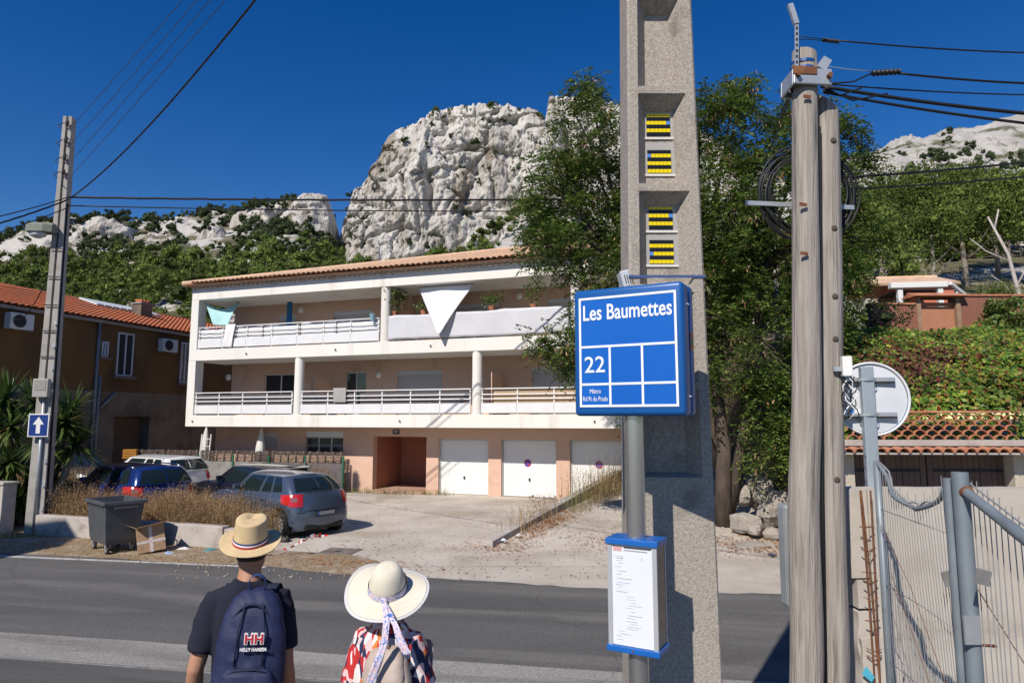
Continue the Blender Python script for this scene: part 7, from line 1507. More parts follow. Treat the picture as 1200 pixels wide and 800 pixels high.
def hand(m, w, d, side, s=1.0):
    """relaxed hand below the wrist point w, hanging along d"""
    w = Vector(w); d = Vector(d).normalized(); fx = Vector((0, 1, 0)); fx = (fx - d * fx.dot(d)).normalized(); nx = d.cross(fx) * side
    m.tube([w - d * 0.03 * s, w + d * 0.03 * s, w + d * 0.085 * s], [0.026 * s, 0.034 * s, 0.034 * s], 10)
    for k, (o, L) in enumerate(((0.030, 0.066), (0.011, 0.076), (-0.009, 0.072), (-0.028, 0.056))):
        a = w + d * 0.075 * s + fx * o * s; b = a + d * L * 0.45 * s - nx * 0.004 * s; c = b + d * L * 0.33 * s - nx * 0.016 * s; e = c + d * L * 0.2 * s - nx * 0.022 * s; m.tube([a, b, c, e], [0.0095 * s, 0.009 * s, 0.008 * s, 0.0065 * s], 8)
    a = w + d * 0.03 * s + fx * 0.028 * s; m.tube([a, a + d * 0.03 * s + fx * 0.022 * s - nx * 0.012 * s, a + d * 0.062 * s + fx * 0.026 * s - nx * 0.022 * s], [0.012 * s, 0.0105 * s, 0.008 * s], 8)
def figure(h, sh, hip, pose):
    """unclothed body facing +y: h height without hat, sh half shoulder width"""
    k = h / 1.76; m = MB(); Z = lambda z: z * k
    m.rings([ell(Z(0.84), hip * 0.9, 0.11), ell(Z(0.92), hip, 0.125), ell(Z(1.02), hip * 0.93, 0.115), ell(Z(1.14), hip * 0.92, 0.11), ell(Z(1.27), sh * 0.84, 0.118), ell(Z(1.37), sh * 0.90, 0.115), ell(Z(1.43), sh * 0.80, 0.095), ell(Z(1.475), sh * 0.5, 0.07), ell(Z(1.51), 0.062, 0.064, 0, 0.0), ell(Z(1.56), 0.054, 0.058, 0, 0.012), ell(Z(1.60), 0.054, 0.06, 0, 0.02)])
    hc = Vector((0, 0.03, Z(1.655)))
    m.lathe([(0.004, -0.125), (0.045, -0.115), (0.064, -0.085), (0.074, -0.04), (0.080, 0.01), (0.079, 0.05), (0.066, 0.088), (0.04, 0.108), (0.005, 0.116)], 20, hc, sx=0.97, sy=1.2)
    m.tube([hc + Vector((0, 0.085, 0.012)), hc + Vector((0, 0.107, -0.022)), hc + Vector((0, 0.092, -0.036))], [0.010, 0.015, 0.010], 8)      # nose
    m.tube([hc + Vector((-0.02, 0.076, -0.066)), hc + Vector((0, 0.088, -0.068)), hc + Vector((0.02, 0.076, -0.066))], [0.006, 0.009, 0.006], 8)  # mouth
    m.tube([hc + Vector((-0.03, 0.074, -0.105)), hc + Vector((0.0, 0.084, -0.108)), hc + Vector((0.03, 0.074, -0.105))], [0.014, 0.02, 0.014], 8)
    for s in (-1, 1):
        m.lathe([(0.004, -0.03), (0.012, -0.02), (0.016, 0.005), (0.012, 0.025), (0.004, 0.032)], 8, hc + Vector((s * 0.079, -0.012, -0.01)), sx=0.45, sy=1.1)
        m.tube([hc + Vector((s * 0.012, 0.088, 0.022)), hc + Vector((s * 0.03, 0.085, 0.025)), hc + Vector((s * 0.052, 0.068, 0.02))], [0.006, 0.007, 0.005], 8)
        S, E, Wd = [Vector(q) for q in pose['arm'][0 if s < 0 else 1]]
        m.tube([S + Vector((-s * 0.05, 0, 0)), S, S.lerp(E, 0.35), S.lerp(E, 0.8), E, E.lerp(Wd, 0.3), E.lerp(Wd, 0.75), Wd], [0.055, 0.058, 0.052, 0.044, 0.041, 0.043, 0.032, 0.026] if sh > 0.18 else [0.046, 0.048, 0.043, 0.037, 0.034, 0.036, 0.027, 0.022], 12)
        hand(m, Wd, Wd - E, s, 0.98 if sh > 0.18 else 0.88)
        H_, K, A = [Vector(q) for q in pose['leg'][0 if s < 0 else 1]]
        m.tube([H_ + Vector((0, 0, 0.05)), H_, H_.lerp(K, 0.4), K, K.lerp(A, 0.3), K.lerp(A, 0.7), A, A + Vector((0, 0, -0.05))], [0.09, 0.092, 0.08, 0.058, 0.060, 0.045, 0.038, 0.04], 12)
        m.tube([A + Vector((0, -0.045, -0.055)), A + Vector((0, 0.06, -0.06)), A + Vector((s * 0.012, 0.17, -0.068))], [0.036, 0.042, 0.028], 10)
    return m, hc
M_skin = pm('skin_tan', (0.40, 0.20, 0.125), (0.45, 0.235, 0.15), scale=8, rough=0.55, bump=0.1, bscale=120); M_skin2 = pm('skin_light', (0.50, 0.28, 0.19), (0.55, 0.32, 0.225), scale=8, rough=0.55)
_b = M_skin.node_tree.nodes['Principled BSDF']
for mm in (M_skin, M_skin2): _set(mm.node_tree.nodes['Principled BSDF'], 'Subsurface Weight', 0.08); _set(mm.node_tree.nodes['Principled BSDF'], 'Subsurface Radius', (0.01, 0.004, 0.002))
M_hair = pm('dark_hair', (0.02, 0.013, 0.01), (0.045, 0.03, 0.022), scale=60, rough=0.6, stretch=(1, 1, 0.15), bump=0.5, bscale=120)
def straw(name, c1, c2):
    m = pm(name, c1, c2, scale=9, rough=0.85); nt = m.node_tree; N = nt.nodes; L = nt.links; tc = N.new('ShaderNodeTexCoord')
    w1 = N.new('ShaderNodeTexWave'); w1.inputs['Scale'].default_value = 95; w1.inputs['Distortion'].default_value = 0.6; w1.bands_direction = 'Z'; w2 = N.new('ShaderNodeTexWave'); w2.inputs['Scale'].default_value = 95; w2.inputs['Distortion'].default_value = 0.6; w2.bands_direction = 'DIAGONAL'
    L.new(tc.outputs['Object'], w1.inputs[0]); L.new(tc.outputs['Object'], w2.inputs[0]); mx = N.new('ShaderNodeMath'); mx.operation = 'MULTIPLY'; L.new(w1.outputs['Fac'], mx.inputs[0]); L.new(w2.outputs['Fac'], mx.inputs[1])
    bp = N.new('ShaderNodeBump'); bp.inputs['Strength'].default_value = 0.45; bp.inputs['Distance'].default_value = 0.002; L.new(mx.outputs[0], bp.inputs['Height']); L.new(bp.outputs[0], N['Principled BSDF'].inputs['Normal']); return m
M_straw = straw('straw', (0.58, 0.43, 0.235), (0.68, 0.52, 0.30)); M_cream = straw('cream_straw', (0.68, 0.62, 0.49), (0.76, 0.70, 0.57)); M_navy = pm('navy_jersey', (0.010, 0.011, 0.022), (0.014, 0.016, 0.03), scale=5, rough=0.95); M_denim = pm('dark_shorts', (0.03, 0.035, 0.05), (0.045, 0.05, 0.065), scale=10, rough=0.9)
M_pack = pm('navy_nylon', (0.012, 0.017, 0.058), (0.017, 0.024, 0.075), scale=6, rough=0.65, bump=0.35, bscale=14, bdist=0.02); M_strap = pm('strap_navy', (0.015, 0.02, 0.05), rough=0.8); M_shoe = pm('shoe_canvas', (0.35, 0.34, 0.33), rough=0.8)
M_bw = pm('band_white', (0.75, 0.74, 0.73), rough=0.8); M_br = pm('band_red', (0.45, 0.02, 0.03), rough=0.8); M_bb = pm('band_navy', (0.015, 0.03, 0.18), rough=0.8)
def hat_crown_pt(a, t, rx, ry, H, top=0.86, dent=0.0):
    """t 0..1 from brim to top centre"""
    if t < 0.7: u = t / 0.7; k = lerp(1.0, top, u ** 1.2); z = H * (0.93 * u)
    else: u = (t - 0.7) / 0.3; k = top * math.cos(u * math.pi / 2); z = H * (0.93 + 0.07 * math.sin(u * math.pi / 2))
    x, y = rx * k * math.cos(a), ry * k * math.sin(a)
    if dent and t > 0.45: z -= dent * math.exp(-(x / 0.03) ** 2) * sm(0.45, 0.95, t) * (0.6 + 0.4 * math.sin(a))
    return x, y, z
def brim_pt(a, t, rx, ry, w, wave, droop): r1, r2 = rx + w * t, ry + w * t; return r1 * math.cos(a), r2 * math.sin(a), -droop * t ** 1.5 + wave(a) * t ** 1.6
def dome_pt(a, t, rx, ry, H): k = math.cos(t * math.pi / 2) ** 0.6; return rx * k * math.cos(a), ry * k * math.sin(a), H * math.sin(t * math.pi / 2)
def make_hat(root, rx, ry, H, w, mat, wave, droop, dent=0.0, top=0.86, dome=False):
    n = 56; m = MB(); rg = [[dome_pt(2 * math.pi * k / n, t, rx, ry, H) if dome else hat_crown_pt(2 * math.pi * k / n, t, rx, ry, H, top, dent) for k in range(n)] for t in np.linspace(0, 0.999, 22)]; m.rings(rg, cap=False); c = m.build('crown', mat, root, smooth=True)
    m = MB(); rg = [[brim_pt(2 * math.pi * k / n, t, rx * 0.99, ry * 0.99, w, wave, droop) for k in range(n)] for t in np.linspace(0, 1, 10)]; m.rings(rg, cap=False); b = m.build('brim', mat, root, smooth=True, recalc=False); b.modifiers.new('t', 'SOLIDIFY').thickness = 0.004
    return c, b
def band(root, rx, ry, H, t0, t1, mat, name='hat_band', off=0.002, top=0.86, dome=False):
    n = 56; rg = []
    for t in (t0, t1):
        rg.append([tuple(q * (1 + off / rx) if i < 2 else q for i, q in enumerate(dome_pt(2 * math.pi * k / n, t, rx, ry, H) if dome else hat_crown_pt(2 * math.pi * k / n, t, rx, ry, H, top))) for k in range(n)])
    return MB().rings(rg, cap=False).build(name, mat, root, smooth=True)
def ribbon(name, pts, wid, mat, parent, wdir=(1, 0, 0), fold=0.006):
    pts = [Vector(p) for p in pts]; rows = []; n = 24; wd = Vector(wdir).normalized()
    for i in range(n + 1):
        t = i / n * (len(pts) - 1); k = min(int(t), len(pts) - 2); f = t - k; p0, p1, p2, p3 = pts[max(k - 1, 0)], pts[k], pts[k + 1], pts[min(k + 2, len(pts) - 1)]
        p = 0.5 * ((2 * p1) + (p2 - p0) * f + (2 * p0 - 5 * p1 + 4 * p2 - p3) * f * f + (3 * p1 - p0 - 3 * p2 + p3) * f ** 3); w = wid if not callable(wid) else wid(i / n)
        rows.append([p + wd * w * (j / 6 - 0.5) + Vector((0, fold * math.sin(j * 1.9 + i * 0.5), 0)) for j in range(7)])
    o = MB().grid(rows).build(name, mat, parent, smooth=True, recalc=False); o.modifiers.new('t', 'SOLIDIFY').thickness = 0.003; return o

def man():
    Yp = 3.62; root = empty('person', (at(291, 700, Yp).x, Yp, GZ), R(7), 'man in navy T-shirt and straw hat with a blue backpack, seen from behind', 'person')
    pose = {'arm': [((-0.162, 0.0, 1.425), (-0.232, -0.045, 1.12), (-0.27, 0.06, 0.89)), ((0.162, 0.0, 1.425), (0.215, -0.06, 1.12), (0.215, 0.08, 0.88))], 'leg': [((-0.095, 0, 0.88), (-0.10, 0.10, 0.49), (-0.10, 0.02, 0.085)), ((0.095, 0, 0.88), (0.10, -0.02, 0.48), (0.10, -0.18, 0.085))]}
    root.scale = (1, 1, 1.035); bpy.context.view_layer.update(); m, hc = figure(1.78, 0.185, 0.155, pose); hc.z -= 0.0; fuse(m, 'body', M_skin, root, 0.0075, 5)
    m = MB(); m.rings([ell(0.86, 0.170, 0.136), ell(1.0, 0.164, 0.130), ell(1.14, 0.164, 0.128), ell(1.27, 0.172, 0.135), ell(1.38, 0.178, 0.130), ell(1.45, 0.165, 0.112), ell(1.50, 0.115, 0.088), ell(1.53, 0.078, 0.076)])
    for i, s in enumerate((-1, 1)):
        S, E, _ = [Vector(q) for q in pose['arm'][i]]; m.tube([S + Vector((-s * 0.07, 0, -0.01)), S + Vector((-s * 0.005, 0, 0)), S.lerp(E, 0.35), S.lerp(E, 0.74)], [0.085, 0.075, 0.073, 0.070], 16)
    fuse(m, 't_shirt', M_navy, root, 0.0095, 5, 0.010, 9.0, 2.0)
    m = MB(); m.rings([ell(0.74, 0.176, 0.13), ell(0.86, 0.18, 0.135), ell(0.94, 0.172, 0.128)])
    for i in (0, 1):
        H_, K, A = [Vector(q) for q in pose['leg'][i]]; m.tube([H_ + Vector((0, 0, 0.02)), H_.lerp(K, 0.4), H_.lerp(K, 0.95)], [0.108, 0.102, 0.09], 14)
    fuse(m, 'shorts', M_denim, root, 0.011, 4, 0.004)
    for i in (0, 1):
        A = Vector(pose['leg'][i][2]); m = MB(); m.tube([A + Vector((0, -0.05, -0.045)), A + Vector((0, 0.06, -0.05)), A + Vector((0, 0.17, -0.06))], [0.042, 0.048, 0.034], 12); fuse(m, 'shoe', M_shoe, root, 0.009, 3)
    m = MB(); m.lathe([(0.066, -0.055), (0.082, -0.02), (0.086, 0.03), (0.075, 0.08), (0.04, 0.112), (0.004, 0.12)], 20, hc + Vector((0, -0.012, 0)), sx=0.99, sy=1.12); fuse(m, 'hair', M_hair, root, 0.008, 3)
    # straw hat, a thing of its own, tipped back
    hp = root.matrix_basis @ (hc + Vector((0, -0.030, 0.042))); hat = empty('straw_hat', hp, R(7), 'tan straw hat with blue white and red band on the man', 'hat'); hat.rotation_euler = (R(17), R(3), R(10)); wv = lambda a: 0.02 * abs(math.cos(a)) ** 2 + 0.006 * math.sin(3 * a)
    c, b = make_hat(hat, 0.088, 0.104, 0.134, 0.066, M_straw, wv, 0.012, 0.022)
    band(hat, 0.088, 0.104, 0.142, 0.03, 0.08, M_br); band(hat, 0.088, 0.104, 0.142, 0.08, 0.125, M_bw); band(hat, 0.088, 0.104, 0.142, 0.125, 0.17, M_bb)
    # backpack
    bp_ = empty('backpack', root.matrix_basis @ Vector((0.055, -0.125, 0.955)), R(7), 'navy backpack with red and white lettering on the back of the man', 'backpack'); bp_.rotation_euler = (R(-3), R(2), R(9))
    rg = []
    for z, w, d in ((0.0, 0.10, 0.08), (0.012, 0.145, 0.13), (0.08, 0.162, 0.155), (0.22, 0.166, 0.16), (0.36, 0.155, 0.15), (0.46, 0.135, 0.13), (0.53, 0.105, 0.10), (0.565, 0.07, 0.07), (0.578, 0.03, 0.035)): rg.append([(w * math.copysign(abs(math.cos(a)) ** 0.75, math.cos(a)), -d * (0.5 - 0.5 * math.copysign(abs(math.sin(a)) ** 0.7, math.sin(a))) + 0.01, z) for a in [2 * math.pi * k / 36 for k in range(36)]])
    fuse(MB().rings(rg), 'pack_body', M_pack, bp_, 0.008, 3, 0.011, 9, 5.0)
    rg = []
    for z, w, d in ((0.01, 0.105, 0.03), (0.03, 0.128, 0.045), (0.14, 0.135, 0.05), (0.20, 0.118, 0.042), (0.225, 0.09, 0.02)): rg.append([(w * math.copysign(abs(math.cos(a)) ** 0.7, math.cos(a)) + 0.005, -0.135 - d * max(0, -math.sin(a)) ** 0.6 + 0.02 * max(0, math.sin(a)), z) for a in [2 * math.pi * k / 30 for k in range(30)]])
    pk = fuse(MB().rings(rg), 'front_pocket', M_pack, bp_, 0.007, 3, 0.004, 12, 8.0); MB().tube([(-0.105, -0.150, 0.12), (-0.10, -0.165, 0.19), (-0.05, -0.166, 0.222), (0.05, -0.166, 0.226), (0.11, -0.158, 0.20)], 0.006, 6).build('zip', M_strap, pk, smooth=True); MB().tube([(-0.10, -0.172, 0.17), (-0.098, -0.18, 0.12)], 0.005, 6).build('zip_pull', M_strap, pk)
    MB().tube([(0.12 * math.cos(a), -0.10 - 0.022 * math.sin(a), 0.30 + 0.215 * math.sin(a)) for a in [math.pi * k / 20 for k in range(21)]], 0.0065, 6).build('zip', M_strap, bp_, smooth=True)
    for x in (-0.055, 0.075): MB().tube([(x, -0.163, 0.24), (x * 0.95, -0.155, 0.40), (x * 0.6, -0.118, 0.52)], 0.004, 5).build('seam', M_strap, bp_, smooth=True)
    ribbon('haul_loop', [(-0.03, -0.04, 0.565), (-0.036, -0.055, 0.62), (0.0, -0.06, 0.645), (0.036, -0.055, 0.62), (0.03, -0.04, 0.565)], 0.022, pm('loop_blue', (0.02, 0.06, 0.19), rough=0.7), bp_, (0, 1, 0.2), 0.0)
    for s in (-1, 1): ribbon('shoulder_strap', [(s * 0.06 - 0.02, -0.0, 0.52), (s * 0.10 - 0.04, 0.06, 0.575), (s * 0.115 - 0.05, 0.14, 0.56), (s * 0.12 - 0.05, 0.24, 0.46), (s * 0.15 - 0.05, 0.22, 0.25), (s * 0.16 - 0.02, 0.06, 0.08)], 0.055, M_strap, bp_, (1, 0.1, 0), 0.0)
    ribbon('strap_end', [(-0.145, -0.02, 0.22), (-0.18, -0.02, 0.12), (-0.19, -0.03, -0.02), (-0.18, -0.03, -0.12)], 0.022, M_strap, bp_, (1, 0.3, 0), 0.0)
    M_lw, M_lr = pm('print_white', (0.78, 0.78, 0.78), rough=0.6), pm('print_crimson', (0.50, 0.02, 0.035), rough=0.6)
    rot = (R(90 + 4), 0, 0); o = text_mesh('emblem', 'HH', 0.062, M_lw, bp_, (0.03, -0.1685, 0.365), rot, bold=0.005, ext=0.006, sx=1.0); o = text_mesh('emblem', 'HH', 0.062, M_lr, bp_, (0.03, -0.1755, 0.365), rot, bold=0.001, ext=0.002, sx=1.0); o = text_mesh('lettering', 'HELLY HANSEN', 0.0195, M_lw, bp_, (0.03, -0.1715, 0.318), rot, bold=0.0006, ext=0.004, sx=0.9)
man()

def pattern_mat():
    m = bpy.data.materials.new('leaf_print'); m.use_nodes = True; N = m.node_tree.nodes; L = m.node_tree.links; b = N['Principled BSDF']; _set(b, 'Roughness', 0.8)
    tc = N.new('ShaderNodeTexCoord'); mp = N.new('ShaderNodeMapping'); mp.inputs['Rotation'].default_value = (0.3, 0.5, 0.4); mp.inputs['Scale'].default_value = (1.0, 1.0, 0.45); ns = N.new('ShaderNodeTexNoise'); ns.inputs['Scale'].default_value = 9; ad = N.new('ShaderNodeVectorMath'); ad.operation = 'MULTIPLY_ADD'; ad.inputs[1].default_value = (0.07, 0.07, 0.07)
    L.new(tc.outputs['Object'], mp.inputs[0]); L.new(mp.outputs[0], ns.inputs['Vector']); L.new(ns.outputs['Color'], ad.inputs[0]); L.new(mp.outputs[0], ad.inputs[2])
    vo = N.new('ShaderNodeTexVoronoi'); vo.inputs['Scale'].default_value = 42; L.new(ad.outputs[0], vo.inputs['Vector']); sp = N.new('ShaderNodeSeparateColor'); L.new(vo.outputs['Color'], sp.inputs[0]); r = N.new('ShaderNodeValToRGB'); r.color_ramp.interpolation = 'CONSTANT'; e = r.color_ramp.elements
    e[0].position = 0; e[0].color = (0.68, 0.47, 0.46, 1); e[1].position = 0.30; e[1].color = (0.48, 0.02, 0.02, 1)
    for p, c in ((0.50, (0.018, 0.025, 0.075)), (0.70, (0.58, 0.20, 0.04)), (0.80, (0.74, 0.70, 0.68)), (0.93, (0.48, 0.02, 0.02))): k = e.new(p); k.color = (*c, 1)
    L.new(sp.outputs[0], r.inputs[0]); L.new(r.outputs[0], b.inputs['Base Color']); return m
def scarf_mat():
    m = bpy.data.materials.new('scarf_print'); m.use_nodes = True; N = m.node_tree.nodes; L = m.node_tree.links; b = N['Principled BSDF']; _set(b, 'Roughness', 0.7); tc = N.new('ShaderNodeTexCoord'); n = N.new('ShaderNodeTexNoise'); n.inputs['Scale'].default_value = 38; n.inputs['Distortion'].default_value = 1.5; L.new(tc.outputs['Object'], n.inputs['Vector']); r = N.new('ShaderNodeValToRGB'); r.color_ramp.interpolation = 'CONSTANT'; e = r.color_ramp.elements; e[0].position = 0; e[0].color = (0.08, 0.16, 0.48, 1); e[1].position = 0.40; e[1].color = (0.66, 0.62, 0.68, 1)
    for p, c in ((0.47, (0.62, 0.42, 0.47)), (0.54, (0.70, 0.68, 0.74)), (0.60, (0.16, 0.27, 0.58)), (0.68, (0.62, 0.45, 0.50))): k = e.new(p); k.color = (*c, 1)
    L.new(n.outputs['Fac'], r.inputs[0]); L.new(r.outputs[0], b.inputs['Base Color']); return m
def woman():
    Yp = 3.5; root = empty('person', (at(456, 740, Yp).x, Yp, GZ), R(-14), 'woman in a colourful leaf-print shirt and wide cream sun hat, seen from behind', 'person'); k = 1.60 / 1.76
    pose = {'arm': [((-0.128, 0.0, 1.285), (-0.185, -0.03, 1.02), (-0.20, 0.09, 0.82)), ((0.128, 0.0, 1.285), (0.185, 0.02, 1.03), (0.16, 0.16, 0.88))], 'leg': [((-0.085, 0, 0.80), (-0.09, 0.07, 0.45), (-0.09, 0.0, 0.08)), ((0.085, 0, 0.80), (0.09, -0.02, 0.44), (0.09, -0.14, 0.08))]}
    root.scale = (1, 1, 1.02); bpy.context.view_layer.update(); m, hc = figure(1.60, 0.150, 0.150, pose); fuse(m, 'body', M_skin2, root, 0.0075, 5); M_pat = pattern_mat()
    m = MB(); m.rings([ell(z * k, a, b) for z, a, b in ((0.90, 0.170, 0.145), (1.02, 0.158, 0.135), (1.14, 0.148, 0.128), (1.27, 0.146, 0.130), (1.37, 0.146, 0.122), (1.44, 0.134, 0.105), (1.49, 0.10, 0.085), (1.52, 0.07, 0.072))])
    for i, s in enumerate((-1, 1)):
        S, E, _ = [Vector(q) for q in pose['arm'][i]]; m.tube([S + Vector((-s * 0.06, 0, -0.01)), S, S.lerp(E, 0.35), S.lerp(E, 0.78)], [0.075, 0.066, 0.068, 0.072], 16)
    fuse(m, 'shirt', M_pat, root, 0.009, 5, 0.005, 12, 6.0)
    m = MB(); m.rings([ell(0.66, 0.18, 0.135), ell(0.78, 0.182, 0.14), ell(0.88, 0.172, 0.13)])
    for i in (0, 1): H_, K, A = [Vector(q) for q in pose['leg'][i]]; m.tube([H_, H_.lerp(K, 0.5), K, K.lerp(A, 0.8)], [0.1, 0.095, 0.078, 0.075], 14)
    fuse(m, 'trousers', pm('pale_linen', (0.42, 0.39, 0.35), (0.48, 0.45, 0.40), scale=8, rough=0.9), root, 0.011, 4, 0.004)
    for i in (0, 1): A = Vector(pose['leg'][i][2]); m = MB(); m.tube([A + Vector((0, -0.045, -0.042)), A + Vector((0, 0.055, -0.047)), A + Vector((0, 0.155, -0.055))], [0.037, 0.042, 0.03], 12); fuse(m, 'shoe', M_shoe, root, 0.009, 3)
    m = MB(); m.lathe([(0.03, -0.15), (0.058, -0.12), (0.082, -0.05), (0.086, 0.03), (0.075, 0.08), (0.04, 0.112), (0.004, 0.12)], 20, hc + Vector((0, -0.015, 0)), sx=0.99, sy=1.08); fuse(m, 'hair', pm('brown_hair', (0.05, 0.028, 0.015), (0.09, 0.05, 0.03), scale=60, rough=0.6, stretch=(1, 1, 0.15)), root, 0.008, 3)
    hp = root.matrix_basis @ (hc + Vector((-0.012, -0.035, 0.025))); hat = empty('sun_hat', hp, 0, 'wide-brimmed cream sun hat tied with a patterned scarf on the woman', 'hat'); hat.rotation_euler = (R(25), R(8), R(-8)); wv = lambda a: 0.018 * math.cos(2 * a + 0.6) + 0.012 * math.sin(3 * a)
    make_hat(hat, 0.092, 0.100, 0.142, 0.118, M_cream, wv, 0.016, 0.0, 0.80, True); Ms = scarf_mat(); band(hat, 0.092, 0.100, 0.142, 0.02, 0.17, Ms, 'scarf_band', 0.005, 0.80, True)
    n = 56; M_stitch = pm('stitch_blue', (0.30, 0.34, 0.48), (0.42, 0.44, 0.52), scale=40, rough=0.8)
    for t, rad, mt in ((0.90, 0.0022, M_stitch), (0.995, 0.0035, pm('edge_pale', (0.60, 0.60, 0.66), rough=0.8))):
        pts = [Vector(brim_pt(2 * math.pi * q / n, t, 0.091, 0.099, 0.118, wv, 0.016)) + Vector((0, 0, 0.0035)) for q in range(n + 1)]; MB().tube(pts, rad, 6, cap=False).build('brim_stitch', mt, hat, smooth=True)
    # knot and tails of the scarf, hanging from the band at the back
    kb = Vector((0.022, -0.106, 0.018)); Ri = hat.rotation_euler.to_matrix().inverted()
    MB().lathe([(0.003, -0.016), (0.013, -0.009), (0.016, 0.0), (0.012, 0.01), (0.003, 0.015)], 10, kb, sx=1.2).build('scarf_knot', Ms, hat, smooth=True)
    def tail(offs, w):  # offsets in upright space from the knot
        return ribbon('scarf_tail', [kb + Ri @ Vector(o) for o in offs], w, Ms, hat, Ri @ Vector((1, 0.1, 0.2)), 0.004)
    tail([(0, 0, 0), (0.02, -0.06, -0.035), (0.035, -0.115, -0.075), (0.03, -0.135, -0.15), (0.01, -0.15, -0.22), (-0.015, -0.15, -0.29), (-0.03, -0.15, -0.36)], lambda t: 0.022 + 0.028 * t)
    tail([(0, 0, 0), (0.035, -0.06, -0.035), (0.075, -0.115, -0.07), (0.105, -0.14, -0.135), (0.145, -0.15, -0.20)], lambda t: 0.020 + 0.018 * t)
    # beige backpack
    bp_ = empty('backpack', root.matrix_basis @ Vector((0.085, -0.118, 0.905)), R(-14), 'beige leather backpack with flap on the back of the woman', 'backpack'); bp_.rotation_euler = (R(-4), R(-6), R(-18)); M_lea = pm('beige_leather', (0.40, 0.315, 0.265), (0.46, 0.37, 0.315), scale=5, rough=0.55, bump=0.2, bscale=30)
    rg = []
    for z, w, d in ((0.0, 0.10, 0.07), (0.012, 0.13, 0.11), (0.12, 0.138, 0.125), (0.24, 0.125, 0.11), (0.33, 0.10, 0.085), (0.37, 0.075, 0.06), (0.385, 0.04, 0.03)): rg.append([(w * math.copysign(abs(math.cos(a)) ** 0.7, math.cos(a)), -d * (0.5 - 0.5 * math.copysign(abs(math.sin(a)) ** 0.65, math.sin(a))) + 0.01, z) for a in [2 * math.pi * q / 36 for q in range(36)]])
    fuse(MB().rings(rg), 'pack_body', M_lea, bp_, 0.0075, 3, 0.006, 9, 3.0)
    rg = []
    for z, w, d in ((0.17, 0.085, 0.118), (0.19, 0.105, 0.128), (0.27, 0.112, 0.118), (0.34, 0.098, 0.095), (0.385, 0.08, 0.06), (0.40, 0.045, 0.03)): rg.append([(w * math.copysign(abs(math.cos(a)) ** 0.7, math.cos(a)), -d * (0.5 - 0.5 * math.copysign(abs(math.sin(a)) ** 0.65, math.sin(a))) - 0.004, z) for a in [2 * math.pi * q / 36 for q in range(36)]])
    fuse(MB().rings(rg), 'flap', M_lea, bp_, 0.0075, 3, 0.004, 8, 9.0)
    ribbon('shoulder_strap', [(-0.02, -0.02, 0.37), (-0.06, 0.02, 0.40), (-0.11, 0.07, 0.435), (-0.15, 0.15, 0.41), (-0.16, 0.20, 0.36), (-0.15, 0.10, 0.12)], 0.036, M_lea, bp_, (1, 0.2, 0), 0.0); ribbon('shoulder_strap', [(0.02, -0.02, 0.36), (0.03, 0.03, 0.385), (0.04, 0.09, 0.405), (0.05, 0.17, 0.38), (0.12, 0.2, 0.36), (0.13, 0.1, 0.12)], 0.034, M_lea, bp_, (1, -0.2, 0), 0.0); MB().tube([(-0.02, -0.05, 0.395), (-0.012, -0.06, 0.43), (0.012, -0.06, 0.43), (0.02, -0.05, 0.395)], 0.008, 8).build('haul_loop', M_lea, bp_, smooth=True)
woman()
# ================================================================== DRY GRASS, LITTER, LOOSE STONES
M_straw_g = leafmat('dry_grass', [(0.0, (0.22, 0.14, 0.07)), (0.4, (0.36, 0.245, 0.125)), (0.8, (0.47, 0.34, 0.185)), (1.0, (0.56, 0.43, 0.25))], 0.3, 0.8, 0.2)
M_seed = leafmat('grass_seed', [(0.0, (0.24, 0.14, 0.075)), (0.6, (0.36, 0.22, 0.12)), (1.0, (0.46, 0.31, 0.18))], 0.2, 0.9, 0.1)
M_weed = leafmat('green_weed', [(0.0, (0.10, 0.13, 0.03)), (0.6, (0.19, 0.2, 0.055)), (1.0, (0.34, 0.3, 0.1))], 0.3, 0.8, 0.2)
def grass(name, B, hts, label, mat=M_straw_g, seeds=9, w=0.005, lean=0.6):
    n = len(B); a = rng.uniform(0, 2 * math.pi, n); d = np.stack([np.cos(a), np.sin(a), np.zeros(n)], 1) * (rng.uniform(0.1, 1, n) * lean * hts)[:, None]; s = np.stack([-np.sin(a), np.cos(a), np.zeros(n)], 1) * w; h = np.stack([np.zeros(n), np.zeros(n), hts], 1)
    V = np.stack([B - s, B + s, B + h * 0.55 + d * 0.3 + s * 0.8, B + h * 0.55 + d * 0.3 - s * 0.8, B + h * 0.55 + d * 0.3 - s * 0.8, B + h * 0.55 + d * 0.3 + s * 0.8, B + h + d + s * 0.2, B + h + d - s * 0.2], 1).reshape(-1, 3)
    o = npmesh(name, V, np.arange(len(V)).reshape(-1, 4), mat); tag(o, label, None, None, 'stuff')
    if seeds:
        t = rng.uniform(0.55, 1.0, (n, seeds, 1)); P = (B[:, None] + h[:, None] * t + d[:, None] * t ** 2 + rng.normal(size=(n, seeds, 3)) * 0.045).reshape(-1, 3); dd, ss = frames(len(P), 0.6); V, Fc = leaf_quads(P, rng.uniform(0.02, 0.045, len(P)), rng.uniform(0.01, 0.02, len(P)), dd, ss); o = npmesh(name + '_heads', V, Fc, M_seed); tag(o, label + ', its seed heads', None, None, 'stuff')
dlw = (LW1 - LW0).normalized(); nlw = Vector((-dlw.y, dlw.x, 0))
def strip(n, u0, u1, v0, v1): u = rng.uniform(u0, u1, n); v = rng.uniform(v0, v1, n); return np.stack([LW0.x + dlw.x * u + nlw.x * v, LW0.y + dlw.y * u + nlw.y * v, np.zeros(n)], 1)
B = strip(10500, -0.2, 5.9, 0.28, 1.9); u = (B[:, 0] - LW0.x) / dlw.x; k = rng.uniform(size=len(B)) < np.interp(u, [0, 4.5, 5.9], [1, 1, 0.35]); B = B[k]
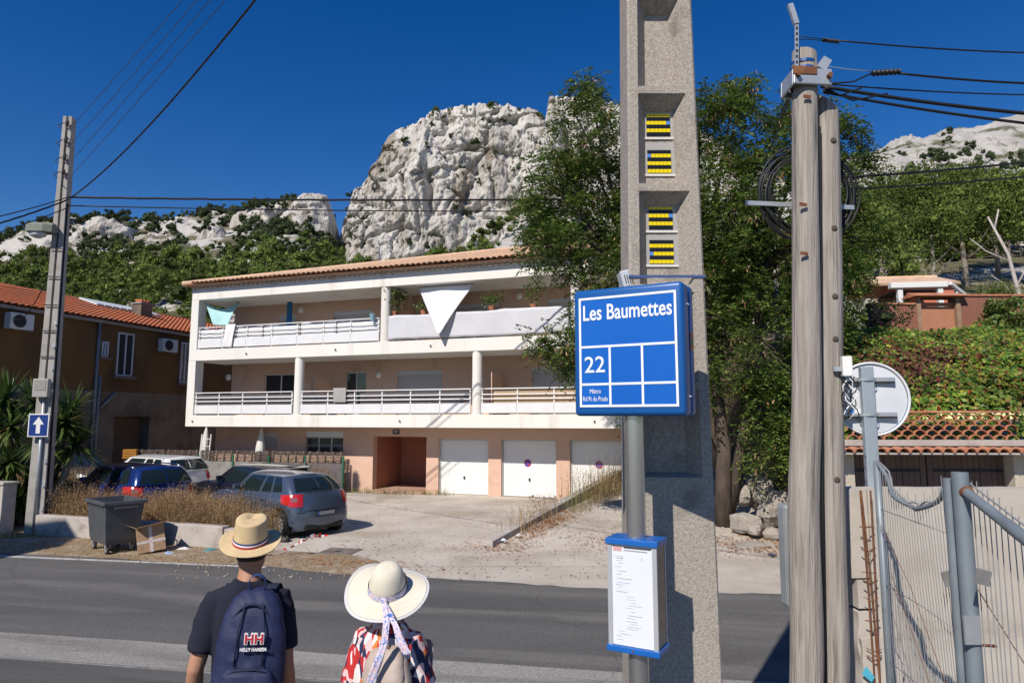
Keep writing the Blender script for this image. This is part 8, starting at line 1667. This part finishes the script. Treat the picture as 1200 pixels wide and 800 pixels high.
grass('dry_grass', B, rng.uniform(0.3, 1.0, len(B)) * (1 + 0.5 * fbm(B[:, 0] * 1.8, B[:, 1] * 1.8)), 'tall straw-coloured dry grass behind the low wall')
B = np.stack([rng.uniform(-17, -11.2, 5000), rng.uniform(17.5, 22.5, 5000), np.zeros(5000)], 1); B = B[(B[:, 0] + 0.55 * (B[:, 1] - 18) < -11.3)]
grass('dry_grass', B, rng.uniform(0.6, 1.25, len(B)), 'tall yellow dry grass left of the blue estate car', seeds=3)
def weeds_along(n, A, Bp, spread, hmin, hmax, label, mat=M_straw_g, zf=None, seeds=3):
    t = rng.uniform(0, 1, n); P = np.array(A)[None] * (1 - t[:, None]) + np.array(Bp)[None] * t[:, None] + np.stack([rng.normal(size=n) * spread, rng.normal(size=n) * spread, np.zeros(n)], 1); P[:, 2] = ramp_z(P[:, 0], P[:, 1]) if zf else 0.0
    grass('dry_grass', P, rng.uniform(hmin, hmax, n), label, mat, seeds)
weeds_along(700, (-6.6, 25.0, 0), (-8.4, 25.2, 0), 0.25, 0.4, 1.15, 'dry weeds at the end of the garden fence')
weeds_along(900, (2.2, 18.6, 0), (4.6, 23.2, 0), 0.28, 0.3, 0.95, 'dry weeds along the upper kerb wall', zf=1)
weeds_along(160, (1.4, 17.4, 0), (3.2, 20.4, 0), 0.22, 0.5, 1.4, 'tall thin green weeds by the kerb wall', M_weed, 1, 4)
weeds_along(120, (0.0, 15.2, 0), (1.0, 17.0, 0), 0.15, 0.25, 0.7, 'sparse dry weeds at the low end of the kerb wall', zf=1)
weeds_along(500, (-6.2, 24.9, 0), (-2.2, 23.8, 0), 0.1, 0.05, 0.28, 'small weeds at the foot of the salmon wall', M_weed, seeds=0)
B = strip(2600, -8, 6.6, -1.6, -0.03); grass('verge_grass', B, rng.uniform(0.02, 0.09, len(B)), 'short dead grass on the verge', seeds=0, w=0.006, lean=1.4)
weeds_along(140, (-11.6, 15.4, 0), (-10.7, 15.5, 0), 0.12, 0.06, 0.25, 'green weeds at the foot of the concrete pole', M_weed, seeds=0)
# fallen leaves
M_fall = leafmat('fallen_leaf', [(0.0, (0.24, 0.09, 0.035)), (0.5, (0.38, 0.17, 0.07)), (1.0, (0.5, 0.29, 0.14))], 0.1, 0.9, 0.1)
def leaves(n, cx, cy, sx, sy, rot, label, zf=ramp_z):
    a = rng.normal(size=n) * sx; b = rng.normal(size=n) * sy; X = cx + a * math.cos(rot) - b * math.sin(rot); Y = cy + a * math.sin(rot) + b * math.cos(rot); Z = (zf(X, Y) if zf else 0) + 0.02 + rng.uniform(0, 0.02, n); d, s = frames(n); d[:, 2] *= 0.25; s[:, 2] *= 0.25
    V, Fc = leaf_quads(np.stack([X, Y, Z], 1), rng.uniform(0.05, 0.11, n), rng.uniform(0.02, 0.05, n), d, s); o = npmesh('fallen_leaves', V, Fc, M_fall); tag(o, label, None, None, 'stuff')
leaves(1500, 0.9, 16.2, 1.1, 0.22, R(63), 'fallen orange leaves along the kerb wall'); leaves(700, 2.6, 14.6, 0.8, 0.5, 0.3, 'fallen orange leaves on the dirt ramp'); leaves(1300, 5.2, 14.3, 0.9, 0.45, 0, 'fallen orange leaves at the foot of the bank'); leaves(260, -0.4, 14.2, 0.5, 0.25, 0, 'fallen leaves at the low end of the kerb wall'); leaves(500, -3.4, 12.9, 1.0, 0.25, R(-19), 'brown leaf litter at the end of the verge', None)
# pebbles in the lot and on the ramp
def pebbles(n, x0, x1, y0, y1, label, zf=None, smax=0.03):
    X = rng.uniform(x0, x1, n); Y = rng.uniform(y0, y1, n); Z = zf(X, Y) if zf else np.full(n, 0.01); oct_ = np.array([[1, 0, 0], [0, 1, 0], [-1, 0, 0], [0, -1, 0], [0, 0, 0.7], [0, 0, -0.6]]); fs = np.array([[0, 1, 4], [1, 2, 4], [2, 3, 4], [3, 0, 4], [1, 0, 5], [2, 1, 5], [3, 2, 5], [0, 3, 5]]); s = rng.uniform(0.008, smax, (n, 1, 1)) * rng.uniform(0.6, 1.4, (n, 6, 1)); V = (oct_[None] * s + np.stack([X, Y, Z], 1)[:, None]).reshape(-1, 3); Fc = (fs[None] + (np.arange(n) * 6)[:, None, None]).reshape(-1, 3); o = npmesh('gravel', V, Fc, M_stone); tag(o, label, None, None, 'stuff')
pebbles(2500, -6, 3, 11.6, 23, 'loose gravel scattered over the parking lot'); pebbles(1500, 0.5, 6.5, 13, 20, 'loose rubble on the dirt ramp', ramp_z, 0.05); pebbles(150, -8, 6, 11.2, 11.8, 'grit along the far edge of the road', None, 0.009)
# litter: red and white tape, scraps, drain cover
M_tr, M_tw = pm('tape_red', (0.6, 0.03, 0.02), rough=0.5), pm('tape_white', (0.75, 0.74, 0.72), rough=0.5)
def tape():
    p = gp(340, 652); r = empty('barrier_tape', (p.x, p.y, 0), R(8), 'crumpled red and white barrier tape lying at the end of the verge', 'barrier tape'); x = -0.75; rr = random.Random(3); y, z = 0.0, 0.03
    for k in range(26):
        L = rr.uniform(0.06, 0.10); y2 = y + rr.uniform(-0.09, 0.09) - y * 0.4; z2 = max(0.015, z + rr.uniform(-0.05, 0.055)); hw_ = Vector((0.0, 0.03, rr.uniform(-0.03, 0.04))); a, b = Vector((x, y, z)), Vector((x + L * 0.75, y2, z2)); o = MB().add([a - hw_, b - hw_, b + hw_, a + hw_], [(0, 1, 2, 3)]).build('tape_band', M_tr if k % 2 else M_tw, r, recalc=False); o.modifiers.new('t', 'SOLIDIFY').thickness = 0.002; x += L * 0.68; y, z = y2, z2
tape()
for k, (px, py, c, lb) in enumerate([(215, 645, (0.65, 0.64, 0.62), 'white paper scrap on the verge near the cardboard box'), (246, 646, (0.05, 0.30, 0.33), 'teal plastic scrap on the verge behind the man'), (198, 650, (0.35, 0.45, 0.6), 'pale blue wrapper on the verge beside the cardboard box'), (590, 640, (0.6, 0.65, 0.75), 'bluish crumpled plastic at the low end of the kerb wall'), (608, 636, (0.7, 0.7, 0.7), 'white crumpled plastic by the kerb wall'), (905, 652, (0.05, 0.07, 0.1), 'dark scrap on the dirt beside the stones'), (332, 635, (0.02, 0.02, 0.02), 'black crumpled bag at the end of the low wall')]):
    p = gp(px, py); m = MB(); n = 7; rr = random.Random(k); s = (0.12, 0.12, 0.12, 0.06, 0.07, 0.09, 0.16)[k]; P = [[(s * (i / n - .5) * 2, s * (j / n - .5) * 1.3, 0.03 + rr.uniform(0, 0.05 if k < 6 else 0.16) * math.sin(math.pi * i / n) * math.sin(math.pi * j / n)) for i in range(n + 1)] for j in range(n + 1)]; o = m.grid(P).build('litter', pm('litter_tone', c, rough=0.5), None, recalc=False, loc=(p.x, p.y, 0.01 if px < 560 or px > 700 else float(ramp_z(p.x, p.y)) + 0.05), rot=(0, 0, k)); o.modifiers.new('t', 'SOLIDIFY').thickness = 0.004; tag(o, lb, 'litter', 'litter along the road')
p = gp(399, 646); r = empty('drain_cover', (p.x, p.y, 0.012), R(-12), 'square iron drain cover set in the lot', 'drain cover'); Mi_ = pm('cast_iron', (0.14, 0.12, 0.10), (0.2, 0.175, 0.15), scale=8, rough=0.8)
MB().box(-0.36, 0.36, -0.3, 0.3, -0.02, 0.004).build('cover_frame', Mi_, r)
for k in range(6): MB().box(-0.3, 0.3, -0.25 + k * 0.087, -0.20 + k * 0.087, 0.0045, 0.012).build('slat', Mi_, r)
# pot plants on the balconies
def pot_plant(px, py, w, h, wd, lb, cat='plant', n=260, pot=True):
    p = on_front(px, py, w); r = empty('pot_plant', (p.x, p.y, p.z), 0, lb, cat, 'plants on the balconies')
    if pot: MB().lathe([(0.1, 0), (0.14, 0.2), (0.145, 0.22), (0.12, 0.22)], 14).build('pot', M_terra, r, smooth=True, angle=40)
    P = rng.normal(size=(n, 3)) * np.array([wd * 0.5, wd * 0.4, h * 0.28]) + np.array([0, 0, 0.2 + h * 0.55]); d, s = frames(n, 0.5); V, Fc = leaf_quads(P, rng.uniform(0.07, 0.14, n), rng.uniform(0.04, 0.07, n), d, s); npmesh('foliage', V, Fc, M_leaf, r)
pot_plant(463, 372, 0.45, 1.05, 0.42, 'leafy shrub in a pot beside the upper balcony column', n=520); pot_plant(497, 371, 0.4, 0.35, 0.3, 'low green plant behind the white canvas near the shade sail', n=120); pot_plant(576, 366, 0.4, 0.4, 0.45, 'bushy green plant behind the white canvas right of the shade sail', n=200); pot_plant(625, 364, 0.4, 0.75, 0.32, 'upright plant behind the white canvas below the wall lamp', n=150)
pb = on_front(437, 372, 0.06); o = empty('bucket', (pb.x, pb.y, pb.z), 0, 'pale blue bucket hung on the upper balcony rail by the column', 'bucket'); MB().lathe([(0.07, -0.12), (0.1, 0.1), (0.105, 0.11), (0.09, 0.1), (0.065, -0.11)], 14, (0, -0.12, 0)).build('pail', pm('bucket_blue', (0.25, 0.42, 0.5), rough=0.5), o, smooth=True, angle=40); MB().tube([(-0.1, -0.12, 0.1), (0, -0.06, 0.2), (0.1, -0.12, 0.1)], 0.006, 5).build('handle', M_galv, o)
pc = on_front(339, 375, WB - 0.4); o = empty('surfboard', (pc.x, pc.y, pc.z - 0.8), 0, 'narrow blue board standing on the upper balcony', 'board'); MB().box(-0.11, 0.11, -0.03, 0.03, 0.0, 1.62).build('board_body', pm('board_blue', (0.01, 0.14, 0.32), rough=0.4), o, bev=0.02)
